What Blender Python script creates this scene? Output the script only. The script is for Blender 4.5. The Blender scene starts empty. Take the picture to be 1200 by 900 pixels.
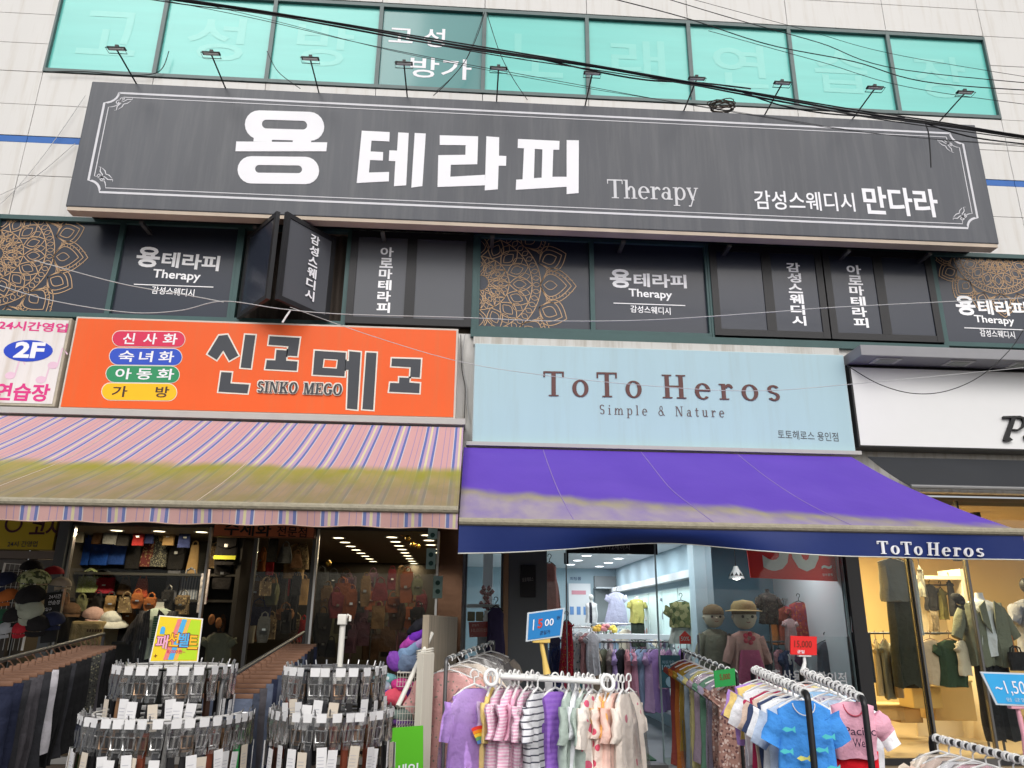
import bpy, bmesh, math, random
from mathutils import Vector, Matrix
from mathutils.geometry import tessellate_polygon
R = math.radians
SC = bpy.context.scene
COL = SC.collection
rnd = random.Random(7)

# ------------------------------------------------------------------ camera, sky, sun, exposure
F_PX, PITCH, YAW, ROLL = 888.04, R(17.5493), R(-3.27445), R(0.67576)
CAM = Vector((0, -9.0, 1.6))
_f = Vector((0, math.cos(PITCH), math.sin(PITCH))); _u = Vector((0, -math.sin(PITCH), math.cos(PITCH))); _r = Vector((1, 0, 0))
_Z = Matrix.Rotation(YAW, 3, 'Z'); _f = _Z @ _f; _u = _Z @ _u; _r = _Z @ _r
RT = _r * math.cos(ROLL) + _u * math.sin(ROLL); UP = -_r * math.sin(ROLL) + _u * math.cos(ROLL); FW = _f
cam = bpy.data.objects.new('camera', bpy.data.cameras.new('camera')); COL.objects.link(cam)
cam.data.sensor_width = 36; cam.data.lens = F_PX / 1200 * 36; cam.data.clip_end = 500; cam.data.clip_start = 0.05
M = Matrix((RT, UP, -FW)).transposed().to_4x4(); M.translation = CAM
cam.matrix_world = M
SC.camera = cam

SUN_EL, SUN_AZ = R(41), R(-22)           # soft high light from the street side
W = bpy.data.worlds.new('World'); SC.world = W; W.use_nodes = True
nt = W.node_tree; nt.nodes.clear()
sky = nt.nodes.new('ShaderNodeTexSky'); sky.sky_type = 'NISHITA'; sky.sun_disc = False
sky.sun_elevation = SUN_EL; sky.sun_rotation = math.pi + SUN_AZ; sky.dust_density = 4.0; sky.air_density = 1.0
hs = nt.nodes.new('ShaderNodeHueSaturation'); hs.inputs['Saturation'].default_value = 0.3
bg = nt.nodes.new('ShaderNodeBackground'); bg.inputs['Strength'].default_value = 0.13
wo = nt.nodes.new('ShaderNodeOutputWorld')
nt.links.new(sky.outputs[0], hs.inputs['Color']); nt.links.new(hs.outputs[0], bg.inputs['Color']); nt.links.new(bg.outputs[0], wo.inputs[0])
sl = bpy.data.lights.new('sun', 'SUN'); sl.energy = 1.35; sl.angle = R(25); sl.color = (1, 0.97, 0.93)
so = bpy.data.objects.new('sun', sl); COL.objects.link(so)
# sun stands behind the camera (towards -Y), up at SUN_EL
sd = Vector((math.sin(SUN_AZ) * math.cos(SUN_EL), -math.cos(SUN_AZ) * math.cos(SUN_EL), math.sin(SUN_EL)))
so.rotation_euler = sd.to_track_quat('Z', 'Y').to_euler()
SC.render.engine = 'CYCLES'
SC.view_settings.view_transform = 'Standard'; SC.view_settings.look = 'None'; SC.view_settings.gamma = 1
SC.view_settings.exposure = 0.22
SC.cycles.use_denoising = True
SC.cycles.max_bounces = 8; SC.cycles.transparent_max_bounces = 16
SC.cycles.caustics_reflective = False; SC.cycles.caustics_refractive = False
SC.cycles.sample_clamp_indirect = 4

# ------------------------------------------------------------------ helpers
def P(px, py, Y):
    """point of the photograph (1200 x 900) on the vertical plane Y"""
    d = (px - 600) / F_PX * RT - (py - 450) / F_PX * UP + FW
    return CAM + d * ((Y - CAM.y) / d.y)

def rect(TL, TR, BR, BL, Y):
    a, b, c, d = (P(*p, Y) for p in (TL, TR, BR, BL))
    return (a.x + d.x) / 2, (b.x + c.x) / 2, (c.z + d.z) / 2, (a.z + b.z) / 2     # x0 x1 z0 z1

_m = {}
def mat(name, col=(.5, .5, .5), rough=.6, var=.08, scale=6.0, bump=0.0, bscale=60.0, metal=0.0, coat=0.0, stretch=None, emit=None, spec=.28, grime=None):
    if name in _m: return _m[name]
    m = bpy.data.materials.new(name); m.use_nodes = True; n = m.node_tree.nodes; l = m.node_tree.links
    b = n['Principled BSDF']; b.inputs['Roughness'].default_value = rough; b.inputs['Metallic'].default_value = metal
    b.inputs['Coat Weight'].default_value = coat; b.inputs['Coat Roughness'].default_value = .08
    b.inputs['Specular IOR Level'].default_value = spec
    tc = n.new('ShaderNodeTexCoord'); mp = n.new('ShaderNodeMapping')
    l.new(tc.outputs['Object'], mp.inputs[0])
    if stretch: mp.inputs['Scale'].default_value = stretch
    ns = n.new('ShaderNodeTexNoise'); ns.inputs['Scale'].default_value = scale; ns.inputs['Detail'].default_value = 5
    l.new(mp.outputs[0], ns.inputs['Vector'])
    mx = n.new('ShaderNodeMix'); mx.data_type = 'RGBA'
    c = Vector(col[:3])
    mx.inputs[6].default_value = (*(c * (1 - var)), 1); mx.inputs[7].default_value = (*[min(1, x) for x in c * (1 + var)], 1)
    l.new(ns.outputs['Fac'], mx.inputs[0]); l.new(mx.outputs[2], b.inputs['Base Color'])
    if bump:
        n2 = n.new('ShaderNodeTexNoise'); n2.inputs['Scale'].default_value = bscale; n2.inputs['Detail'].default_value = 3
        l.new(mp.outputs[0], n2.inputs['Vector'])
        bp = n.new('ShaderNodeBump'); bp.inputs['Strength'].default_value = bump; bp.inputs['Distance'].default_value = .02
        l.new(n2.outputs['Fac'], bp.inputs['Height']); l.new(bp.outputs[0], b.inputs['Normal'])
    if emit:
        b.inputs['Emission Color'].default_value = (*emit[:3], 1); b.inputs['Emission Strength'].default_value = emit[3]
    if grime:      # rain streaks and dust: colour, amount, threshold
        gm = n.new('ShaderNodeMapping'); gm.inputs['Scale'].default_value = (5, 1, .35); l.new(tc.outputs['Object'], gm.inputs[0])
        gn = n.new('ShaderNodeTexNoise'); gn.inputs['Scale'].default_value = 1.6; gn.inputs['Detail'].default_value = 7; gn.inputs['Roughness'].default_value = .65; l.new(gm.outputs[0], gn.inputs['Vector'])
        gr = n.new('ShaderNodeMapRange'); gr.inputs[1].default_value = grime[2]; gr.inputs[2].default_value = grime[2] + .22; gr.inputs[4].default_value = grime[1]; l.new(gn.outputs['Fac'], gr.inputs[0])
        gx = n.new('ShaderNodeMix'); gx.data_type = 'RGBA'; gx.inputs[7].default_value = (*grime[0], 1); l.new(gr.outputs[0], gx.inputs[0]); l.new(mx.outputs[2], gx.inputs[6]); l.new(gx.outputs[2], b.inputs['Base Color'])
    m['mix'] = mx.name; _m[name] = m
    return m

def glass(name, tint=(.95, .97, .97), refl=1.0, rough=.0, minf=0.0):
    if name in _m: return _m[name]
    m = bpy.data.materials.new(name); m.use_nodes = True; n = m.node_tree.nodes; l = m.node_tree.links; n.clear()
    o = n.new('ShaderNodeOutputMaterial'); t = n.new('ShaderNodeBsdfTransparent'); g = n.new('ShaderNodeBsdfGlossy'); mx = n.new('ShaderNodeMixShader')
    t.inputs[0].default_value = (*tint, 1); g.inputs['Roughness'].default_value = rough
    fr = n.new('ShaderNodeFresnel'); fr.inputs[0].default_value = 1.45
    mu = n.new('ShaderNodeMath'); mu.operation = 'MULTIPLY_ADD'; mu.inputs[1].default_value = refl; mu.inputs[2].default_value = minf
    l.new(fr.outputs[0], mu.inputs[0]); l.new(mu.outputs[0], mx.inputs[0]); l.new(t.outputs[0], mx.inputs[1]); l.new(g.outputs[0], mx.inputs[2]); l.new(mx.outputs[0], o.inputs[0])
    _m[name] = m; return m

def fabric(name, c1, kind='plain', c2=(.8, .8, .8), c3=None, scale=30.0, rough=.85, w=.5):
    """woven cloth: plain / stripes (across the height) / vstripes / dots / floral"""
    if name in _m: return _m[name]
    m = mat(name, c1, rough, .14, 9, .9, 15, spec=.15)
    if kind == 'plain': return m
    n = m.node_tree.nodes; l = m.node_tree.links; b = n['Principled BSDF']; base = n[m['mix']]
    tc = n.new('ShaderNodeTexCoord'); mx = n.new('ShaderNodeMix'); mx.data_type = 'RGBA'; mx.inputs[7].default_value = (*c2, 1)
    l.new(base.outputs[2], mx.inputs[6])
    if kind in ('stripes', 'vstripes'):
        sp = n.new('ShaderNodeSeparateXYZ'); l.new(tc.outputs['Object'], sp.inputs[0])
        a = n.new('ShaderNodeMath'); a.operation = 'MULTIPLY'; a.inputs[1].default_value = scale; l.new(sp.outputs[2 if kind == 'stripes' else 0], a.inputs[0])
        f = n.new('ShaderNodeMath'); f.operation = 'FRACT'; l.new(a.outputs[0], f.inputs[0])
        g = n.new('ShaderNodeMath'); g.operation = 'GREATER_THAN'; g.inputs[1].default_value = 1 - w; l.new(f.outputs[0], g.inputs[0])
        l.new(g.outputs[0], mx.inputs[0])
    else:
        v = n.new('ShaderNodeTexVoronoi'); v.inputs['Scale'].default_value = scale; l.new(tc.outputs['Object'], v.inputs['Vector'])
        g = n.new('ShaderNodeMath'); g.operation = 'LESS_THAN'; g.inputs[1].default_value = w * .75; l.new(v.outputs['Distance'], g.inputs[0])
        l.new(g.outputs[0], mx.inputs[0])
        if kind == 'floral':
            m2 = n.new('ShaderNodeMix'); m2.data_type = 'RGBA'; m2.inputs[6].default_value = (*c2, 1); m2.inputs[7].default_value = (*(c3 or c2), 1)
            s = n.new('ShaderNodeSeparateColor'); l.new(v.outputs['Color'], s.inputs[0])
            h = n.new('ShaderNodeMath'); h.operation = 'GREATER_THAN'; h.inputs[1].default_value = .5; l.new(s.outputs[0], h.inputs[0]); l.new(h.outputs[0], m2.inputs[0])
            l.new(m2.outputs[2], mx.inputs[7])
    l.new(mx.outputs[2], b.inputs['Base Color'])
    return m

class MB:
    def __init__(s): s.v = []; s.f = []
    def add(s, vs, fs, T=None):
        k = len(s.v)
        s.v += [tuple(T @ Vector(v)) if T else tuple(v) for v in vs]; s.f += [tuple(i + k for i in f) for f in fs]
        return s
    def box(s, x0, x1, y0, y1, z0, z1, T=None, bev=0.0):
        if bev:
            bm = bmesh.new(); bmesh.ops.create_cube(bm, size=1)
            for v in bm.verts: v.co = Vector(((x0 + x1) / 2 + v.co.x * (x1 - x0), (y0 + y1) / 2 + v.co.y * (y1 - y0), (z0 + z1) / 2 + v.co.z * (z1 - z0)))
            bmesh.ops.bevel(bm, geom=bm.edges[:], offset=bev, segments=2, affect='EDGES', profile=.6)
            bm.verts.index_update(); s.add([v.co[:] for v in bm.verts], [[v.index for v in f.verts] for f in bm.faces], T); bm.free(); return s
        return s.add([(x0, y0, z0), (x1, y0, z0), (x1, y1, z0), (x0, y1, z0), (x0, y0, z1), (x1, y0, z1), (x1, y1, z1), (x0, y1, z1)],
                     [(0, 3, 2, 1), (4, 5, 6, 7), (0, 1, 5, 4), (1, 2, 6, 5), (2, 3, 7, 6), (3, 0, 4, 7)], T)
    def tube(s, pts, r, n=8, T=None, closed=False):
        pts = [Vector(p) for p in pts]; N = len(pts); rs = r if isinstance(r, (list, tuple)) else [r] * N
        vs = []; up = None
        for i, p in enumerate(pts):
            a = pts[(i - 1) % N] if (i > 0 or closed) else p; b = pts[(i + 1) % N] if (i < N - 1 or closed) else p
            t = (b - a).normalized()
            if up is None: up = t.orthogonal().normalized()
            up = (up - t * up.dot(t)); up = up.normalized() if up.length > 1e-6 else t.orthogonal().normalized()
            q = t.cross(up)
            vs += [p + (up * math.cos(2 * math.pi * k / n) + q * math.sin(2 * math.pi * k / n)) * rs[i] for k in range(n)]
        fs = []
        for i in range(N if closed else N - 1):
            j = (i + 1) % N
            fs += [(i * n + k, i * n + (k + 1) % n, j * n + (k + 1) % n, j * n + k) for k in range(n)]
        if not closed: fs += [tuple(range(n))[::-1], tuple(range((N - 1) * n, N * n))]
        return s.add(vs, fs, T)
    def lathe(s, prof, n=16, T=None, sx=1, sy=1, caps=True):
        vs = []; fs = []
        for r, z in prof: vs += [(r * sx * math.cos(2 * math.pi * k / n), r * sy * math.sin(2 * math.pi * k / n), z) for k in range(n)]
        for i in range(len(prof) - 1): fs += [(i * n + k, i * n + (k + 1) % n, (i + 1) * n + (k + 1) % n, (i + 1) * n + k) for k in range(n)]
        if caps: fs += [tuple(range(n))[::-1], tuple(range((len(prof) - 1) * n, len(prof) * n))]
        return s.add(vs, fs, T)
    def prism(s, poly, y0, y1, T=None, holes=()):
        """2D outline in x,z pushed from y0 (front) to y1"""
        loops = [list(poly)] + [list(h) for h in holes]
        flat = [p for L in loops for p in L]; n = len(flat)
        tri = tessellate_polygon([[Vector((p[0], p[1], 0)) for p in L] for L in loops])
        vs = [(p[0], y0, p[1]) for p in flat] + [(p[0], y1, p[1]) for p in flat]
        fs = [tuple(t) for t in tri] + [tuple(i + n for i in t)[::-1] for t in tri]; k = 0
        for L in loops:
            m = len(L); fs += [(k + i, k + (i + 1) % m, k + (i + 1) % m + n, k + i + n) for i in range(m)]; k += m
        return s.add(vs, fs, T)
    def grid(s, fn, nu, nv, T=None):
        vs = [fn(i / nu, j / nv) for j in range(nv + 1) for i in range(nu + 1)]
        return s.add(vs, [(j * (nu + 1) + i, j * (nu + 1) + i + 1, (j + 1) * (nu + 1) + i + 1, (j + 1) * (nu + 1) + i) for j in range(nv) for i in range(nu)], T)
    def ribbon(s, pts, w, y0, closed=False, th=.002, clip=None):
        """flat band of width w following 2D points (x,z), thin slab at y0"""
        pts = [Vector(p) for p in pts]; N = len(pts); L = []; Rr = []
        for i, p in enumerate(pts):
            a = pts[(i - 1) % N] if (i or closed) else p; b = pts[(i + 1) % N] if (i < N - 1 or closed) else p
            d = b - a
            if d.length < 1e-9: d = Vector((1, 0))
            d.normalize(); nn = Vector((-d.y, d.x))
            ww = w[i] if isinstance(w, list) else w
            L.append(p + nn * ww / 2); Rr.append(p - nn * ww / 2)
        for i in range(N if closed else N - 1):
            j = (i + 1) % N
            if clip:
                c = (pts[i] + pts[j]) / 2
                if not (clip[0] < c.x < clip[1] and clip[2] < c.y < clip[3]): continue
            q = [L[i], L[j], Rr[j], Rr[i]]
            s.add([(p.x, y0, p.y) for p in q], [(0, 1, 2, 3)])
        return s
    def mesh(s, name, m=None, smooth=None):
        me = bpy.data.meshes.new(name); me.from_pydata(s.v, [], s.f)
        bm = bmesh.new(); bm.from_mesh(me); bmesh.ops.recalc_face_normals(bm, faces=bm.faces[:]); bm.to_mesh(me); bm.free()
        if m: me.materials.append(m)
        if smooth:
            for p in me.polygons: p.use_smooth = True
            me.set_sharp_from_angle(angle=R(smooth))
        return me
    def build(s, name, m, parent=None, smooth=None):
        return link(name, s.mesh(name, m, smooth), parent)

def link(name, me, parent=None):
    o = bpy.data.objects.new(name, me); COL.objects.link(o)
    if parent: o.parent = parent
    return o
def tag(o, label, cat, group=None, kind=None):
    if label: o['label'] = label
    if cat: o['category'] = cat
    if group: o['group'] = group
    if kind: o['kind'] = kind
    return o
def thing(name, label, cat, loc=(0, 0, 0), rz=0, group=None):
    o = bpy.data.objects.new(name, None); COL.objects.link(o); o.location = loc; o.rotation_euler = (0, 0, rz); o.empty_display_size = .1
    return tag(o, label, cat, group)
ORD = ['first', 'second', 'third', 'fourth', 'fifth', 'sixth', 'seventh', 'eighth', 'ninth', 'tenth', 'eleventh', 'twelfth', 'thirteenth', 'fourteenth', 'fifteenth', 'sixteenth', 'seventeenth', 'eighteenth', 'nineteenth', 'twentieth', 'twenty first', 'twenty second', 'twenty third', 'twenty fourth']

# --- lettering
_t = {}
def text2d(body, off=0.0, space=1.0):
    k = (body, off, space)
    if k not in _t:
        c = bpy.data.curves.new('lettering', 'FONT'); c.body = body; c.offset = off; c.space_line = space; c.resolution_u = 3
        o = bpy.data.objects.new('lettering', c); COL.objects.link(o)
        dg = bpy.context.evaluated_depsgraph_get(); me = bpy.data.meshes.new_from_object(o.evaluated_get(dg))
        vs = [(v.co.x, v.co.y) for v in me.vertices]; fs = [tuple(p.vertices) for p in me.polygons]
        bpy.data.objects.remove(o); bpy.data.curves.remove(c); bpy.data.meshes.remove(me)
        x0 = min(v[0] for v in vs); x1 = max(v[0] for v in vs); y0 = min(v[1] for v in vs); y1 = max(v[1] for v in vs)
        _t[k] = ([((x - x0) / (x1 - x0), (y - y0) / (y1 - y0)) for x, y in vs], fs)
    return _t[k]
def write(mb, body, bl, br, hpx, Y, off=0.0, space=1.0, dy=0.0, glyphs=None):
    """lettering whose baseline box runs from photo point bl to br, hpx tall, on plane Y"""
    a = P(*bl, Y); b = P(*br, Y); h = P(bl[0], bl[1] - hpx, Y).z - a.z
    vs, fs = glyphs or text2d(body, off, space); e = .000012 if glyphs else 0.0; k0 = len(mb.v) // 4
    return mb.add([tuple(a + (b - a) * u + Vector((0, dy - e * (k0 + i // 4), h * v))) for i, (u, v) in enumerate(vs)], fs)
def write_at(mb, body, x0, x1, z0, z1, y, off=0.0, space=1.0, glyphs=None):
    vs, fs = glyphs or text2d(body, off, space)
    return mb.add([(x0 + (x1 - x0) * u, y, z0 + (z1 - z0) * v) for u, v in vs], fs)

def _ring(cx, cy, rx, ry, tv, th, a0=0, a1=360, n=22):
    q = [R(a0 + (a1 - a0) * i / n) for i in range(n + 1)]; out = []
    for i in range(n):
        out.append([(cx + rx * math.cos(q[i]), cy + ry * math.sin(q[i])), (cx + rx * math.cos(q[i + 1]), cy + ry * math.sin(q[i + 1])),
                    (cx + (rx - tv) * math.cos(q[i + 1]), cy + (ry - th) * math.sin(q[i + 1])), (cx + (rx - tv) * math.cos(q[i]), cy + (ry - th) * math.sin(q[i]))])
    return out
def _b(*bs): return [[(x0, y0), (x1, y0), (x1, y1), (x0, y1)] for x0, y0, x1, y1 in bs]
def _s(x0, y0, x1, y1, w): return [[(x0 - w / 2, y0), (x0 + w / 2, y0), (x1 + w / 2, y1), (x1 - w / 2, y1)]]
def _S(cx, h, rx, w): return _ring(cx, h * .73, rx, h * .27, w, w * .55, 25, 270) + _ring(cx, h * .27 + w * .0, rx, h * .27, w, w * .55, -155, 90)
GL = {
 'T': (.9, _b((.37, 0, .53, 1), (.02, .93, .88, 1), (.02, .76, .07, .93), (.83, .76, .88, .93), (.25, 0, .65, .05))),
 'o': (.72, _ring(.36, .33, .34, .35, .15, .06)),
 'H': (.98, _b((.12, 0, .28, 1), (.7, 0, .86, 1), (.28, .47, .7, .54), (.01, 0, .39, .05), (.59, 0, .97, .05), (.01, .95, .39, 1), (.59, .95, .97, 1))),
 'e': (.68, _ring(.34, .33, .32, .35, .15, .06, 0, 315) + _b((.12, .33, .65, .39))),
 'r': (.56, _b((.1, 0, .25, .67), (0, 0, .38, .05), (0, .62, .12, .67)) + _ring(.4, .4, .19, .27, .08, .12, 25, 150)),
 's': (.56, _S(.28, .67, .24, .13)),
 'h': (.76, _b((.1, 0, .24, 1), (0, 0, .33, .05), (0, .95, .12, 1), (.5, 0, .64, .42), (.42, 0, .74, .05)) + _ring(.42, .4, .22, .27, .13, .07, 0, 170)),
 'a': (.66, _b((.4, .05, .54, .45), (.4, 0, .64, .06)) + _ring(.27, .2, .24, .21, .13, .06, 0, 360) + _ring(.31, .44, .23, .23, .13, .06, 0, 160)),
 'p': (.74, _b((.1, -.32, .24, .67), (0, -.32, .36, -.27), (0, .62, .12, .67)) + _ring(.4, .33, .3, .35, .14, .06)),
 'y': (.66, _s(.1, .67, .34, 0, .15) + _s(.56, .67, .2, -.32, .07) + _b((0, .62, .26, .67), (.42, .62, .66, .67), (.08, -.34, .22, -.27))),
 'S': (.66, _S(.33, 1, .3, .15)),
 'i': (.34, _b((.1, 0, .24, .67), (0, 0, .34, .05), (0, .62, .12, .67), (.1, .82, .24, .96))),
 'm': (1.14, _b((.1, 0, .24, .67), (0, 0, .33, .05), (.5, 0, .64, .42), (.42, 0, .72, .05), (.9, 0, 1.04, .42), (.82, 0, 1.13, .05)) + _ring(.42, .4, .22, .27, .13, .07, 0, 170) + _ring(.82, .4, .22, .27, .13, .07, 0, 170)),
 'l': (.34, _b((.1, 0, .24, 1), (0, 0, .34, .05), (0, .95, .12, 1))),
 '&': (.86, _ring(.36, .27, .32, .28, .12, .06) + _ring(.4, .76, .2, .24, .09, .05) + _s(.78, 0, .36, .6, .12)),
 'N': (.98, _b((.1, 0, .18, 1), (.76, 0, .84, 1), (0, 0, .3, .05), (0, .95, .2, 1), (.64, .95, .96, 1)) + _s(.2, 1, .76, 0, .16)),
 't': (.46, _b((.14, .1, .28, .88), (0, .6, .44, .67)) + _ring(.32, .16, .18, .16, .1, .08, 180, 330)),
 'u': (.76, _b((.1, .2, .24, .67), (.5, 0, .64, .67), (0, .62, .12, .67), (.4, .62, .52, .67), (.5, 0, .75, .05)) + _ring(.34, .24, .24, .25, .13, .08, 180, 330)),
 'I': (.46, _b((.14, 0, .32, 1), (.02, 0, .44, .06), (.02, .94, .44, 1))),
 'K': (.96, _b((.12, 0, .3, 1), (0, 0, .42, .06), (0, .94, .42, 1), (.56, 0, .95, .06), (.56, .94, .92, 1)) + _s(.34, .42, .78, .96, .1) + _s(.82, 0, .46, .58, .19)),
 'O': (.96, _ring(.48, .5, .46, .51, .2, .07)),
 'M': (1.16, _b((.1, 0, .18, 1), (.86, 0, 1.04, 1), (0, 0, .3, .06), (.76, 0, 1.14, .06), (0, .94, .22, 1), (.94, .94, 1.14, 1)) + _s(.24, 1, .52, 0, .18) + _s(.88, 1, .54, 0, .08)),
 'E': (.84, _b((.12, 0, .3, 1), (0, 0, .8, .06), (0, .94, .78, 1), (.3, .47, .56, .54), (.74, 0, .8, .28), (.72, .74, .78, 1), (.52, .38, .57, .64))),
 'G': (.96, _ring(.48, .5, .46, .51, .2, .07, 40, 345) + _b((.66, .06, .84, .44), (.56, .4, .94, .46))),
 ' ': (.5, []),
}
def serif(body, track=.12):
    vs = []; fs = []; x = 0
    for ch in body:
        w, polys = GL[ch]
        for p in polys:
            k = len(vs); vs += [(x + a, b) for a, b in p]; fs.append(tuple(range(k, k + 4)))
        x += w + track
    x1 = max(v[0] for v in vs); x0 = min(v[0] for v in vs)
    return [((a - x0) / (x1 - x0), b) for a, b in vs], fs

def poly_px(mb, outer, Y, holes=(), th=.004, s=1.0, o=(0, 0)):
    cv = lambda L: [(lambda p: (p.x, p.z))(P(o[0] + a / s, o[1] + b / s, Y)) for a, b in L]
    mb.prism(cv(outer), Y - th, Y, holes=[cv(h) for h in holes])
def stadium(x0, x1, y0, y1, n=10, skew=0.0):
    r = (y1 - y0) / 2; cy = (y0 + y1) / 2
    pts = [(x1 - r + r * math.sin(math.pi * i / n), cy - r * math.cos(math.pi * i / n)) for i in range(n + 1)]
    pts += [(x0 + r - r * math.sin(math.pi * i / n), cy + r * math.cos(math.pi * i / n)) for i in range(n + 1)]
    return [(x, y + (x - x0) * skew) for x, y in pts]

# ------------------------------------------------------------------ materials of the place
CLAD = mat('panel_white', (.64, .63, .612), .5, .05, 1.2, .03, 8, stretch=(1, 1, .25), grime=((.40, .34, .26), .35, .50))
PLASTER = mat('plaster', (.55, .54, .52), .8, .08, 2, .1, 40, grime=((.25, .2, .14), .6, .48))
STRIPE = mat('stripe_blue', (.03, .13, .42), .5, .1)
ALU_D = mat('aluminium_green', (.045, .095, .095), .4, .15, 8)
ALU_G = mat('aluminium_grey_green', (.10, .14, .14), .4, .15, 8)
BLACK_FR = mat('frame_black', (.022, .022, .024), .4, .1)
STEEL = mat('steel', (.55, .55, .55), .3, .05, metal=1)
DSTEEL = mat('steel_dark', (.12, .12, .12), .4, .1, metal=.7)
WHITE = mat('white_paint', (.78, .78, .77), .5, .03)
WVINYL = mat('white_vinyl', (.80, .80, .84), .5, .02)
WV2 = mat('bright_white_vinyl', (.92, .92, .95), .45, .01)
GVINYL = mat('grey_vinyl', (.45, .46, .48), .5, .02)
FILM = mat('window_film_charcoal', (.030, .036, .053), .25, .10, 1.5, coat=.10, spec=.35)
FILM2 = mat('window_film_grey', (.10, .105, .118), .3, .06, 1.5)
GOLD = mat('gold_vinyl', (.56, .36, .20), .5, .08)
AQUA = mat('aqua_film', (.145, .545, .495), .3, .14, .8, coat=.12, stretch=(.5, 1, 6))
TEAL = mat('teal_film', (.045, .21, .21), .3, .10, .8, coat=.3)
GHOST = mat('faded_vinyl', (.19, .575, .52), .3, .06, coat=.12)
BLACK = mat('black_plastic', (.012, .012, .013), .45, .1)
RUBBER = mat('cable_rubber', (.012, .012, .014), .55, .1)
DARKWALL = mat('dark_wall', (.035, .03, .027), .7, .2, 3)
GREYCOL = mat('grey_cladding', (.10, .112, .12), .5, .1, 2)

# ------------------------------------------------------------------ ground
g = MB(); g.box(-60, 60, -60, -.35, -.3, 0); g.build('street', mat('asphalt', (.06, .06, .06), .85, .2, 3, .3, 80))['kind'] = 'structure'
g = MB(); g.box(-60, 60, -3.6, -.05, 0.004, .12); g.build('pavement', mat('paving', (.30, .28, .26), .8, .15, 4, .2, 60))['kind'] = 'structure'

# ------------------------------------------------------------------ building shell
bld = thing('commercial_building', 'white panel clad commercial building with three storeys of shops and tinted windows', 'building', (0, 0, 0))
BX = [-5.98, -4.5, -2.97, -1.45, .05, 1.56, 3.08, 4.61, 6.14, 7.67]
back = MB(); back.box(-12, 14, .12, .3, 6.5, 12.6); back.box(-12, 14, .12, .3, 3.22, 5.2); back.box(-12, 14, .35, .4, 5.1, 6.6)
back.build('backing_wall', mat('backing_brown', (.16, .13, .10), .8), bld)
ZR = [6.53, 7.12, 7.62, 7.72, 8.21, 8.74, 9.21, 9.71, 10.25, 10.75, 11.25, 11.75]
XC = [-12, -10.5, -9, -7.5] + BX + [9.2, 10.7, 12.2, 14]
wallb = MB(); stp = MB()
for j in range(len(ZR) - 1):
    for i in range(len(XC) - 1):
        x0, x1, z0, z1 = XC[i], XC[i + 1], ZR[j], ZR[j + 1]
        if 8.7 < z0 < 10.2 and -6 < x0 < 7.6: continue
        dy = rnd.uniform(-.002, .002)
        if j == 2: stp.box(x0 + .004, x1 - .004, .006, .11, z0 + .004, z1 - .004)
        else: wallb.box(x0 + .004, x1 - .004, dy, .115, z0 + .004, z1 - .004, bev=.003)
wallb.build('wall', CLAD, bld); stp.build('wall_stripe', STRIPE, bld)
lw = MB(); lw.box(-12, 4.58, 0, .11, 2.76, 5.1); lw.box(4.58, 14, 0, .11, 3.21, 5.1); lw.build('shopfront_wall', PLASTER, bld)

def window(x0, x1, z0, z1, fr, pane, fw=.05, y=.0, name='window', extra=None):
    f = MB(); d = .06
    f.box(x0, x0 + fw / 2, y - .02, y + d, z0, z1); f.box(x1 - fw / 2, x1, y - .02, y + d, z0, z1)
    f.box(x0 + fw / 2, x1 - fw / 2, y - .017, y + d, z0, z0 + fw); f.box(x0 + fw / 2, x1 - fw / 2, y - .017, y + d, z1 - fw, z1)
    w = f.build(name, fr, bld)
    p = MB(); p.box(x0 + fw / 2 + .001, x1 - fw / 2 - .001, y + .03, y + .045, z0 + fw + .001, z1 - fw - .001); p.build('pane', pane, w)
    return w
ghosts = ['고', '성', '방', None, '노', '래', '연', '습', '장']
for i in range(9):
    w = window(BX[i], BX[i + 1], 8.75, 10.22, ALU_G, TEAL if i == 3 else AQUA, .055)
    t = MB()
    if ghosts[i]:
        write_at(t, ghosts[i], BX[i] + .35, BX[i] + 1.15, 9.1, 9.85, .027, .012)
        t.build('lettering', GHOST, w)
    else:
        write(t, '고 성', (455, 52), (521, 56), 22, .027, .012); write(t, '방가', (480, 90), (552, 94), 24, .027, .012)
        t.build('lettering', WVINYL, w)

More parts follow.
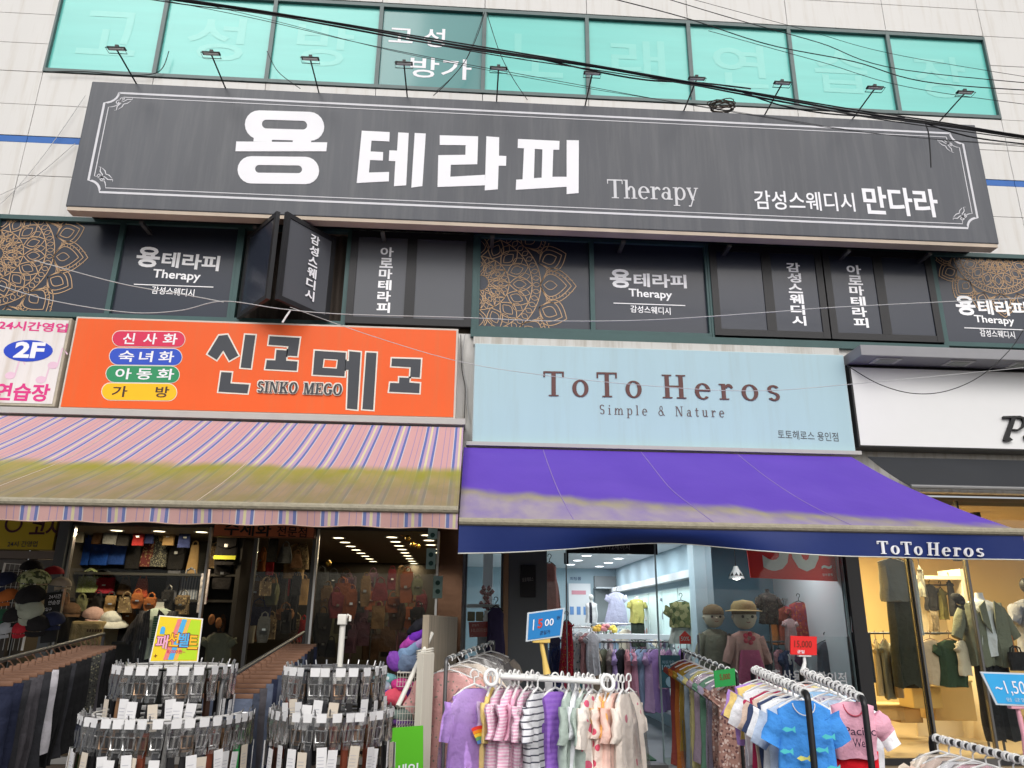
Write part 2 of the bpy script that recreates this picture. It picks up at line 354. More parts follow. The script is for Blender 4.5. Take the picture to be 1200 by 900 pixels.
# --- second storey windows
ZB, ZT = 5.15, 6.53
def mandala(mb, c, Rd, y, clip, seed=0):
    cx, cz = c
    def pol(r, a): return (cx + Rd * r * math.cos(a), cz + Rd * r * math.sin(a))
    def petal(a, r0, r1, wd, lw, tip=.5, n=14):
        L = [];
        for s in (1, -1):
            pts = []
            for k in range(n + 1):
                u = k / n; r = r0 + (r1 - r0) * u
                sh = math.sin(math.pi * min(1, u * .5 / tip) * .5 + (0 if u < tip else math.pi * .5 * (u - tip) / (1 - tip))) if u < tip else math.cos(math.pi * .5 * ((u - tip) / (1 - tip)) ** 1.0)
                if u < tip: sh = math.sin(math.pi * .5 * u / tip)
                da = s * wd * sh / max(r, .15) * .5
                pts.append(pol(r, a + da))
            L.append(pts)
        mb.ribbon(L[0] + L[1][::-1], lw, y, clip=clip)
    def ring(r, lw, n=120): mb.ribbon([pol(r, 2 * math.pi * k / n) for k in range(n)], lw, y, True, clip=clip)
    w = .0098
    A = 2 * math.pi
    for k in range(8):
        a = A * k / 8
        for q, s in ((0, 1), (.05, .82), (.10, .64)): petal(a, .62, 1.0 - q, .40 * s, w, .42)
        petal(a, .66, .80, .10, w * .8)
        petal(a + A / 16, .66, .97, .30, w, .5); petal(a + A / 16, .66, .92, .22, w, .5); petal(a + A / 16, .70, .86, .12, w)
        for t in range(9):
            r = .70 + t * .032; mb.ribbon([pol(r, a + .19 * (1.05 - r) / .33), pol(r + .012, a + .25 * (1.05 - r) / .33)], w * .7, y, clip=clip)
            mb.ribbon([pol(r, a - .19 * (1.05 - r) / .33), pol(r + .012, a - .25 * (1.05 - r) / .33)], w * .7, y, clip=clip)
    ring(.63, w)
    for k in range(48):
        a = A * k / 48; petal(a, .545, .625, .05, w * .7)
    ring(.54, w)
    for k in range(16):
        a = A * k / 16; petal(a, .30, .54, .16, w, .5); petal(a, .34, .48, .09, w * .8, .5)
        petal(a + A / 32, .40, .53, .08, w * .7)
    ring(.30, w)
    for k in range(12):
        a = A * k / 12; petal(a, .08, .30, .12, w, .55); petal(a, .12, .24, .06, w * .8)
    for k in range(24): petal(A * k / 24, .18, .30, .05, w * .7)
    ring(.09, w)

def logo(w, xs, ys, hs, rule, small, y=.025):
    """big word (first syllable larger), Therapy, thin rule, small line"""
    t = MB(); (bx0, bx1), (b0, b1) = xs, ys
    k = (bx1 - bx0) / 100; s = (b1 - b0) / (bx1 - bx0)
    yy = lambda x: b0 + (x - bx0) * s
    write(t, '용', (bx0, yy(bx0) + 2), (bx0 + 28 * k, yy(bx0 + 28 * k) + 2), hs + 3, y, .035)
    write(t, '테라피', (bx0 + 31 * k, yy(bx0 + 31 * k)), (bx1, b1), hs - 3, y, .03)
    write(t, 'Therapy', *rule[0], rule[1], y, .02)
    t.box(*[P(*small[0], y).x, P(*small[1], y).x], y - .001, y, P(*small[0], y).z - .008, P(*small[0], y).z + .004)
    write(t, '감성스웨디시', *small[2], small[3], y, .012)
    t.build('lettering', WV2, w)

wm = window(-6.10, -4.53, ZB, ZT, ALU_D, FILM, .06)
t = MB(); mandala(t, (-6.05, 5.98), 1.14, .026, (-6.06, -4.57, ZB + .06, ZT - .06)); t.build('mandala_print', GOLD, wm)
wl = window(-4.53, -3.04, ZB, ZT, ALU_D, FILM, .06)
logo(wl, (158, 256), (310, 318), 21, (((178, 328), (234, 332)), 13), ((157, 333), (250, 337), ((177, 344), (227, 348)), 9))
# opening with folded out casement
f = MB(); f.box(-3.04, -1.6, -.02, .06, ZT - .06, ZT); f.box(-3.04, -1.6, -.02, .06, ZB, ZB + .06); f.box(-1.66, -1.6, -.017, .06, ZB + .06, ZT - .06); f.box(-3.04, -2.98, -.017, .06, ZB + .06, ZT - .06)
wo_ = f.build('window', ALU_D, bld)
def sash(name, a, b, parent, pane, fr=BLACK_FR, fw=.06, double=False, t=.05, zt=ZT - .05):
    """glazed leaf standing from plan point a to b, glass filling its frame"""
    a = Vector((*a, 0)); b = Vector((*b, 0)); L = (b - a).length; ang = math.atan2(b.y - a.y, b.x - a.x)
    T = Matrix.Translation(a) @ Matrix.Rotation(ang, 4, 'Z'); z0, z1 = ZB + .03, zt
    m = MB(); m.box(0, fw, -t, 0, z0, z1, T); m.box(L - fw, L, -t, 0, z0, z1, T); m.box(fw, L - fw, -t + .003, -.003, z0, z0 + fw, T); m.box(fw, L - fw, -t + .003, -.003, z1 - fw, z1, T)
    if double: m.box(L / 2 - fw * .7, L / 2 + fw * .7, -t + .002, -.002, z0 + fw, z1 - fw, T)
    o = m.build(name, fr, parent)
    p = MB(); p.box(fw + .001, L - fw - .001, -t * .7, -t * .3, z0 + fw + .001, z1 - fw - .001, T); p.build('pane', pane, o)
    return o, T, L
pa = P(283, 372, 0); pc = P(319, 358, -.70); pb = P(383, 377, 0)
sash('open_sash', (pa.x, -.03), (pc.x - .03, -.70), bld, FILM, zt=6.33)
so2, T2, L2 = sash('open_sash', (pc.x + .02, -.70), (pb.x, -.04), bld, FILM2, zt=6.33)
t = MB()
for i, ch in enumerate('감성스웨디시'):
    z = 6.22 - i * .15; vs, fs = text2d(ch, .03); t.add([(L2 * .48 + .15 * u, -.053, z - .13 + .13 * v) for u, v in vs], fs, T2)
t.build('lettering', WV2, so2)
h = MB(); h.tube([P(340, 364, -.50), P(336, 370, -.55), P(331, 378, -.55)], .012); h.build('stay_arm', WHITE, so2)
cur = MB(); cur.grid(lambda u, v: (-2.95 + 1.3 * u, .16 + .02 * math.sin(u * 60), ZB + .05 + v * 1.4), 90, 2); cur.build('curtain', mat('curtain_brown', (.075, .06, .05), .9, .1), wo_)

def vtext(w, s, x0, x1, ztop, zbot, y):
    t = MB(); n = len(s); st = (ztop - zbot) / n
    for i, ch in enumerate(s): write_at(t, ch, x0, x1, ztop - (i + 1) * st + st * .1, ztop - i * st, y, .03)
    t.build('lettering', WV2, w)
s1, _, _ = sash('casement', (-1.6, 0.0), (-.02, 0.0), bld, FILM2, double=True, fw=.09)
vtext(s1, '아로마테라피', -1.22, -1.05, 6.26, 5.32, -.037)
f = MB(); f.box(-.02, .05, -.03, .06, ZB, ZT); f.build('mullion', ALU_D, bld)
wm2 = window(.05, 1.55, ZB, ZT, ALU_D, FILM, .06)
t = MB(); mandala(t, (.085, 5.83), 1.26, .026, (.085, 1.5, ZB + .065, ZT - .065)); t.build('mandala_print', GOLD, wm2)
wl2 = window(1.55, 3.10, ZB, ZT, ALU_D, FILM, .06)
logo(wl2, (715, 805), (335, 338), 19, (((737, 350), (788, 353)), 12), ((719, 355), (803, 357), ((739, 366), (786, 369)), 8.5))
s2, _, _ = sash('casement', (3.13, 0.0), (4.66, 0.0), bld, FILM, double=True, fw=.09)
vtext(s2, '감성스웨디시', 4.17, 4.36, 6.26, 5.34, -.037)
s3, _, _ = sash('casement', (4.68, 0.0), (6.19, 0.0), bld, FILM, double=True, fw=.09)
vtext(s3, '아로마테라피', 5.00, 5.20, 6.26, 5.34, -.037)
f = MB(); f.box(3.10, 3.13, -.03, .06, ZB, ZT); f.box(6.19, 6.24, -.03, .06, ZB, ZT); f.box(-.02, 6.24, -.05, .06, ZB - .10, ZB - .002); f.box(3.13, 6.19, -.03, .05, ZT - .05, ZT); f.build('mullion', ALU_D, bld)
wm3 = window(6.24, 7.80, ZB, ZT, ALU_D, FILM, .06)
t = MB(); mandala(t, (7.15, 6.52), .92, .026, (6.3, 7.75, ZB + .065, ZT - .065)); t.build('mandala_print', GOLD, wm3)
logo(wm3, (1122, 1205), (367, 371), 20, (((1143, 380), (1190, 383)), 11), ((1130, 384), (1204, 387), ((1149, 394), (1190, 397)), 8.5))
for x0 in (-9.16, -7.63): window(x0, x0 + 1.53, ZB, ZT, ALU_D, FILM, .06)
for x0 in (7.80, 9.36, 10.92, 12.48): window(x0, x0 + 1.56, ZB, ZT, ALU_D, FILM, .06)
sill = MB(); sill.box(.02, 4.72, -.10, 0, 4.93, 5.03); sill.build('sill', PLASTER, bld)

# ------------------------------------------------------------------ signs on the facade
# long charcoal sign
SX0, SX1, SZ0, SZ1 = -5.01, 6.85, 6.41, 8.24
tsign = thing('shop_sign', 'long charcoal sign board with huge white Korean letters and a notched white border', 'sign', (0, 0, 0))
SG = mat('sign_charcoal', (.074, .079, .093), .42, .16, .8, .03, 30, stretch=(1.6, 1, .22), grime=((.125, .13, .14), .5, .46))
m = MB(); m.box(SX0, SX1, -.5, -.32, SZ0, SZ1, bev=.012); m.build('sign_box', SG, tsign)
m = MB(); m.box(SX0 + .02, SX1 - .02, -.49, -.34, SZ0 - .05, SZ0 - .002); m.build('bottom_rail', mat('rusty_beige', (.50, .42, .34), .7, .25, 3), tsign)
m = MB(); m.box(SX0 + .1, SX1 - .1, -.30, -.02, SZ0 + .10, SZ0 + .15); m.box(SX0 + .1, SX1 - .1, -.30, -.02, SZ1 - .2, SZ1 - .15); m.build('rear_frame', BLACK, tsign)
m = MB()
for x in (-4.2, -2.8, -1.2, .2, 1.9, 3.3, 4.9, 6.0): m.box(x, x + .05, -.3, .0, SZ0 - .09, SZ0 - .052)
m.build('bracket', DSTEEL, tsign)
m = MB(); x0, x1, z0, z1 = -4.80, 6.62, 6.62, 8.08
def border(i, w):
    q = .16; a = [(x0 + i + q, z1 - i), (x1 - i - q, z1 - i)]; n = 6
    def arc(cx, cz, s, e): return [(cx + q * math.cos(R(s + (e - s) * k / n)), cz + q * math.sin(R(s + (e - s) * k / n))) for k in range(n + 1)]
    a += arc(x1 - i, z1 - i, 180, 270) + arc(x1 - i, z0 + i, 90, 180) + arc(x0 + i, z0 + i, 0, 90) + arc(x0 + i, z1 - i, -90, 0)
    m.ribbon(a, w, -.503, True)
border(0, .029); border(.062, .011); m.build('border_line', mat('border_vinyl', (.62, .62, .66), .5), tsign)
m = MB()
for (opx, opy), sx, sz in (((145, 122), 1, 1), ((124, 204), 1, -1), ((1108, 171), -1, 1), ((1124, 250), -1, -1)):
    cx, _, cz = P(opx, opy, -.503)
    for a0 in (0, 1):
        def mp_(x, z):
            if a0: x, z = -z, -x
            return (cx + sx * (x + .1) * .095, cz + sz * (z - .1) * .095)
        sp = [mp_(-.9 + .35 * math.cos(a) * (1 - a / 9), .35 + .4 * math.sin(a) * (1 - a / 9)) for a in [k * .5 for k in range(15)]]
        m.ribbon(sp, .011, -.503)
        m.ribbon([mp_(-.9, .75), mp_(-.2, .5), mp_(.3, .9), mp_(.9, .9), mp_(.95, 1.2)], [.008, .012, .013, .01, .004], -.503)
        m.ribbon([mp_(-.1, .1), mp_(.35, .25), mp_(.8, .7)], [.012, .012, .005], -.5032)
m.build('corner_ornament', mat('border_vinyl'), tsign)
m = MB(); Ys = -.501
st = lambda a, b, c, d, sk=.0: stadium(a, b, c, d, 10, sk)
poly_px(m, st(287, 380, 129, 163, .03), Ys, [st(307, 360, 140.3, 150.6, .03)])
poly_px(m, [(298, 158), (319, 158.5), (318.5, 166.4), (297, 166)], Ys - .001)
poly_px(m, [(344, 159), (365, 159.5), (364.5, 167), (343, 166.6)], Ys - .001)
poly_px(m, [(277, 166), (383.5, 167), (382.5, 177.5), (276, 177.5)], Ys - .002)
poly_px(m, st(278.5, 374, 183, 215, .012), Ys, [st(299, 354, 193.5, 202.5, .012)])
for L in ([(72, 460), (170, 465), (169, 498), (106, 495), (103, 533), (147, 535), (146, 565), (101, 563), (97, 607), (168, 605), (167, 638), (54, 644)],
          [(200, 466), (237, 468), (228, 652), (185, 655), (190, 567), (167, 566), (169, 529), (196, 530)], [(258, 468), (297, 470), (285, 655), (246, 660)],
          [(346, 476), (481, 480), (478, 578), (385, 580), (383, 622), (505, 615), (505, 652), (338, 658), (341, 546), (436, 545), (437, 511), (346, 510)],
          [(510, 480), (555, 483), (554, 548), (580, 549), (579, 583), (553, 583), (550, 666), (504, 670)],
          [(792, 493), (835, 494), (834, 679), (792, 683)]):
    poly_px(m, L, Ys, s=3, o=(400, 0))
poly_px(m, [(621, 489), (767, 496), (766, 527), (745, 527), (742, 622), (792, 622), (792, 657), (613, 668), (615, 632), (637, 631), (642, 522), (620, 521)], Ys,
        [[(680, 524), (707, 526), (704, 625), (677, 627)]], s=3, o=(400, 0))
write(m, '감성스웨디시', (885, 245), (1003, 248), 22, -.504, .012); write(m, '만다라', (1014, 251), (1102, 255), 33, -.504, .025)
m.build('lettering', WVINYL, tsign)
m = MB(); write(m, '', (712, 232), (819, 235), 22, -.504, glyphs=serif('Therapy', .02)); m.build('lettering', mat('white_outline_vinyl', (.6, .6, .63), .5, .03), tsign)

for i, (bx, hx) in enumerate(zip((158, 263, 373, 477, 582, 686, 802, 897, 1000, 1100), (133, 241, 359, 474, 583, 693, 811, 914, 1023, 1128))):
    b = P(bx, 100 + (bx - 158) * .0425, -.5); b.z = SZ1 + .02
    t = thing('sign_floodlight', f'small black floodlight on an arm over the charcoal sign, {ORD[i]} from the left', 'floodlight', b, 0, 'floodlights above the long sign')
    a = MB(); a.tube([(0, .12, 0), (0, 0, 0), (0, -.56, .02)], .010, 6); a.build('arm', BLACK, t)
    a = MB(); a.box(-.11, .11, -.60, -.54, .025, .040, bev=.005); a.box(-.02, .02, -.59, -.55, .040, .075); a.tube([(-.11, -.62, .0), (.11, -.62, .0), (.11, -.52, .0), (-.11, -.52, .0)], .005, 5, closed=True); a.build('lamp_head', BLACK, t)
    a = MB(); a.box(-.09, .09, -.59, -.55, .016, .0245); a.build('lens', mat('lamp_lens', (.6, .62, .6), .2, .05), t)

# orange sign
def board(name, label, x0, x1, z0, z1, y0, y1, face, frame, fw=.03):
    t = thing(name, label, 'sign')
    m = MB(); m.box(x0, x1, y0, y1, z0, z1, bev=.008); m.build('frame', frame, t)
    m = MB(); m.box(x0 + fw, x1 - fw, y0 - .006, y0 - .002, z0 + fw, z1 - fw); m.build('panel', face, t)
    return t
ors = board('shop_sign', 'bright orange shop sign with dark Korean logo and four coloured pill labels', -4.755, -.17, 3.91, 5.065, -.25, 0, mat('orange_panel', (.76, .105, .014), .45, .07, 1.2, grime=((.62, .14, .04), .4, .5)), mat('frame_cream', (.55, .5, .44), .5, .1), .025)
Y0 = -.257
for i, (x0, x1, y0, y1, c, tx, ls) in enumerate(((132, 216.5, 388, 405.5, (.62, .03, .09), '신사화', ((143, 157), (167, 183), (190, 207))), (128.5, 213, 408, 427, (.03, .08, .5), '숙녀화', ((138, 156), (162, 178), (185, 203))),
                                          (124.5, 210, 428.5, 447.5, (.03, .26, .11), '아동화', ((134, 153), (159, 177), (183, 203))), (119.5, 207, 449, 468.5, (.85, .48, .01), '가방', ((130, 148), (181, 197))))):
    m = MB(); poly_px(m, stadium(x0 - .8, x1 + .8, y0 - .8, y1 + .8, 10, .012), Y0, th=.002); p = m.build('pill_label', mat('pill_rim', (.75, .7, .62), .5), ors)
    m = MB(); poly_px(m, stadium(x0, x1, y0, y1, 10, .012), Y0 - .003, th=.002); m.build('pill_face', mat(f'pill_{i}', c, .4, .05), p)
    m = MB(); cy = (y0 + y1) / 2 + 6.2
    for ch, (a, b) in zip(tx, ls): write(m, ch, (a, cy + (a - x0) * .012), (b, cy + (b - x0) * .012), 13, Y0 - .007, .018)
    m.build('lettering', mat('brown_vinyl', (.06, .03, .02), .5) if i == 3 else WVINYL, p)
Ls = [([(770, 460), (800, 457), (838, 530), (806, 548), (785, 512), (762, 545), (730, 525)], 0), ([(862, 457), (898, 459), (882, 575), (846, 572)], 0), ([(778, 588), (815, 590), (810, 628), (876, 632), (870, 663), (768, 657)], 0),
      ([(948, 462), (1054, 468), (1045, 532), (1010, 530), (1014, 497), (944, 492)], 0), ([(972, 510), (1008, 512), (1006, 548), (1046, 551), (1043, 583), (933, 577), (938, 546), (968, 547)], 0),
      ([(28, 515), (68, 519), (56, 720), (20, 716), (25, 580), (14, 579), (16, 549), (27, 549)], 1), ([(88, 519), (124, 521), (112, 721), (74, 718)], 1),
      ([(178, 540), (280, 543), (276, 607), (242, 605), (244, 571), (176, 567)], 1), ([(204, 607), (240, 609), (239, 625), (276, 628), (274, 662), (168, 657), (172, 626), (203, 627)], 1)]
rim = MB(); ink = MB()
def outl(L, d):
    n = len(L); out = []; A = sum(L[i][0] * L[(i + 1) % n][1] - L[(i + 1) % n][0] * L[i][1] for i in range(n))
    s = 1 if A > 0 else -1
    for i in range(n):
        a, b, c = Vector(L[i - 1]), Vector(L[i]), Vector(L[(i + 1) % n]); e = (b - a).normalized(); g_ = (c - b).normalized()
        n1 = Vector((e.y, -e.x)) * s; n2 = Vector((g_.y, -g_.x)) * s; k = (n1 + n2); k = k / max(.5, k.length_squared / 2)
        out.append(tuple(b + k * d))
    return out
for L, w in Ls:
    o = ((0, 240), (400, 240))[w]
    poly_px(rim, outl(L, 5), Y0, s=3, o=o, th=.002); poly_px(ink, L, Y0 - .003, s=3, o=o, th=.002)
sq = [(1107, 513), (1216, 520), (1211, 603), (1100, 597)]
poly_px(rim, outl(sq, 5), Y0, [[(1142, 545), (1184, 548), (1180, 572), (1138, 570)]], s=3, o=(0, 240), th=.002)
poly_px(ink, sq, Y0 - .003, [[(1138, 541), (1188, 544), (1184, 576), (1134, 573)]], s=3, o=(0, 240), th=.002)
rim.build('logo_outline', mat('pill_rim'), ors); lg = ink.build('logo', mat('logo_ink', (.05, .055, .065), .5), ors)
m = MB()
for dx, dy in ((-1.5, 0), (1.5, 0), (0, -1.3), (0, 1.3), (1.1, 1.1), (-1.1, 1.1), (1.1, -1.1), (-1.1, -1.1)):
    write(m, '', (301.5 + dx, 459.5 + dy), (400 + dx, 463 + dy), 13, Y0 - .002 , glyphs=serif('SINKO MEGO', .1))
m.build('name_outline', mat('pill_rim'), ors)
m = MB(); [write(m, '', (301.5 + dx, 459.5), (400 + dx, 463), 13, Y0 - .019 - abs(dx) * .002, glyphs=serif('SINKO MEGO', .1)) for dx in (-.35, 0, .35)]; m.build('name_lettering', mat('logo_ink'), ors)
m = MB(); m.box(-7.6, -.05, -.33, -.03, 3.83, 3.90); m.build('awning_rail', mat('rail_grey', (.42, .41, .39), .5), bld)
m = MB(); m.box(-.03, 4.72, -.33, -.03, 3.585, 3.63); m.build('awning_rail', mat('rail_grey'), bld)

# 2F sign at the left
s2f = board('shop_sign', 'white sign reading 2F in a blue oval with pink Korean letters', -7.3, -4.79, 3.93, 5.03, -.27, 0, mat('panel_offwhite', (.72, .69, .68), .5, .08, 2, grime=((.5, .42, .33), .5, .5)), mat('frame_rough', (.42, .38, .3), .7, .4, 9), .03)
m = MB(); c = P(33, 411, -.28); m.prism([(c.x + .28 * math.cos(a / 12 * math.pi), c.z + .135 * math.sin(a / 12 * math.pi)) for a in range(24)], -.28, -.277); ov = m.build('oval', mat('oval_blue', (.02, .06, .5), .4), s2f)
m = MB(); write(m, '2F', (15, 419), (50, 420), 19, -.283, .04); m.build('lettering', WVINYL, ov)
m = MB(); write(m, '24시간영업', (-3, 386), (78, 390), 11, -.278, .03); write(m, '연습장', (-8, 469), (56, 471), 21, -.278, .03); m.build('lettering', mat('pink_vinyl', (.65, .04, .22), .5), s2f)
m = MB()
for nx, ny in ((62, 428), (48, 445), (12, 440)):
    c = P(nx, ny, -.277); m.prism([(c.x + .06 * math.cos(a / 6 * math.pi), c.z + .045 * math.sin(a / 6 * math.pi)) for a in range(12)], -.279, -.277); m.ribbon([(c.x + .05, c.z), (c.x + .07, c.z + .22), (c.x + .14, c.z + .14)], .018, -.278)
m.build('music_notes', mat('pale_pink', (.72, .5, .62), .5), s2f)

# light blue sign
tot = board('shop_sign', 'pale blue shop sign with brown serif shop name above the purple awning', .035, 4.69, 3.635, 4.885, -.25, 0, mat('panel_paleblue', (.38, .545, .60), .4, .05, 1.5, stretch=(2, 1, .3), grime=((.30, .36, .34), .22, .5)), mat('frame_pale', (.45, .55, .58), .4), .012)
BR = mat('brown_letter', (.12, .05, .045), .5)
m = MB()
write(m, '', (637, 464), (752, 466), 29, -.259, glyphs=serif('ToTo', .34)); write(m, '', (777, 466.5), (914, 470), 27.5, -.259, glyphs=serif('Heros', .36))
for dx in (-.35, .35): write(m, '', (637 + dx, 464), (752 + dx, 466), 29, -.2605, glyphs=serif('ToTo', .34)); write(m, '', (777 + dx, 466.5), (914 + dx, 470), 27.5, -.2605, glyphs=serif('Heros', .36))
m.build('lettering', BR, tot)
m = MB(); write(m, '', (703, 485.5), (849, 489), 11.5, -.259, glyphs=serif('Simple & Nature', .42)); m.build('lettering', mat('brown_soft', (.13, .09, .09), .5), tot)
m = MB(); write(m, '토토헤로스 용인점', (912, 514), (983, 517.5), 10.5, -.259, .004); m.build('lettering', mat('grey_ink', (.09, .1, .11), .5), tot)

# white sign and its lit canopy at the right
wsg = board('shop_sign', 'plain white sign with black raised italic letter under a grey canopy', 4.74, 8.2, 3.70, 4.74, -.25, 0, mat('panel_white_gloss', (.74, .74, .74), .3, .02), mat('frame_dark', (.03, .03, .03), .4), .02)
m = MB(); c = [(510, 275), (700, 270), (800, 268), (900, 300), (915, 390), (870, 480), (780, 530), (670, 515), (668, 500), (770, 505), (840, 450), (860, 380), (840, 315), (735, 300), (620, 640), (680, 690), (670, 700), (560, 715), (520, 690), (530, 650), (655, 310), (510, 312)]
poly_px(m, c, -.265, s=15, o=(1140, 470), th=.03)
poly_px(m, [(950, 560), (990, 560), (940, 700), (895, 690), (880, 620)], -.265, s=15, o=(1140, 470), th=.03); m.build('raised_lettering', BLACK, wsg)
cz0 = P(1003, 416, -.58).z; cz1 = P(1001, 403.5, -.58).z
can = thing('canopy', 'grey boxed canopy with square lamps underneath above the white sign', 'canopy')
m = MB(); m.box(4.74, 8.4, -.58, -.02, cz0, cz1, bev=.01); m.build('box', mat('canopy_grey', (.27, .27, .285), .45, .05), can)
for px in (1040, 1125, 1200):
    c = P(px, 427, -.45); m = MB(); m.box(c.x - .16, c.x + .16, -.52, -.32, cz0 - .012, cz0 - .002); l_ = m.build('recessed_lamp', mat('lamp_trim', (.5, .5, .48), .4), can)
    m = MB(); m.box(c.x - .11, c.x + .11, -.49, -.35, cz0 - .018, cz0 - .013); m.build('lens', mat('lamp_dull', (.30, .32, .28), .4), l_)

# ------------------------------------------------------------------ awnings
def awning_mat(name, striped):
    m = bpy.data.materials.new(name); m.use_nodes = True; n = m.node_tree.nodes; l = m.node_tree.links; b = n['Principled BSDF']; b.inputs['Roughness'].default_value = .7; b.inputs['Specular IOR Level'].default_value = .25
    tc = n.new('ShaderNodeTexCoord'); sp = n.new('ShaderNodeSeparateXYZ'); l.new(tc.outputs['Object'], sp.inputs[0])
    if striped:
        d = n.new('ShaderNodeMath'); d.operation = 'DIVIDE'; d.inputs[1].default_value = .327; l.new(sp.outputs[0], d.inputs[0])
        f = n.new('ShaderNodeMath'); f.operation = 'FRACT'; l.new(d.outputs[0], f.inputs[0])
        cr = n.new('ShaderNodeValToRGB'); cr.color_ramp.interpolation = 'CONSTANT'; e = cr.color_ramp.elements
        pink = (.52, .30, .30, 1); blue = (.10, .14, .36, 1); cream = (.58, .52, .32, 1); lil = (.42, .29, .42, 1); grey = (.28, .21, .36, 1); wh = (.54, .50, .53, 1)
        st = [(0, pink), (.16, grey), (.18, pink), (.33, grey), (.35, pink), (.475, wh), (.50, blue), (.575, lil), (.66, cream), (.73, lil), (.825, blue), (.90, wh), (.925, pink)]
        e[0].position = 0; e[0].color = st[0][1]; e[1].position = st[1][0]; e[1].color = st[1][1]
        for p_, c_ in st[2:]:
            q = e.new(p_); q.color = c_
        l.new(f.outputs[0], cr.inputs[0]); base = cr.outputs[0]
    else:
        rg = n.new('ShaderNodeTexNoise'); rg.inputs['Scale'].default_value = 1.5; mxp = n.new('ShaderNodeMix'); mxp.data_type = 'RGBA'; mxp.inputs[6].default_value = (.085, .038, .36, 1); mxp.inputs[7].default_value = (.125, .06, .44, 1)
        l.new(tc.outputs['Object'], rg.inputs['Vector']); l.new(rg.outputs['Fac'], mxp.inputs[0]); base = mxp.outputs[2]
    # algae and dust gathered on the lower half of the cloth (a stain fixed to the cloth)
    nz = n.new('ShaderNodeTexNoise'); nz.inputs['Scale'].default_value = 1.6; nz.inputs['Detail'].default_value = 6
    mp = n.new('ShaderNodeMapping'); mp.inputs['Scale'].default_value = (2.2, .8, 1); l.new(tc.outputs['Object'], mp.inputs[0]); l.new(mp.outputs[0], nz.inputs['Vector'])
    k1 = n.new('ShaderNodeMath'); k1.operation = 'MULTIPLY_ADD'; k1.inputs[1].default_value = -1; l.new(sp.outputs[1], k1.inputs[0])
    k0 = n.new('ShaderNodeMath'); k0.operation = 'MULTIPLY'; k0.inputs[1].default_value = 0.0 if striped else -.21; l.new(sp.outputs[0], k0.inputs[0]); l.new(k0.outputs[0], k1.inputs[2])
    k2 = n.new('ShaderNodeMath'); k2.operation = 'MULTIPLY_ADD'; k2.inputs[1].default_value = .34; l.new(nz.outputs['Fac'], k2.inputs[0]); l.new(k1.outputs[0], k2.inputs[2])
    s0 = 1.70 if striped else 1.80
    mr = n.new('ShaderNodeMapRange'); mr.interpolation_type = 'SMOOTHSTEP'; mr.inputs[1].default_value = s0; mr.inputs[2].default_value = s0 + (.26 if striped else .34); l.new(k2.outputs[0], mr.inputs[0])
    mr2 = n.new('ShaderNodeMapRange'); mr2.inputs[1].default_value = s0 + (.25 if striped else .20); mr2.inputs[2].default_value = s0 + (.85 if striped else .50); l.new(k2.outputs[0], mr2.inputs[0])
    sc = n.new('ShaderNodeMix'); sc.data_type = 'RGBA'; sc.inputs[6].default_value = (.25, .245, .02, 1) if striped else (.36, .34, .035, 1); sc.inputs[7].default_value = (.215, .18, .08, 1) if striped else (.36, .31, .31, 1); l.new(mr2.outputs[0], sc.inputs[0])
    am = n.new('ShaderNodeMath'); am.operation = 'MULTIPLY'; am.inputs[1].default_value = .93 if striped else .84; l.new(mr.outputs[0], am.inputs[0])
    n3 = n.new('ShaderNodeTexNoise'); n3.inputs['Scale'].default_value = 3; n3.inputs['Detail'].default_value = 8; l.new(mp.outputs[0], n3.inputs['Vector'])
    a3 = n.new('ShaderNodeMapRange'); a3.inputs[1].default_value = .3; a3.inputs[2].default_value = .7; a3.inputs[3].default_value = .80 if striped else .62; a3.inputs[4].default_value = 1.05; l.new(n3.outputs['Fac'], a3.inputs[0])
    a4 = n.new('ShaderNodeMath'); a4.operation = 'MULTIPLY'; a4.use_clamp = True; l.new(am.outputs[0], a4.inputs[0]); l.new(a3.outputs[0], a4.inputs[1])
    fx = n.new('ShaderNodeMix'); fx.data_type = 'RGBA'; l.new(a4.outputs[0], fx.inputs[0]); l.new(base, fx.inputs[6]); l.new(sc.outputs[2], fx.inputs[7]); l.new(fx.outputs[2], b.inputs['Base Color'])
    bn = n.new('ShaderNodeBump'); bn.inputs['Strength'].default_value = .35; bn.inputs['Distance'].default_value = .02; l.new(n3.outputs['Fac'], bn.inputs['Height']); l.new(bn.outputs[0], b.inputs['Normal'])
    return m
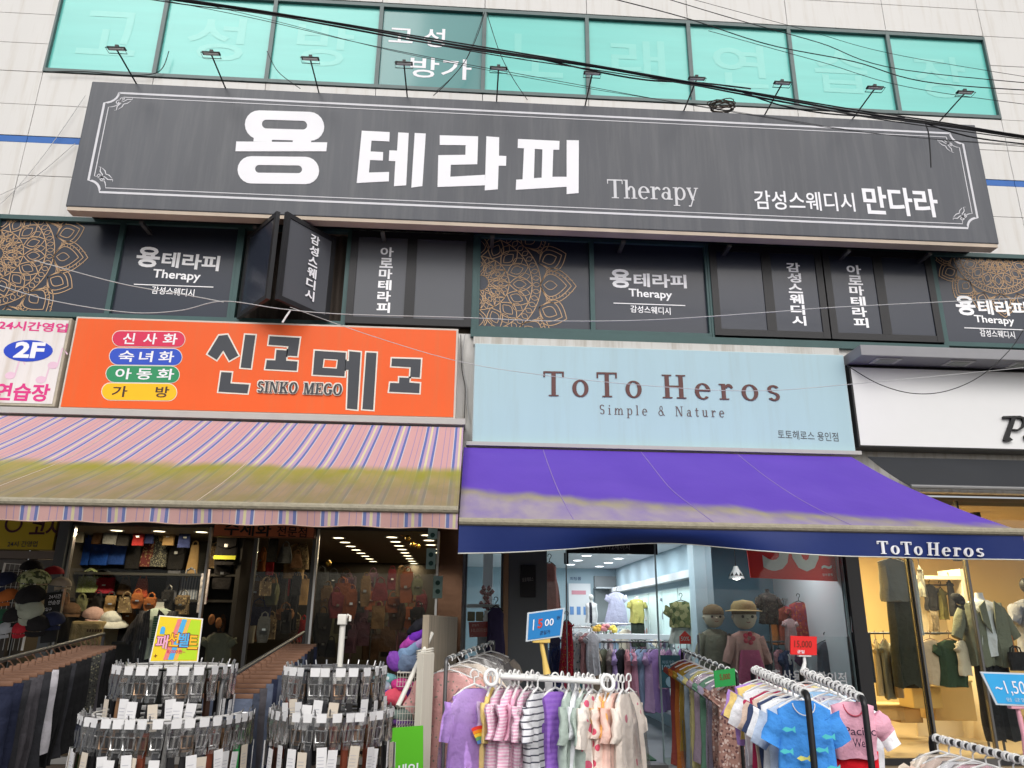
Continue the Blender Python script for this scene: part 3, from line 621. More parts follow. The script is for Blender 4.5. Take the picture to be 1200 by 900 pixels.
def awning(label, x0, x1, zb, zf, yf, mt, val, valmat, seams, seam_at=(.2, .45, .7), sm_=None, pip=None):
    t = thing('awning', label, 'awning')
    nu = 60
    def surf(u, v, o=0.0):
        x = x0 + (x1 - x0) * u
        sag = -.07 * math.sin(math.pi * v) + (.006 * math.sin(u * 37 + 2 * v) + .010 * math.sin(u * 17 - 5 * v) * math.sin(v * 5) + .005 * math.sin(u * 71 + v * 9)) * math.sin(math.pi * v) - .012 * math.sin(u * math.pi * seams) ** 2 * math.sin(math.pi * v)
        return (x, -.30 + (yf + .30) * v, zb + (zf - zb) * v + sag - o)
    m = MB(); m.grid(lambda u, v: surf(u, v), nu, 24); m.grid(lambda u, v: surf(1 - u, v, .006), nu, 24); m.build('canvas', mt, t, 60)
    for k in seam_at:
        m = MB(); m.tube([Vector(surf(k, v / 16)) + Vector((0, 0, .0)) for v in range(17)], .005, 5); m.build('seam', sm_, t, 60)
    m = MB(); m.tube([(x0, yf - .02, zf - .01), (x1, yf - .02, zf - .01)], .032, 10); m.build('front_bar', mat('bar_weathered', (.30, .27, .20), .7, .3, 20, .3, 40), t)
    m = MB(); m.grid(lambda u, v: val(u, v, 0), 80, 8); m.grid(lambda u, v: val(1 - u, v, .004), 80, 8); vo = m.build('valance', valmat, t, 60)
    m = MB(); m.tube([val(k / 80, 1, .002) for k in range(81)], .005, 5); m.build('piping', pip or mat('piping_pale', (.6, .6, .55), .7), vo)
    for k in ((.14, .86) if x1 - x0 < 5 else (.3, .86)):
        a = MB(); x = x0 + (x1 - x0) * k; e = x + .35
        a.tube([(x, -.25, zb - .12), (e, -1.5, (zb + zf) / 2 - .16), (x, yf, zf - .05)], .022, 8); a.build('arm', mat('arm_grey', (.35, .35, .35), .5), t)
    return t, vo
AS = awning_mat('awning_striped_cloth', True)
valS = lambda u, v, o: (-7.0 + 6.93 * u, -2.925 + .012 * math.sin(u * 55) * v + .02 * v + o, 2.44 - .125 * v + .006 * math.sin(u * 80) * v)
# valance cloth keeps its stripes almost clean
vs_m = bpy.data.materials.new('awning_valance_cloth')
def val_mat():
    m = AS.copy(); m.name = 'awning_valance_cloth'
    for nd in m.node_tree.nodes:
        if nd.type == 'MATH' and nd.operation == 'MULTIPLY' and abs(nd.inputs[1].default_value - .93) < 1e-3: nd.inputs[1].default_value = .18
    return m
bpy.data.materials.remove(vs_m)
aw1, v1 = awning('faded pink and blue striped awning with a mossy lower half', -7.0, -.07, 3.80, 2.47, -2.9, AS, valS, val_mat(), 3, sm_=mat('seam_pink', (.50, .42, .34), .8), pip=mat('piping_pink', (.45, .30, .24), .8))
def valP(u, v, o):
    bot = .19 + .035 * max(0, 1 - u * 4) ** 1.2 - .085 * math.exp(-((u - .36) / .16) ** 2) + .01 * u
    curl = .10 * math.exp(-((u - .36) / .16) ** 2)
    return (-.06 + 4.65 * u, -2.925 + .03 * math.sin(u * 9) * v + curl * v * v + .014 * math.sin(u * 31) * v + o, 2.345 - bot * v)
NAVY = mat('valance_navy', (.008, .022, .125), .55, .15, 2, .1, 10)
aw2, v2 = awning('purple awning stained pale along its front with a navy lettered valance', -.06, 4.60, 3.56, 2.38, -2.9, awning_mat('awning_purple_cloth', False), valP, NAVY, 4, sm_=mat('seam_lilac', (.27, .20, .44), .8))
m = MB(); write(m, '', (1032, 649), (1098, 651), 15, -2.962, glyphs=serif('ToTo', .2)); write(m, '', (1092, 651), (1157, 652), 14, -2.962, glyphs=serif('Heros', .22))
m.v = []; m.f = []
write(m, '', (1032, 648.5), (1085, 650), 15, -2.965, glyphs=serif('ToTo', .22)); write(m, '', (1092, 650), (1157, 652), 15, -2.965, glyphs=serif('Heros', .25))
for dx in (-.5, .5): write(m, '', (1032 + dx, 648.5), (1085 + dx, 650), 15, -2.9655, glyphs=serif('ToTo', .22)); write(m, '', (1092 + dx, 650), (1157 + dx, 652), 15, -2.9655, glyphs=serif('Heros', .25))
m.v = [(x, valP((x + .06) / 4.65, min(1, max(0, (2.345 - z) / (2.345 - valP((x + .06) / 4.65, 1, 0)[2]))), 0)[1] - .004 - .00003 * (i // 4), z) for i, (x, y, z) in enumerate(m.v)]
m.build('lettering', WVINYL, v2)
# rolled black awning at the right
t = thing('awning', 'short black awning rolled almost shut under the white sign', 'awning')
b0 = P(1010, 535, -.3); b1 = P(1068, 572, -1.0)
m = MB(); m.grid(lambda u, v: (4.80 + 3.5 * u, -.3 - .8 * v, b0.z + (b1.z - b0.z) * v - .02 * math.sin(math.pi * v)), 20, 8); m.grid(lambda u, v: (8.30 - 3.5 * u, -.3 - .8 * v, b0.z - .006 + (b1.z - b0.z) * v - .02 * math.sin(math.pi * v)), 20, 8); m.build('canvas', mat('black_canvas', (.02, .022, .026), .7, .2, 2), t, 40)
m = MB(); m.tube([(4.8, -1.1, b1.z), (8.3, -1.1, b1.z)], .022); m.build('front_bar', mat('bar_grey', (.2, .2, .2), .5), t)

# ------------------------------------------------------------------ shop rooms
FZ = .15
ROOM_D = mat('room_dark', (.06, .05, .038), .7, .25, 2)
ROOM_W = mat('room_white', (.62, .64, .66), .7, .04, 2)
ROOM_B = mat('room_blue', (.34, .45, .51), .6, .06, 2)
ROOM_Y = mat('room_warm', (.74, .55, .24), .6, .08, 2)
def slab(name, m_, *b): g = MB(); g.box(*b); return g.build(name, m_, bld)
TILE = mat('floor_tile', (.30, .31, .33), .25, .1, 2)
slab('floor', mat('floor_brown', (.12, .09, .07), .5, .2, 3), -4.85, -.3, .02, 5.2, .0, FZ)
slab('floor', TILE, -.02, 4.5, .02, 7.2, .0, FZ)
slab('floor', mat('floor_warm', (.38, .29, .18), .35, .15, 2), 4.6, 14, .02, 5.2, .0, FZ)
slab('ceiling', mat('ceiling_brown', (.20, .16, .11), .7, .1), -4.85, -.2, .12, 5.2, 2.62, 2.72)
slab('ceiling', ROOM_W, -.0, 4.6, .12, 7.2, 2.721, 2.80)
slab('ceiling', mat('ceiling_warm', (.60, .44, .26), .7, .05), 4.6, 14, .31, 5.2, 3.1, 3.2)
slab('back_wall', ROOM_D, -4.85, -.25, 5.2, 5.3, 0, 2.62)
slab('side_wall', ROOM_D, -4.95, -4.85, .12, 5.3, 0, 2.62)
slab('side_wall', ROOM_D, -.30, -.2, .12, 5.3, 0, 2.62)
slab('back_wall', ROOM_B, -.1, 3.3, 7.2, 7.3, 0, 2.72)
slab('side_wall', ROOM_W, -.1, .0, .12, 7.2, 0, 2.72)
slab('side_wall', ROOM_B, 3.141, 3.22, 1.0, 7.2, 0, 2.72)
slab('alcove_wall', mat('alcove_blue', (.13, .23, .29), .6), 3.22, 4.5, 2.2, 2.3, 0, 2.72)
slab('side_wall', ROOM_W, 4.50, 4.58, .12, 5.2, 0, 3.1)
slab('side_wall', ROOM_Y, 4.58, 4.66, .12, 5.2, 0, 3.1)
slab('back_wall', ROOM_Y, 4.66, 14, 5.0, 5.1, 0, 3.1)
slab('pier', mat('pier_blue', (.42, .54, .60), .5), 2.98, 3.14, 1.0, 1.25, FZ, 2.72)
slab('stairwell_wall', DARKWALL, -12, -4.96, .02, .12, 0, 2.76)
slab('entrance_column', GREYCOL, P(67, 630, -.06).x, -4.48, -.06, .1, 0, 2.75)
slab('lintel', DARKWALL, -4.47, -.05, .0, .11, 2.62, 2.758)
COPPER = mat('copper_mirror', (.15, .085, .055), .14, .25, 2, .12, 3, metal=.95)
slab('copper_column', COPPER, -.30, -.03, -.05, .3, 0, 2.755)
slab('grey_column', GREYCOL, .50, .94, -.05, .3, 0, 2.755)
slab('wood_trim', mat('wood_trim', (.25, .15, .08), .4, .3, 4, stretch=(8, 8, 1)), .44, .498, -.06, .1, 0, 2.755)
slab('dark_column', BLACK_FR, 4.50, 4.66, -.06, .11, 0, 3.1)
slab('grey_lintel', mat('lintel_grey', (.16, .16, .165), .6), 4.66, 5.12, -.03, .11, 2.75, 3.2)
slab('door_threshold', DSTEEL, 1.18, 2.24, -.12, .02, .12, .17)
g = MB(); g.box(1.2, 2.2, .25, .9, FZ + .001, FZ + .015); tag(g.build('door_mat', mat('mat_green', (.03, .09, .05), .9, .2, 20, .3, 200)), 'dark green doormat inside the middle shop entrance', 'doormat')

GLS = glass('shop_glass', (.94, .97, .97), .38)
def shop_window(x0, x1, z0, z1, y=.03, posts=(1, 1), fr=STEEL, w=.025, bottom=True):
    m = MB()
    if posts[0]: m.box(x0, x0 + w, y - .03, y + .03, z0, z1)
    if posts[1]: m.box(x1 - w, x1, y - .03, y + .03, z0, z1)
    if bottom: m.box(x0 + w + .001, x1 - w - .001, y - .03, y + .03, z0, z0 + .07)
    o = m.build('shop_window', fr, bld)
    m = MB(); m.box(x0 + w + .002, x1 - w - .002, y - .004, y + .004, z0 + .072, z1 - .002); m.build('glass', GLS, o); return o
shop_window(-4.47, -2.92, FZ, 2.62, fr=STEEL)
shop_window(-1.72, -.31, FZ, 2.62, fr=STEEL)
shop_window(-2.45, -1.74, FZ, 2.62, y=.12, fr=DSTEEL, w=.04)
shop_window(.0, .44, FZ, 2.75, fr=GREYCOL)
shop_window(.94, 1.18, FZ, 2.75, fr=mat('glass_edge', (.25, .32, .32), .2), w=.007)
sw = shop_window(2.23, 4.49, FZ, 2.75, fr=mat('glass_edge', (.25, .32, .32), .2), w=.007)
m = MB(); write(m, '출산용품 할인점', (905, 799), (993, 803), 15, .02, .01); m.build('lettering', GVINYL, sw)
shop_window(2.7, 4.49, FZ, 1.5, y=.07, fr=DSTEEL, w=.01)
shop_window(4.66, 5.30, FZ, 3.1, fr=BLACK_FR, w=.015)
shop_window(5.30, 6.02, FZ, 3.1, y=.0, fr=DSTEEL, w=.025)
shop_window(6.03, 8.6, FZ, 3.1, fr=BLACK_FR, w=.012)

# --- downlights, each with its own lamp
def downlight(loc, col, watt, label, grp, r=.085, em=7.0):
    t = thing('ceiling_downlight', label, 'ceiling light', loc, 0, grp)
    m = MB(); m.lathe([(r, 0), (r * 1.25, 0), (r * 1.25, -.008), (r, -.008), (r, 0)], 20, caps=False); m.build('trim', WHITE, t)
    m = MB(); m.lathe([(r * .98, -.004), (r * .6, -.006)], 20); m.build('lens', mat('lamp_glow_%.2f' % col[2], col, .4, emit=(*col, em)), t)
    l_ = bpy.data.lights.new('downlight_lamp', 'AREA'); l_.shape = 'DISK'; l_.size = r * 2; l_.energy = watt; l_.color = col
    o = bpy.data.objects.new('downlight_lamp', l_); COL.objects.link(o); o.parent = t; o.location = (0, 0, -.02)
WARM = (1, .80, .52); COOL = (.94, .975, 1.0); AMB = (1, .83, .50)
for c, (x, n, nm, y0, dy) in enumerate(((-1.62, 8, 'left', .9, .55), (-.93, 9, 'middle', .7, .55), (-.48, 5, 'right', .4, .6))):
    for i in range(n): downlight((x - .0 * i, y0 + dy * i, 2.62), WARM, 2.0, f'{ORD[i]} downlight from the street in the {nm} row over the bag shop', 'downlights in the bag shop', .07, 5)
for i, x in enumerate((-4.2, -3.7, -3.2)): downlight((x, .5, 2.62), WARM, 7, ('left', 'middle', 'right')[i] + ' unseen downlight added to brighten the bag display shelves', 'downlights in the bag shop', .07, 5)  # added lamps, out of sight behind the valance, to brighten the shelf goods
for c, (x, n, nm, y0, dy) in enumerate(((2.05, 6, 'left', 1.0, 1.02), (2.69, 7, 'right', .6, .98))):
    for i in range(n): downlight((x, y0 + dy * i, 2.72), COOL, 6, f'{ORD[i]} downlight from the street in the {nm} row over the children clothes shop', 'downlights in the children clothes shop')
for i, (x, y) in enumerate(((3.55, .8), (4.15, .8), (.8, 1.4))):
    downlight((x, y, 2.72), COOL, 4.5, ('downlight over the left half of the display alcove', 'downlight over the right half of the display alcove by the red sale sign', 'downlight near the left wall of the children clothes shop')[i], 'downlights in the children clothes shop')
for i, (x, y) in enumerate(((5.0, 1.2), (5.9, 1.0), (6.6, 1.6), (5.5, 2.8), (6.5, 3.4))):
    downlight((x, y, 3.1), AMB, 58, ORD[i] + ' warm downlight in the ceiling of the right hand shop, counted from the street', 'downlights in the warm shop')
SPOTS = ((1143, 604, .9), (1108, 652, 2.0), (1122, 655, 2.2), (1137, 653, 2.0))
for i, (px, py, y) in enumerate(SPOTS):
    c = P(px, py, y); t = thing('spotlight', ('large spotlight hanging under the warm ceiling', 'left small spotlight deeper in the warm shop', 'middle small spotlight deeper in the warm shop', 'right small spotlight deeper in the warm shop')[i], 'spotlight', c, 0, 'spotlights in the warm shop')
    m = MB(); m.lathe([(.03, .12), (.06, .09), (.065, -.02), (.058, -.03)], 14); m.tube([(0, 0, .1), (0, 0, 3.1 - c.z)], .008, 6); m.build('lamp_body', BLACK, t, 40)
    m = MB(); m.lathe([(.056, -.025), (.03, -.026)], 14); m.build('lens', mat('spot_glow', (1, .85, .55), .4, emit=(1, .85, .55, 6)), t)

# ------------------------------------------------------------------ makers for the goods
PLASTIC = glass('clear_plastic', (.99, .99, .99), .6, .12, .02)
PLASTIC_M = glass('milky_plastic', (.98, .98, .98), .6, .25, .05)
def _milky():
    n = PLASTIC_M.node_tree.nodes; l = PLASTIC_M.node_tree.links; o = [x for x in n if x.type == 'OUTPUT_MATERIAL'][0]; s = o.inputs[0].links[0].from_socket
    d = n.new('ShaderNodeBsdfDiffuse'); d.inputs[0].default_value = (.72, .70, .69, 1); t = n.new('ShaderNodeBsdfTranslucent'); t.inputs[0].default_value = (.72, .70, .69, 1)
    a = n.new('ShaderNodeMixShader'); l.new(d.outputs[0], a.inputs[1]); l.new(t.outputs[0], a.inputs[2]); b = n.new('ShaderNodeMixShader'); b.inputs[0].default_value = .26
    l.new(s, b.inputs[1]); l.new(a.outputs[0], b.inputs[2]); l.new(b.outputs[0], o.inputs[0])
_milky()
WOOD_H = mat('hanger_wood', (.17, .085, .05), .5, .25, 10)
HW = mat('hanger_white', (.75, .75, .74), .35, .03)
def cloth_shell(mb, hw, L, T, seed=0, nu=14, nv=14, fold=.35, freq=3.0, zt=0.0, cx=0.0, T_=None, ztop=None):
    """closed hanging body; hw(v) half width, thickness T, falls from zt to zt-L with folds that deepen downwards"""
    r_ = random.Random(seed); ph = r_.uniform(0, 6); ph2 = r_.uniform(0, 6); N = 2 * nu; vs = []; fs = []
    for j in range(nv + 1):
        v = j / nv; h = hw(v); th = T * (.35 + .65 * min(1, v * 5)) * .5
        for k in range(N):
            a = 2 * math.pi * k / N; c, s = math.cos(a), math.sin(a)
            x = h * math.copysign(abs(c) ** .7, c); y = th * math.copysign(abs(s) ** .7, s)
            u = x / max(h, .01)
            w = fold * T * (v ** .8) * (math.sin(u * freq * math.pi + ph + v) * .6 + math.sin(u * freq * 1.9 * math.pi + ph2 + 1.5 * v) * .35 + .22 * math.sin(v * 14 + u * 3 + ph2) * math.sin(u * 4 + ph))
            z = zt - L * v - (.02 * L * math.sin(u * 5 + ph) if v > .9 else 0)
            if ztop and v < .12: z -= ztop * abs(u) * (1 - v / .12)
            vs.append((cx + x + .012 * v * math.sin(7 * v + ph), y + w, z))
    for j in range(nv):
        fs += [(j * N + k, j * N + (k + 1) % N, (j + 1) * N + (k + 1) % N, (j + 1) * N + k) for k in range(N)]
    fs += [tuple(range(N))[::-1], tuple(range(nv * N, (nv + 1) * N))]
    return mb.add(vs, fs, T_)
def sleeve(mb, side, sh, z0, L, ang, r0, r1, T, seed):
    r_ = random.Random(seed + side); vs = []; fs = []; n = 10; nv = 5
    d = Vector((side * math.cos(ang), 0, -math.sin(ang))); nn = Vector((side * math.sin(ang), 0, math.cos(ang)))
    o = Vector((side * sh * .9, 0, z0 - r0 * .9))
    for j in range(nv + 1):
        v = j / nv; c = o + d * (L * v) + Vector((0, .01 * math.sin(v * 5 + r_.random() * 3), -.10 * L * v * v)); r = (r0 + (r1 - r0) * v) * (1 + .06 * math.sin(v * 9 + seed))
        for k in range(n):
            a = 2 * math.pi * k / n; vs.append(tuple(c + nn * r * math.cos(a) * (1 + .08 * math.sin(2 * a + v * 6 + seed)) + Vector((0, T * .36 * math.sin(a) * (1 + .25 * math.sin(3 * a + v * 5 + seed)), 0))))
    for j in range(nv): fs += [(j * n + k, j * n + (k + 1) % n, (j + 1) * n + (k + 1) % n, (j + 1) * n + k) for k in range(n)]
    fs.append(tuple(range(nv * n, (nv + 1) * n))); fs.append(tuple(range(n))[::-1])
    return mb.add(vs, fs)
def top_shape(w, L, sl=.14, ang=R(52), flare=1.0, T=.05, seed=0, sw=.075, fold=.35):
    """shirt or dress body with sleeves, shoulder line at z=0"""
    m = MB(); sh = w * .46
    def hw(v):
        if v < .07: return sh * (.42 + .58 * (v / .07) ** .8)
        return sh * (1.0 - .04 * math.sin(min(1, (v - .07) * 3) * math.pi) + (flare - 1) * max(0, (v - .25) / .75))
    cloth_shell(m, hw, L, T, seed, fold=fold, ztop=.0)
    if sl > 0:
        for s in (-1, 1): sleeve(m, s, sh, -.02, sl, ang, sw, sw * .82, T, seed)
    return m
def hanger_mesh(w, hook=.07):
    m = MB(); m.tube([(-w * .42, 0, -.035), (-w * .2, 0, .0), (0, 0, .02), (w * .2, 0, 0), (w * .42, 0, -.035)], .006, 6)
    m.tube([(0, 0, .02), (0, 0, .05)] + [(.022 * math.cos(R(a)) - .0, .0, .05 + hook - .03 + .022 * math.sin(R(a))) for a in range(-30, 211, 30)], .0045, 6)
    return m
_mc = {}
def cached(key, fn, m_, smooth=50):
    k = (key, m_.name)
    if k not in _mc: _mc[k] = fn().mesh(key if isinstance(key, str) else str(key[0]), m_, smooth)
    return _mc[k]
def garment(name, label, cat, loc, rz, fab, w=.36, L=.5, sl=.14, flare=1.0, T=.06, seed=0, grp=None, hang=HW, hook=.07, cover=None, fold=.35, ang=R(52), extra=None, sw=.075):
    t = thing(name, label, cat, loc, rz, grp)
    m = top_shape(w, L, sl, ang, flare, T, seed, sw, fold); m.build('cloth', fab, t, 60)
    if hang: link('hanger', cached(('hanger', w, hook), lambda: hanger_mesh(w, hook), hang), t)
    if cover:
        m = MB(); cloth_shell(m, lambda v: w * .5 * (.5 + .55 * min(1, v * 6)) * (1 + (flare - 1) * v * .7) + .02, L * 1.05, T * 1.35 + .01, seed + 5, 10, 8, fold=.3, freq=6); m.build('plastic_cover', cover, t, 60)
    if extra: extra(t)
    return t
def mesh_part(t, name, m, fn, smooth=None):
    b = MB(); fn(b); return b.build(name, m, t, smooth)

# ------------------------------------------------------------------ display rooms behind the glass
def bag(label, px, py, w, h, Y, fab, kind='tote', grp='bags behind the bag shop window', rz=0, ex=None):
    """hand bag whose middle is at the photo point"""
    c = P(px, py, Y); s = (Y + 9) / F_PX; w *= s; h *= s
    t = thing('bag', label, 'bag', (c.x, c.y, c.z - h / 2), rz, grp)
    d = min(.14, w * .4)
    def body(b):
        n = 20; vs = []; fs = []; nv = 8
        for j in range(nv + 1):
            v = j / nv; k_ = {'tote': 1 - .06 * (1 - v), 'round': .55 + .45 * math.sin(math.pi * (.12 + .76 * v)), 'clutch': 1 - .1 * v, 'pouch': 1 - .55 * max(0, v - .35), 'back': .8 + .2 * math.sin(math.pi * min(1, v + .2))}[kind]
            dd = d * (1 - .55 * v) if kind != 'round' else d * (.7 + .3 * math.sin(math.pi * v))
            for i in range(n):
                a = 2 * math.pi * i / n; cc, ss = math.cos(a), math.sin(a)
                vs.append((w / 2 * k_ * math.copysign(abs(cc) ** .5, cc), dd / 2 * math.copysign(abs(ss) ** .6, ss) + .006 * math.sin(7 * v + 3 * cc), h * v))
        for j in range(nv): fs += [(j * n + i, j * n + (i + 1) % n, (j + 1) * n + (i + 1) % n, (j + 1) * n + i) for i in range(n)]
        fs += [tuple(range(n))[::-1], tuple(range(nv * n, nv * n + n))]; b.add(vs, fs)
    mesh_part(t, 'bag_body', fab, body, 50)
    for y in (-d * .3, d * .3) if kind == 'tote' else (0,):
        mesh_part(t, 'handle', fab if kind != 'clutch' else DSTEEL, lambda b: b.tube([(-w * .25, y, h * .97), (-w * .2, y, h + w * .22), (0, y, h + w * .34), (w * .2, y, h + w * .22), (w * .25, y, h * .97)], .009, 6), 50)
    if kind in ('clutch', 'back', 'round'):
        mesh_part(t, 'flap', fab, lambda b: b.prism([(-w * .46, h * .9), (w * .46, h * .9), (w * .40, h * .5), (0, h * .42), (-w * .40, h * .5)], -d / 2 - .012, -d / 2 + .0 + .03))
        mesh_part(t, 'clasp', STEEL, lambda b: b.box(-.02, .02, -d / 2 - .018, -d / 2 - .0125, h * .46, h * .54))
    if ex: ex(t, w, h, d)
    return t
f_ = lambda n, c, k='plain', **q: fabric(n, c, k, **q)
SHELF = mat('shelf_dark', (.03, .028, .025), .6, .15)
sh = thing('display_shelf', 'dark display shelving of bags behind the bag shop window', 'shelf', (0, 0, 0))
for y in (672, 702, 752): z = P(170, y, 1.1).z; mesh_part(sh, 'shelf_board', SHELF, lambda b: b.box(-4.9 + .08, -2.86, .95, 1.45, z - .03, z))
mesh_part(sh, 'back_panel', SHELF, lambda b: b.box(-4.77, -2.86, 1.46, 1.5, FZ, 2.6)); mesh_part(sh, 'side_panel', SHELF, lambda b: b.box(-2.855, -2.80, .9, 1.5, FZ, 2.6))
BLUE = f_('canvas_blue', (.015, .07, .36)); BLK = f_('leather_black', (.016, .015, .016)); BRN = f_('leather_brown', (.10, .055, .03)); TAN = f_('leather_tan', (.34, .22, .10)); RED = f_('leather_red', (.36, .02, .04)); OLV = f_('cloth_olive', (.10, .10, .06))
for a in (('royal blue tote bag at the left end of the top shelf', 97, 646, 19, 30, BLUE, 'tote'), ('wide royal blue tote bag in the middle of the top shelf', 118, 646, 21, 30, BLUE, 'tote'), ('royal blue tote bag half behind its neighbour on the top shelf', 138, 646, 19, 29, f_('canvas_blue2', (.02, .06, .26)), 'tote'),
          ('black shoulder bag right of the blue totes', 158, 645, 16, 40, BLK, 'pouch'), ('dark red and brown patterned pouch bag on the top shelf', 174, 648, 15, 30, f_('pat_red', (.12, .03, .03), 'dots', c2=(.30, .2, .1), scale=40), 'pouch'), ('dark grey mesh bag with pale dots on the top shelf', 188, 645, 18, 36, f_('pat_grey', (.05, .05, .05), 'dots', c2=(.3, .28, .2), scale=60), 'pouch'),
          ('black back pack at the right of the top shelf', 208, 648, 18, 36, BLK, 'back'), ('tall tan folded umbrella bag at the right end of the top shelf', 226, 660, 13, 40, TAN, 'pouch'), ('brown wicker bag hanging highest near the valance', 194, 622, 14, 24, f_('wicker', (.26, .16, .06), 'dots', c2=(.1, .06, .03), scale=60), 'round'), ('grey and black hand bag hanging under the valance', 172, 622, 22, 22, OLV, 'tote'), ('black leather bag hanging under the valance', 212, 624, 20, 26, BLK, 'back'), ('dark green satchel hanging under the valance at the left', 140, 622, 24, 20, f_('cloth_green', (.03, .06, .05)), 'tote'),
          ('pale green patterned clutch bag on the middle shelf', 104, 685, 25, 17, f_('pat_lime', (.42, .50, .20), 'dots', c2=(.62, .62, .45), scale=70), 'tote'), ('dark red box clutch on the middle shelf', 124, 686, 20, 17, RED, 'clutch'), ('orange red crocheted pouch on the middle shelf', 166, 689, 15, 20, f_('pat_orange', (.42, .06, .02), 'dots', c2=(.6, .15, .06), scale=90), 'pouch'), ('brown pouch right of the lime clutch', 146, 688, 14, 16, BRN, 'pouch'), ('small dark bag at the left end of the middle shelf', 82, 688, 16, 14, OLV, 'round'),
          ('grey upright wallet case standing right on the middle shelf', 202, 686, 14, 34, f_('case_grey', (.10, .10, .12)), 'tote'), ('white and grey striped scarf bag on the middle shelf', 222, 690, 22, 30, f_('pat_lgrey', (.36, .38, .44), 'vstripes', c2=(.14, .16, .22), scale=30), 'tote'),
          ('amber brown hand bag at the right of the lowest shelf', 151, 722, 14, 22, f_('leather_amber', (.22, .09, .02)), 'round')):
    bag(a[0], a[1], a[2], a[3], a[4], 1.15 if a[2] > 630 else 1.05, a[5], a[6])
for i, (lb, px, py, w, h, Y, fab, k) in enumerate((('black back pack with a yellow stripe at the shop door', 267, 640, 26, 42, .9, BLK, 'back'), ('bright red shoulder bag hanging inside the door', 291, 659, 15, 22, 1.4, RED, 'pouch'), ('tall red scarf bag hanging inside the door', 317, 658, 9, 30, 1.5, f_('red2', (.34, .02, .03)), 'tote'), ('beige cloth bag hanging high inside the door', 345, 662, 24, 30, 1.8, TAN, 'tote'),
        ('tan leather bucket bag hanging beside the trousers', 318, 690, 17, 24, 1.6, f_('leather_tan2', (.30, .15, .05)), 'pouch'), ('brown basket bag low inside the door', 334, 720, 20, 12, 1.6, f_('basket', (.20, .09, .04)), 'round'), ('navy travel bag low inside the door', 303, 722, 26, 20, 1.5, f_('navy_bag', (.02, .02, .05)), 'tote'), ('black sling bag beside the door post', 262, 672, 22, 34, 1.0, BLK, 'back'), ('dark brown satchel beside the red shoulder bag', 300, 694, 18, 24, 1.5, BRN, 'back'))):
    bag(lb, px, py, w, h, Y, fab, k, 'bags inside the bag shop door', ex=(lambda t, w, h, d: mesh_part(t, 'stripe', mat('neon_yellow', (.6, .62, .05), .5), lambda b: b.box(-w * .46, w * .46, -d / 2 - .022, -d / 2 - .0185, h * .14, h * .24))) if i == 0 else None)
r_ = random.Random(11)
BR_ = [(f_('mx_black', (.02, .018, .018)), 'black'), (f_('mx_brown', (.12, .06, .03)), 'brown'), (f_('mx_tan', (.32, .2, .09)), 'tan'), (f_('mx_red', (.36, .03, .03)), 'red'), (f_('mx_olive', (.14, .14, .07)), 'olive'), (f_('mx_navy', (.03, .04, .12)), 'navy'), (f_('mx_cream', (.42, .38, .3)), 'cream'), (f_('mx_pat', (.2, .14, .08), 'floral', c2=(.4, .3, .15), c3=(.06, .04, .03), scale=40), 'patterned'), (f_('mx_rust', (.34, .11, .03)), 'rust'), (f_('mx_grey', (.14, .14, .14)), 'grey')]
for i in range(30):    # crowded door bay: bags hung in three rows at several depths
    row = i // 10; px = 252 + (i % 10) * 11.5 + r_.uniform(-4, 4); py = (652, 692, 733)[row] + r_.uniform(-10, 10); c = BR_[r_.randrange(10)]; k = r_.choice(['tote', 'pouch', 'back', 'round'])
    bag(f'{c[1]} {dict(tote="tote", pouch="pouch", back="back pack", round="round bag")[k]} crowded in the bag shop doorway, {ORD[i % 10]} in the {("top", "middle", "low")[row]} row', px, py, r_.uniform(10, 19), r_.uniform(14, 30), r_.uniform(1.0, 2.6), c[0], k, 'bags crowded in the doorway', r_.uniform(-.7, .7))
for i in range(18):
    row = i // 9; px = (74, 92, 112, 130, 146, 160, 178, 196, 216)[i % 9] + r_.uniform(-3, 3); py = (628, 706)[row] + r_.uniform(-3, 3); c = BR_[r_.randrange(10)]; k = r_.choice(['tote', 'pouch', 'round', 'clutch'])
    bag(f'small {c[1]} {dict(tote="tote", pouch="pouch", clutch="clutch", round="round bag")[k]} {("hanging over the top shelf", "hanging under the middle shelf")[row]}, {ORD[i % 9]} from the left', px, py, r_.uniform(11, 17), r_.uniform(13, 22), r_.uniform(.80, .92), c[0], k, 'small bags hung along the shelves', r_.uniform(-.5, .5))
r_ = random.Random(3)
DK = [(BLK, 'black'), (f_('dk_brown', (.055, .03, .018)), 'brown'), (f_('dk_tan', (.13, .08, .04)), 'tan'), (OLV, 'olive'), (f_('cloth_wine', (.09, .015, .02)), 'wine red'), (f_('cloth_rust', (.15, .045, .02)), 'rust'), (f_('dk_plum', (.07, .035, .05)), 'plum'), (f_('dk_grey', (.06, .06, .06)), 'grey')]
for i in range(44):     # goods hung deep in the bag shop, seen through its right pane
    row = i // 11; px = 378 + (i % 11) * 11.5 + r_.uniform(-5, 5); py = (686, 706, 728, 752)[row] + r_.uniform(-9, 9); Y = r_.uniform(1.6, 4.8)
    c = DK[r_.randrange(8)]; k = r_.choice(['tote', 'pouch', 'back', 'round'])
    bag(f'{c[1]} {dict(tote="tote", pouch="pouch", back="back pack", round="round bag")[k]} deep in the bag shop, {ORD[i % 11]} in the {("top", "upper", "middle", "lowest")[row]} row', px, py, r_.uniform(9, 22), r_.uniform(12, 34), Y, c[0], k, 'bags hung deep in the bag shop', r_.uniform(-.8, .8))
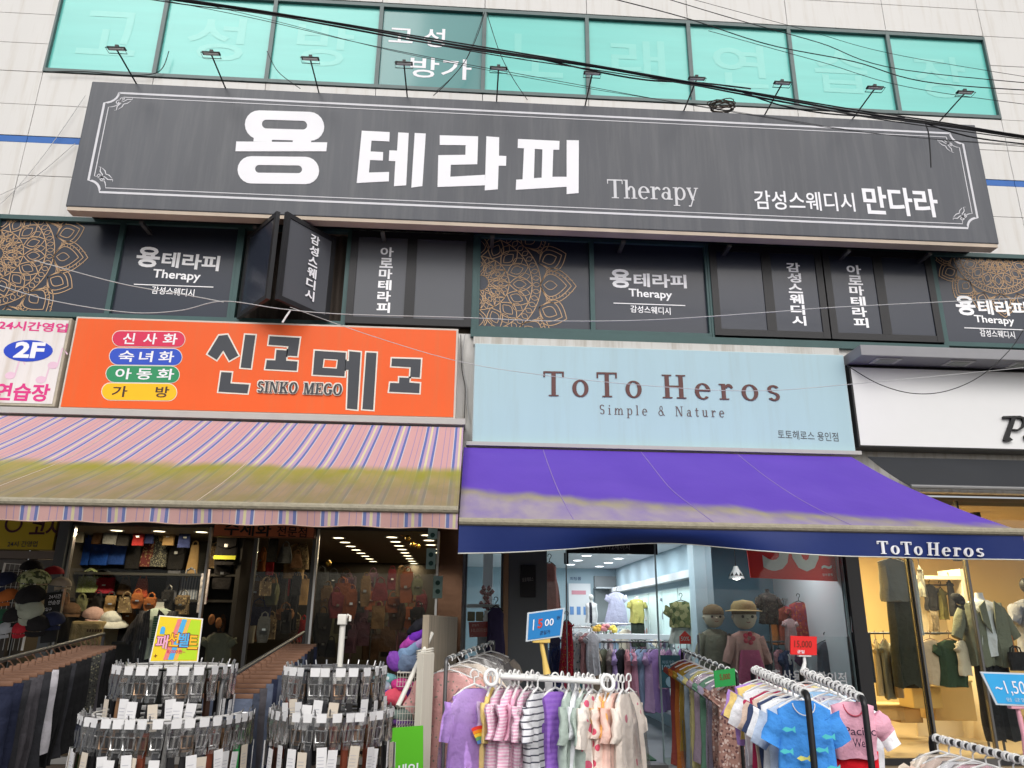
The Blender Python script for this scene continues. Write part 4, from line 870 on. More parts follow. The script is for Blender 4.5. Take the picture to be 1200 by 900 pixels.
for i, (px, Y, c, nm) in enumerate(((467, 2.0, (.16, .06, .06), 'dull red'), (413, 3.0, (.08, .05, .06), 'plum brown'), (436, 2.6, (.05, .05, .05), 'charcoal'))):
    a = P(px - 3, 765, Y); b = P(px + 3, 676, Y); m = MB(); m.box(a.x, b.x, Y, Y + .12, FZ, b.z, bev=.008); tag(m.build('display_post', mat('post_%d' % i, c, .6, .2, 3)), nm + ' upright display post among the hung bags', 'post')
BRASS = mat('foil_gold', (.55, .33, .06), .25, .15, 20, metal=.9)
for i, (px, py, w) in enumerate(((472, 623, 9), (478, 630, 7), (484, 638, 6), (490, 640, 5), (385, 660, 6))):
    c = P(px, py, .5); s = w * 9.5 / F_PX; m = MB(); m.grid(lambda u, v: (s * .5 * math.cos(u * 6.283) * math.sin(v * 3.1416) * (1 + .2 * math.sin(u * 19)), s * .5 * math.sin(u * 6.283) * math.sin(v * 3.1416), -s * .6 * math.cos(v * 3.1416)), 16, 10); o = m.build('gold_ornament', BRASS, None, 60); o.location = c; tag(o, ('large gold foil ornament hanging near the valance in the bag shop', 'second gold foil ornament below the large one', 'third gold foil ornament lower in the string', 'lowest gold foil ornament of the string', 'gold ornament left under the bag shop lights')[i], 'ornament', 'gold ornaments in the bag shop')
# hats
def cap(label, px, py, w, Y, fab, rz=0.0, tilt=0.0, brim=True, wide=False, grp='caps on display at the bag shop', brimfab=None):
    c = P(px, py, Y); s = w * (Y + 9) / F_PX / 2
    t = thing('hat' if wide else 'cap', label, 'hat' if wide else 'cap', c, rz, grp); t.rotation_euler = (tilt, 0, rz)
    mesh_part(t, 'crown', fab, lambda b: b.lathe([(s * math.cos(a * math.pi / 16) * (1 if a else 1.0), s * .82 * math.sin(a * math.pi / 16)) for a in range(8)] + [(.004, s * .83)], 20), 60)
    if wide: mesh_part(t, 'brim', brimfab or fab, lambda b: b.lathe([(s * .98, .0), (s * 1.35, -.02), (s * 1.7, -.05), (s * 1.7, -.056), (s * 1.3, -.03), (s * .95, -.006)], 24), 60)
    else:
        def br(b):
            n = 10
            for sg in (1, -1):
                b.grid(lambda u, v: (s * (.86 - .05 * v) * math.sin((u - .5) * 2.3 * sg), -s * (.55 + .35 * math.cos((u - .5) * 2.3)) * (1 - v) - s * (.35 + 1.15 * math.cos((u - .5) * 2.5)) * v - 0, -.01 - .10 * s * v - .25 * s * abs(u - .5) ** 2 * 4 * v - (.004 if sg < 0 else 0)), n, 4)
        mesh_part(t, 'brim', brimfab or fab, br, 60)
    mesh_part(t, 'button', fab, lambda b: b.lathe([(.012, s * .82), (.008, s * .85)], 8))
    return t
grid_m = thing('display_grid', 'white wire display grid behind the piled caps', 'display grid', P(0, 720, -.5))
o = P(0, 720, -.5); a_ = P(6, 660, -.5) - o; b_ = P(45, 663, -.5) - o
mesh_part(grid_m, 'frame', WHITE, lambda b: b.tube([(a_.x - .02, 0, -.35), (a_.x, 0, a_.z), (b_.x, 0, b_.z), (b_.x, 0, -.35)], .012))
mesh_part(grid_m, 'wires', mat('wire_grey', (.4, .4, .4), .4), lambda b: [b.tube([(a_.x + (b_.x - a_.x) * k / 7, 0.01, a_.z), (a_.x + (b_.x - a_.x) * k / 7, .01, -.35)], .003, 4) for k in range(1, 7)] + [b.tube([(a_.x, .014, a_.z - .08 * k), (b_.x, .014, a_.z - .08 * k)], .003, 4) for k in range(1, 8)])
CG = {'black': BLK, 'navy': f_('cap_navy', (.02, .025, .06)), 'sage': f_('cap_sage', (.30, .32, .26)), 'camo': f_('cap_camo', (.26, .30, .12), 'floral', c2=(.42, .45, .25), c3=(.08, .10, .05), scale=34, w=.9), 'beige': f_('cap_beige', (.38, .32, .25)), 'red': f_('cap_red', (.34, .02, .03)), 'orange': f_('cap_orange', (.42, .12, .03)), 'grey': f_('cap_grey', (.30, .31, .33)), 'white': f_('cap_white', (.6, .6, .58)), 'pink': f_('cap_pink', (.46, .30, .28)), 'green': f_('cap_green', (.03, .10, .06)), 'brown': BRN}
for lb, px, py, w, Y, cn, rz, tl, wide in (('black cap on top of the wire grid', 37, 667, 24, -.75, 'black', .6, .2, 0), ('camouflage cap lying tilted under the topmost black cap', 40, 682, 34, -.8, 'camo', .5, .15, 0), ('beige cap sticking out over the metal post', 71, 686, 22, -.7, 'beige', .8, .1, 0), ('red white and green trucker cap left of the metal post', 62, 673, 22, -.6, 'red', -.5, .1, 0),
        ('black cap with sage green brim low in the pile', 36, 700, 30, -.95, 'black', .2, .55, 0), ('sage green cap hanging under the black cap', 36, 716, 26, -1.0, 'sage', .25, .75, 0), ('orange brown cap at the left of the pile', 10, 700, 22, -.9, 'orange', -.3, .5, 0), ('navy cap at the left edge above the orange one', 6, 682, 26, -.85, 'navy', -.4, .5, 0), ('white lettered black cap at the bottom left', 18, 722, 24, -1.0, 'black', -.1, .6, 0), ('red cap at the bottom of the pile', 25, 737, 18, -1.05, 'red', .1, .6, 0), ('grey cap at the bottom left of the pile', 8, 738, 20, -1.05, 'grey', -.2, .5, 0), ('black cap at the bottom beside the red one', 44, 733, 26, -1.0, 'black', .3, .5, 0), ('dark green cap at the far left edge', 2, 722, 18, -.95, 'green', 0, .5, 0), ('navy cap below the beige cap by the post', 62, 728, 24, -.9, 'navy', .3, .4, 0)):
    cap(lb, px, py, w, Y, CG[cn], rz, tl, wide=bool(wide), brimfab=CG['sage'] if 'sage green brim' in lb else None)
m = MB(); poly_px(m, [(54, 695), (74, 693), (66, 752), (48, 754)], -.55, th=.02); ct = tag(m.build('placard', BLACK), 'black leaning placard with white lines between the caps', 'placard')
m = MB(); write(m, '24시간', (57, 702), (71, 701), 5, -.573); write(m, '연습장', (56, 709), (70, 708), 5, -.573); write(m, '입구', (53, 716), (60, 716), 4, -.573); m.build('lettering', WVINYL, ct)
for lb, px, py, w, cn, wide in (('brown cap on the lowest shelf by the post', 84, 716, 22, 'brown', 0), ('pale pink cap on a tan box on the lowest shelf', 110, 722, 24, 'pink', 0), ('patterned white and yellow hat on the lowest shelf', 130, 726, 22, 'white', 1)):
    cap(lb, px, py, w, .85, CG[cn], .6, .25, wide=bool(wide), grp='hats on the lowest shelf')
m = MB(); a = P(78, 757, .6); b = P(120, 728, .6); m.box(a.x, b.x, .6, 1.1, a.z, b.z, bev=.03); bx = tag(m.build('box', f_('box_tan', (.30, .23, .12))), 'tan box with rounded edges under the pink cap', 'box')
m = MB(); [m.box(a.x + .2 + .03 * k, a.x + .22 + .03 * k, .594, .599, b.z - .12, b.z - .09) for k in range(6)]; m.build('print', mat('brown_vinyl'), bx)

# signs at the bag shop front
ys = board('shop_sign', 'yellow stairway sign with dark Korean letters under the striped awning', -6.6, P(65, 630, -.03).x, P(40, 645, -.03).z, 2.74, -.03, .01, mat('yellow_panel', (.55, .42, .03), .5, .1, 2), mat('frame_olive', (.2, .16, .03), .5), .012)
m = MB(); write(m, '고시', (33, 629), (69, 629), 20, -.04, .03)
for k in (): pass
m.build('lettering', mat('maroon_ink', (.07, .02, .03), .5), ys)
m = MB(); write(m, '24시 간영업', (8, 641), (43, 641), 7, -.04, .01); m.build('lettering', mat('logo_ink'), ys)
m = MB(); c = P(16, 614, -.04); m.ribbon([(c.x + .085 * math.cos(a / 10 * math.pi), c.z + .085 * math.sin(a / 10 * math.pi)) for a in range(20)], .025, -.04, True); m.build('round_emblem', mat('maroon_ink'), ys)
slab('wall_band', mat('band_taupe', (.20, .17, .15), .6), -7, P(65, 650, 0).x, -.02, .02, P(40, 655, 0).z, P(40, 646, 0).z)
slab('wall_band', mat('band_grey', (.14, .135, .13), .6), -7, P(65, 650, 0).x, -.012, .02, P(40, 668, 0).z, P(40, 656, 0).z)
osn = board('shop_sign', 'orange inner sign with black Korean lettering over the bag shop door', P(252, 620, .05).x, P(370, 620, .05).x, P(300, 630, .05).z, 2.78, .0, .1, mat('orange_dull', (.48, .14, .06), .5, .1), mat('frame_rust', (.2, .07, .03), .5), .01)
m = MB(); write(m, '수세화', (262, 627), (317, 629), 17, -.012, .02); write(m, '전문점', (324, 628), (359, 630), 12, -.012, .01); m.build('lettering', mat('black_ink', (.015, .012, .012), .5), osn)

# ------------------------------------------------------------------ goods in front of the shops
def along(a, b, t): return a + (b - a) * t
def plan_angle(a, b): return math.atan2(b.y - a.y, b.x - a.x)

# --- trouser racks
def rack_straight(label, a, b, col, clips=0, clipm=HW, near='b', r=.014, post=True, corner=.0, foot=True):
    """one rail from a to b with posts at both ends"""
    t = thing('clothes_rack', label, 'clothes rack', (a.x, a.y, 0)); o = Vector((a.x, a.y, 0)); A = a - o; B = b - o; d = (B - A).normalized()
    mesh_part(t, 'rail', col, lambda m: m.tube([A, B], r, 10), 50)
    for p, sg in ((A, -1), (B, 1)):
        q = p + d * sg * .03
        mesh_part(t, 'post', col, lambda m: m.tube([p, p + d * sg * .02 + Vector((0, 0, -.006)), q + Vector((0, 0, -.035)), Vector((q.x, q.y, .13))], r * 1.05, 10), 50)
        nn = Vector((-d.y, d.x, 0)).normalized()
        if foot: mesh_part(t, 'foot', col, lambda m: m.tube([Vector((q.x, q.y, .14)) - nn * .24, Vector((q.x, q.y, .14)) + nn * .24], r, 8), 50)
    if clips:
        for k in range(clips):
            c = along(A, B, (k + .5) / clips)
            mesh_part(t, 'hanger_ring', clipm, lambda m: m.tube([c - d * .011, c + d * .011], r * 1.55, 10), 50)
    return t
def trousers(label, loc, rz, fab, L, seed, grp, w=.2):
    t = thing('trousers', label, 'trousers', loc, rz, grp)
    m = MB(); cloth_shell(m, lambda v: w / 2 * (1 + .05 * math.sin(v * 3 + seed)), L, .055, seed, 8, 12, fold=.45, freq=2.2); m.build('cloth', fab, t, 60)
    link('hanger', cached(('hanger', 'clip', w), lambda: MB().box(-w * .48, w * .48, -.006, .006, .0, .026, bev=.004).tube([(0, 0, .03), (0, 0, .07), (.022, 0, .095), (0, 0, .118), (-.02, 0, .1)], .004, 5), WOOD_H), t)
    return t
TP = [('navy', f_('tr_navy', (.018, .022, .045))), ('charcoal', f_('tr_charcoal', (.035, .035, .04))), ('grey', f_('tr_grey', (.075, .07, .078))), ('white', f_('tr_white', (.52, .50, .53))), ('black', f_('tr_black', (.014, .014, .015))), ('speckled grey', f_('tr_speck', (.05, .05, .045), 'floral', c2=(.16, .15, .10), c3=(.02, .02, .02), scale=60)), ('blue grey', f_('tr_bluegrey', (.10, .12, .17))), ('slate', f_('tr_slate', (.06, .07, .10)))]
TD = dict(TP)
a = P(-30, 782, -4.6); b = P(121, 743, -1.7)
rack_straight('dark rail rack full of dark trousers at the left edge', a, b, DSTEEL, 0, post=True)
seq = ['navy', 'navy', 'charcoal', 'grey', 'grey', 'charcoal', 'white', 'black', 'black', 'charcoal', 'black', 'black', 'black', 'speckled grey', 'speckled grey', 'grey', 'black', 'black', 'black']
for i, c in enumerate(seq):
    p = along(a, b, .06 + .9 * i / (len(seq) - 1)); p.z -= .115
    trousers(f'{c} trousers on the left rack, {ORD[i]} pair from the street', p, plan_angle(a, b) + math.pi / 2 + rnd.uniform(-.12, .12), TD[c], .62 if c != 'white' else .5, i, 'trousers on the left rack', .3)
a = P(262, 798, -4.4); b = P(356, 741, -1.3)
rack_straight('dark rail rack of trousers on wooden hangers between the two belt stands', a, b, DSTEEL, 0)
seq = ['blue grey', 'slate', 'grey', 'blue grey', 'navy', 'slate', 'blue grey', 'navy', 'black', 'navy', 'black', 'slate', 'navy', 'black', 'black', 'navy']
for i, c in enumerate(seq):
    p = along(a, b, .05 + .9 * i / (len(seq) - 1)); p.z -= .115
    trousers(f'{c} trousers on the rack between belt stands, {ORD[i]} pair from the street', p, plan_angle(a, b) + math.pi / 2 + rnd.uniform(-.12, .12), TD[c], .6, 30 + i, 'trousers on the middle rack', .3)

# --- belt stands
def belt_stand(label, c, z1, r1, z2, r2, col):
    t = thing('belt_stand', label, 'display stand', (c.x, c.y, 0))
    for z, r in ((z1, r1), (z2, r2)):
        mesh_part(t, 'ring', col, lambda m: m.tube([(r * math.cos(a * math.pi / 24), r * math.sin(a * math.pi / 24), z) for a in range(48)], .0075, 8, closed=True), 60)
        mesh_part(t, 'spokes', col, lambda m: [m.tube([(0, 0, z - .004), (r * math.cos(a * math.pi / 3 + .3), r * math.sin(a * math.pi / 3 + .3), z - .004)], .008, 6) for a in range(6)], 60)
        def hk(m):
            for k in range(26):
                a = 2 * math.pi * k / 26; e = Vector((math.cos(a), math.sin(a), 0)); m.tube([e * r + Vector((0, 0, z)), e * (r + .045) + Vector((0, 0, z)), e * (r + .055) + Vector((0, 0, z + .03))], .004, 5)
        mesh_part(t, 'hooks', STEEL, hk)
    mesh_part(t, 'post', col, lambda m: m.tube([(0, 0, .13), (0, 0, z1 + .02)], .018, 10), 60)
    mesh_part(t, 'base', col, lambda m: m.lathe([(.26, .121), (.26, .135), (.05, .15), (.02, .17)], 24), 40)
    return t
SLEEVE_P = glass('belt_pouch', (.96, .96, .96), 1.2, .22, .13)
TAGW = mat('tag_white', (.70, .69, .69), .5, .06, 30)
TAGC = mat('tag_cream', (.60, .53, .44), .5, .06, 30)
PRN = mat('tag_print', (.35, .36, .42), .5)
LTH = {'black': mat('belt_black', (.015, .014, .015), .35, .2, 20), 'dark brown': mat('belt_dark_brown', (.045, .022, .015), .35, .2, 20), 'red brown': mat('belt_red_brown', (.17, .045, .025), .4, .2, 20), 'tan': mat('belt_tan', (.26, .14, .07), .4, .2, 20), 'olive': mat('belt_olive', (.12, .10, .055), .5, .2, 20), 'bright green': mat('belt_green', (.06, .42, .13), .4, .1), 'charcoal': mat('belt_charcoal', (.05, .05, .055), .4, .2, 20)}
BMET = mat('buckle_metal', (.62, .61, .60), .22, .1, metal=1); BGOLD = mat('buckle_brass', (.32, .20, .12), .3, .1, metal=1)
def belt(label, loc, rz, col, L, seed, grp):
    r_ = random.Random(seed); t = thing('belt', label, 'belt', loc, rz, grp); w = .034
    tl = r_.uniform(-.05, .05)
    def strap(m):
        for y, dz in ((-.006, 0), (.008, -.02)):
            m.grid(lambda u, v: (w * (u - .5) + tl * v * v, y - .012 * math.sin(v * 3.1) - .0, -.055 - (L + dz) * v), 2, 10); m.grid(lambda u, v: (w * (.5 - u) + tl * v * v, y + .004 - .012 * math.sin(v * 3.1), -.055 - (L + dz) * v), 2, 10)
        m.tube([(tl - w * .5, .003, -.06 - L), (tl + w * .5, .003, -.06 - L)], .010, 8)
    mesh_part(t, 'strap', LTH[col], strap, 50)
    b = cached(('buckle', seed % 3), lambda: MB().tube([(-.026, -.02, -.075), (.026, -.02, -.075), (.026, -.02, -.13), (-.026, -.02, -.13)], .007, 6, closed=True).tube([(0, -.024, -.13), (0, -.026, -.075)], .005, 5).box(-.02, .02, -.021, -.015, -.148, -.138), BGOLD if seed % 3 == 1 else BMET)
    link('buckle', b, t)
    link('pouch', cached(('pouch', 0), lambda: MB().grid(lambda u, v: (.084 * (u - .5) * (1 - .3 * v), -.033 - .006 * math.sin(u * 9 + v * 4), -.012 - .155 * v), 6, 8).grid(lambda u, v: (.084 * (.5 - u) * (1 - .3 * v), -.03 + .03 * math.sin(u * math.pi) , -.012 - .155 * v), 6, 8), SLEEVE_P), t)
    link('header_card', cached(('header', 0), lambda: MB().box(-.026, .026, -.037, -.035, -.034, .010), TAGW), t)
    if seed % 7 != 5:
        z = -.15 - .012 * (seed % 3); m_ = TAGC if seed % 4 == 0 else TAGW
        tg = link('tag', cached(('tag', seed % 3, seed % 4 == 0), lambda: MB().box(-.026, .026, -.048, -.046, z - .13, z), m_), t); tg.location = (r_.uniform(-.012, .012), 0, 0); tg.rotation_euler = (0, r_.uniform(-.12, .12), 0)
        link('tag_print', cached(('print', seed % 3), lambda: [m.box(-.02, .012, -.0492, -.0484, z - .03 - .016 * k, z - .028 - .016 * k) for m in (MB(),) for k in range(1, 5)][-1], PRN), tg)
    return t
def belts_on(c, z, r, n, a0, a1, cols, L, where, seed, stand):
    for i in range(n):
        a = R(a0 + (a1 - a0) * i / (n - 1)); e = Vector((math.cos(a), math.sin(a), 0)); col = cols[i % len(cols)]
        p = Vector((c.x, c.y, 0)) + e * (r + .03) + Vector((0, 0, z))
        belt(f'{col} belt on the {where} of the {stand} stand, {ORD[i]} from the left', p, a + math.pi / 2 + rnd.uniform(-.35, .35), col, L * rnd.uniform(.92, 1.08), seed + i, f'belts on the {stand} stand')
c1 = P(207, 780, -4.3); z1 = c1.z; c2 = P(393, 786, -4.3)
zl1 = P(196, 848, -4.8).z; zl2 = P(388, 842, -4.75).z
S1 = belt_stand('white two ring stand hung with packed belts under the colourful card', c1, z1, .26, zl1, .385, mat('stand_offwhite', (.50, .49, .47), .4, .1))
S2 = belt_stand('grey two ring stand hung with packed belts beside the tall white pole', c2, P(384, 782, -4.3).z, .22, zl2, .275, mat('stand_grey', (.12, .12, .125), .4, .1))
belts_on(c1, z1, .26, 17, -200, 20, ['dark brown', 'charcoal', 'black', 'black', 'black', 'tan', 'charcoal', 'black', 'black', 'black', 'black', 'charcoal', 'dark brown', 'black'], .38, 'upper ring', 0, 'left')
belts_on(c1, zl1, .385, 24, -195, 15, ['red brown', 'tan', 'dark brown', 'bright green', 'dark brown', 'dark brown', 'olive', 'charcoal', 'black', 'black', 'black', 'dark brown', 'red brown', 'charcoal', 'black', 'black', 'charcoal'], .5, 'lower ring', 40, 'left')
belts_on(c2, P(384, 782, -4.3).z, .22, 15, -195, 15, ['charcoal', 'dark brown', 'dark brown', 'red brown', 'red brown', 'charcoal', 'black', 'charcoal', 'black', 'black', 'black', 'charcoal'], .38, 'upper ring', 80, 'right')
belts_on(c2, zl2, .275, 19, -195, 15, ['charcoal', 'charcoal', 'black', 'dark brown', 'red brown', 'dark brown', 'black', 'black', 'charcoal', 'dark brown', 'red brown', 'red brown', 'tan', 'red brown', 'dark brown'], .5, 'lower ring', 120, 'right')
pole = thing('hook_pole', 'tall white pole with a hooked head rising from the right belt stand', 'pole', P(393, 842, -4.3)); o = pole.location
mesh_part(pole, 'pole_shaft', mat('pole_white', (.66, .64, .58), .5, .05), lambda m: m.tube([P(392, 860, -4.3) - o, P(402, 728, -4.3) - o], .017, 10), 60)
mesh_part(pole, 'hook', mat('pole_white'), lambda m: (m.box(*(lambda p: (p.x - .028, p.x + .022, -.03, .03, p.z - .03, p.z + .03))(P(402, 726, -4.3) - o), bev=.006), m.tube([P(403, 727, -4.3) - o, P(406, 724, -4.3) - o, P(408, 720.5, -4.3) - o, P(410.5, 722, -4.3) - o, P(410, 728, -4.3) - o], .008, 8)), 60)

# colourful card above the left stand
def card(name, label, TL, TR, BR, BL, Y, face, rim, cat='price sign', lean=0.0, rimw=.06):
    """thin card with a border; corners from the photo, bottom edge pulled forward by lean"""
    a, b, c, d = P(*TL, Y), P(*TR, Y), P(*BR, Y - lean), P(*BL, Y - lean); t = thing(name, label, cat)
    n = (b - a).cross(d - a).normalized(); n = n if n.y < 0 else -n
    def q(m, i, o1, o2):
        mid = (a + b + c + d) / 4; pts = [p + (mid - p) * i for p in (a, b, c, d)]
        m.add([p + n * o1 for p in pts] + [p + n * o2 for p in pts], [(0, 1, 2, 3), (7, 6, 5, 4), (0, 4, 5, 1), (1, 5, 6, 2), (2, 6, 7, 3), (3, 7, 4, 0)])
    m = MB(); q(m, 0, -.003, .003); m.build('rim', rim, t)
    m = MB(); q(m, rimw, .0035, .005); m.build('face', face, t)
    def uv(u, v, off=.0065): return a + (b - a) * u + (d - a) * v + (c - b - d + a) * u * v + n * off
    return t, uv
def card_text(uv, body, u0, u1, v0, v1, off=.012, h=.0075):
    m = MB(); vs, fs = text2d(body, off); m.add([uv(u0 + (u1 - u0) * x, v1 + (v0 - v1) * y, h) for x, y in vs], fs); return m
def card_quad(m, uv, pts, h): m.add([uv(*p, h) for p in pts], [tuple(range(len(pts)))])
t, uv = card('poster_card', 'colourful square sale card with bubble letters above the left belts', (187, 721), (238, 725), (232, 776), (175, 776), -4.25, mat('card_yellow', (.75, .55, .02), .4, .05), mat('card_rim', (.75, .74, .70), .4), 'poster card', .02, .05)
m = MB(); card_quad(m, uv, [(.72, .05), (.96, .05), (.96, .95), (.52, .95)], .0062); m.build('green_field', mat('card_green', (.42, .62, .02), .4), t)
for u, w, c, nm in ((.44, .09, (.72, .20, .19), 'pink'), (.54, .11, (.07, .38, .70), 'blue'), (.67, .07, (.78, .38, .08), 'orange')):
    m = MB(); card_quad(m, uv, [(u, .05), (u + w, .05), (u + w - .16, .95), (u - .16, .95)], .0068); m.build('stripe', mat('card_' + nm, c, .4), t)
for ch, u, v, w, h, c in (('패', .06, .42, .25, .30, 'pinkl'), ('션', .30, .36, .24, .30, 'gold'), ('벨', .53, .36, .23, .31, 'blue'), ('트', .75, .40, .21, .31, 'gold')):
    m = card_text(uv, ch, u - .015, u + w + .015, v - .018, v + h + .018, .05, .0072); m.build('letter_outline', mat('card_ink', (.16, .02, .01), .5), t)
    m = card_text(uv, ch, u, u + w, v, v + h, .022, .0082); m.build('letter', mat('card_' + c, {'pinkl': (.75, .36, .52), 'gold': (.85, .45, .02), 'blue': (.07, .38, .70)}[c], .4), t)
card_text(uv, '8,000원~', .33, .72, .72, .82, .02).build('lettering', mat('card_red_ink', (.55, .04, .08), .5), t)
m = MB(); card_quad(m, uv, [(.10, .27), (.12, .24), (.17, .24), (.2, .27), (.2, .40), (.10, .40)], .0075); m.build('blob', mat('card_blue'), t)
m = MB(); card_quad(m, uv, [(.10, .82), (.115, .85), (.15, .86), (.12, .875), (.115, .91), (.10, .88), (.07, .87), (.10, .855)], .0075); m.build('star', mat('card_ink'), t)

# --- goods right of the belts: boards, baskets, bags
WB = mat('board_beige', (.27, .225, .165), .7, .45, 3, .15, 30, stretch=(6, 6, .6))
def board_thing(label, a, b, w, z0, z1, m_, name='board'):
    d = (b - a); d.z = 0; ang = math.atan2(d.y, d.x); T = Matrix.Translation((a.x, a.y, 0)) @ Matrix.Rotation(ang, 4, 'Z')
    m = MB(); m.box(0, d.length, -w / 2, w / 2, z0, z1, T, bev=.004); return tag(m.build(name, m_), label, name)
board_thing('tall weathered beige board standing beside the copper column', P(496, 800, -3.0), P(531, 800, -1.2), .05, .13, P(513, 722, -2.0).z, WB)
board_thing('narrow pale plank leaning on the front of the beige board', P(489, 850, -3.2), P(502, 850, -3.1), .06, .13, P(497, 765, -3.1).z, mat('plank_pale', (.58, .54, .46), .6, .15, 4, .1, 20, stretch=(6, 6, .6)), 'plank')
m = MB(); m.tube([P(506, 742, -2.9), P(466, 828, -3.3)], .017, 10); tag(m.build('pole', mat('pole_white'), None, 60), 'slanted white pole tied to the beige board', 'pole')
m = MB(); k_ = P(498, 766, -3.02)
for i in range(4): m.tube([k_ + Vector((.06 * math.cos(a), .05 * math.sin(a), -.02 + .016 * i + .01 * math.cos(a))) for a in [j * math.pi / 6 for j in range(12)]], .006, 6, closed=True)
tag(m.build('rope', mat('rope_white', (.6, .57, .5), .9), None, 60), 'white rope binding the slanted pole to the board', 'rope')
m = MB(); poly_px(m, [(458, 853), (496, 850), (496, 960), (456, 960)], -3.35, th=.02); gp = tag(m.build('placard', mat('placard_green', (.10, .46, .02), .5, .05)), 'plain bright green placard below the wire baskets', 'placard')
m = MB(); write(m, '세일', (463, 912), (490, 910), 16, -3.376, .02); m.build('lettering', WVINYL, gp)
WIRE = mat('wire_pale', (.55, .52, .46), .4, .1)
def wire_basket(label, a, b, Y, dp, h):
    t = thing('wire_basket', label, 'basket', (a.x, Y, a.z)); W_ = b.x - a.x
    mesh_part(t, 'rim', WIRE, lambda m: m.tube([(0, 0, 0), (W_, 0, 0), (W_, dp, 0), (0, dp, 0)], .006, 6, closed=True))
    def ms(m):
        for k in range(11): x = W_ * k / 10; m.tube([(x, .002, 0), (x, .002, -h), (x, dp, -h)], .0025, 4)
        for k in range(1, 4): m.tube([(0, -.002, -h * k / 3), (W_, -.002, -h * k / 3)], .0025, 4)
    mesh_part(t, 'mesh', WIRE, ms); return t
wire_basket('upper wire basket of scarves right of the belts', P(466, 788, -2.8), P(500, 784, -2.8), -2.8, .35, .10)
wire_basket('lower wire basket of bright shoes above the green placard', P(466, 828, -3.0), P(497, 822, -3.0), -3.0, .35, .14)
def heap(label, px, py, w, h, Y, fab, seed, name='folded_cloth', grp=None, tilt=0.0):
    c = P(px, py, Y); s = (Y + 9) / F_PX; w *= s; h *= s; r_ = random.Random(seed); ph = r_.uniform(0, 6)
    m = MB(); m.grid(lambda u, v: (w / 2 * math.cos(u * 2 * math.pi) * math.sin(v * math.pi) ** .6 * (1 + .08 * math.sin(5 * u * 6.28 + ph)), .6 * w / 2 * math.sin(u * 2 * math.pi) * math.sin(v * math.pi) ** .6, -h / 2 * math.cos(v * math.pi) * (1 + .12 * math.sin(u * 12.56 + ph)) + .05 * h * math.sin(u * 31)), 24, 12)
    o = m.build(name, fab, None, 70); o.location = c; o.rotation_euler = (0, tilt, r_.uniform(-.3, .3)); return tag(o, label, name.replace('_', ' '), grp)
SL = [('black folded umbrella bag at the top of the leaning pile', 492, 733, 30, 8, (.015, .015, .02)), ('deep purple folded bag in the leaning pile', 492, 743, 34, 8, (.16, .03, .42)), ('magenta folded bag in the leaning pile', 484, 750, 32, 7, (.42, .06, .36)), ('lilac folded bag in the leaning pile', 490, 755, 34, 9, (.44, .30, .60)), ('pale blue folded bag with a white dot in the leaning pile', 482, 762, 34, 12, (.22, .34, .52)), ('slate blue folded bag lowest in the leaning pile', 482, 773, 32, 16, (.16, .22, .33)), ('violet bag peeking out left of the slate one', 464, 775, 18, 14, (.20, .06, .36))]
for i, (lb, px, py, w, h, c) in enumerate(SL): heap(lb, px, py, w, h * 1.5, -2.55, f_('pile_%d' % i, c), i, 'folded_bag', 'bags in the leaning pile', -.62)
for i, (lb, px, py, w, h, c) in enumerate((('teal glittery scarf heap in the upper basket', 452, 796, 26, 12, (.15, .34, .36)), ('blue and white scarf heap beside the teal one', 446, 806, 22, 12, (.35, .42, .5)), ('hot pink slipper on top of the shoe heap', 472, 803, 26, 12, (.60, .05, .25)), ('coral pink slipper in the shoe heap', 465, 817, 34, 16, (.68, .09, .14)), ('navy glitter slipper left in the shoe heap', 447, 813, 24, 12, (.07, .06, .25)), ('purple black slipper right in the shoe heap', 488, 812, 24, 14, (.06, .02, .11)), ('red slipper at the right rim of the lower basket', 486, 824, 22, 10, (.55, .06, .08)), ('green grey scarf low in the lower basket', 472, 838, 26, 12, (.20, .27, .24)), ('brown scarf low in the lower basket', 490, 838, 20, 12, (.16, .06, .03)), ('violet scarf at the bottom of the lower basket', 472, 847, 28, 8, (.12, .05, .2)))):
    heap(lb, px, py, w, h, -2.72 if i != 0 else -2.6, f_('heap_%d' % i, c, 'floral' if i in (0, 1) else 'plain', c2=(.6, .65, .65), c3=(.1, .2, .3), scale=30), 20 + i, 'scarf' if 'scarf' in lb else 'slipper', 'scarves and slippers in the baskets', .1)
tagm = mat('mint_card', (.34, .52, .48), .5, .1)
for i, (px, py, h) in enumerate(((508, 625, 14), (506, 655, 24), (514, 688, 26))):
    m = MB(); poly_px(m, [(px - 6, py - h / 2), (px + 5, py - h / 2), (px + 4, py + h / 2), (px - 7, py + h / 2)], -.06, th=.006); o = tag(m.build('hanging_card', tagm), ('top', 'middle', 'lowest')[i] + ' mint green card hanging in the bag shop window by the copper column', 'hanging card', 'mint cards in the window')
    m = MB(); [m.lathe([(.028, -.002), (.026, .002)], 12, Matrix.Translation(P(px - 1, py + dy, -.068)) @ Matrix.Rotation(R(90), 4, 'X')) for dy in ((2,) if h < 20 else (-5, 5))]; m.build('print', mat('mint_ink', (.03, .10, .08), .5), o)

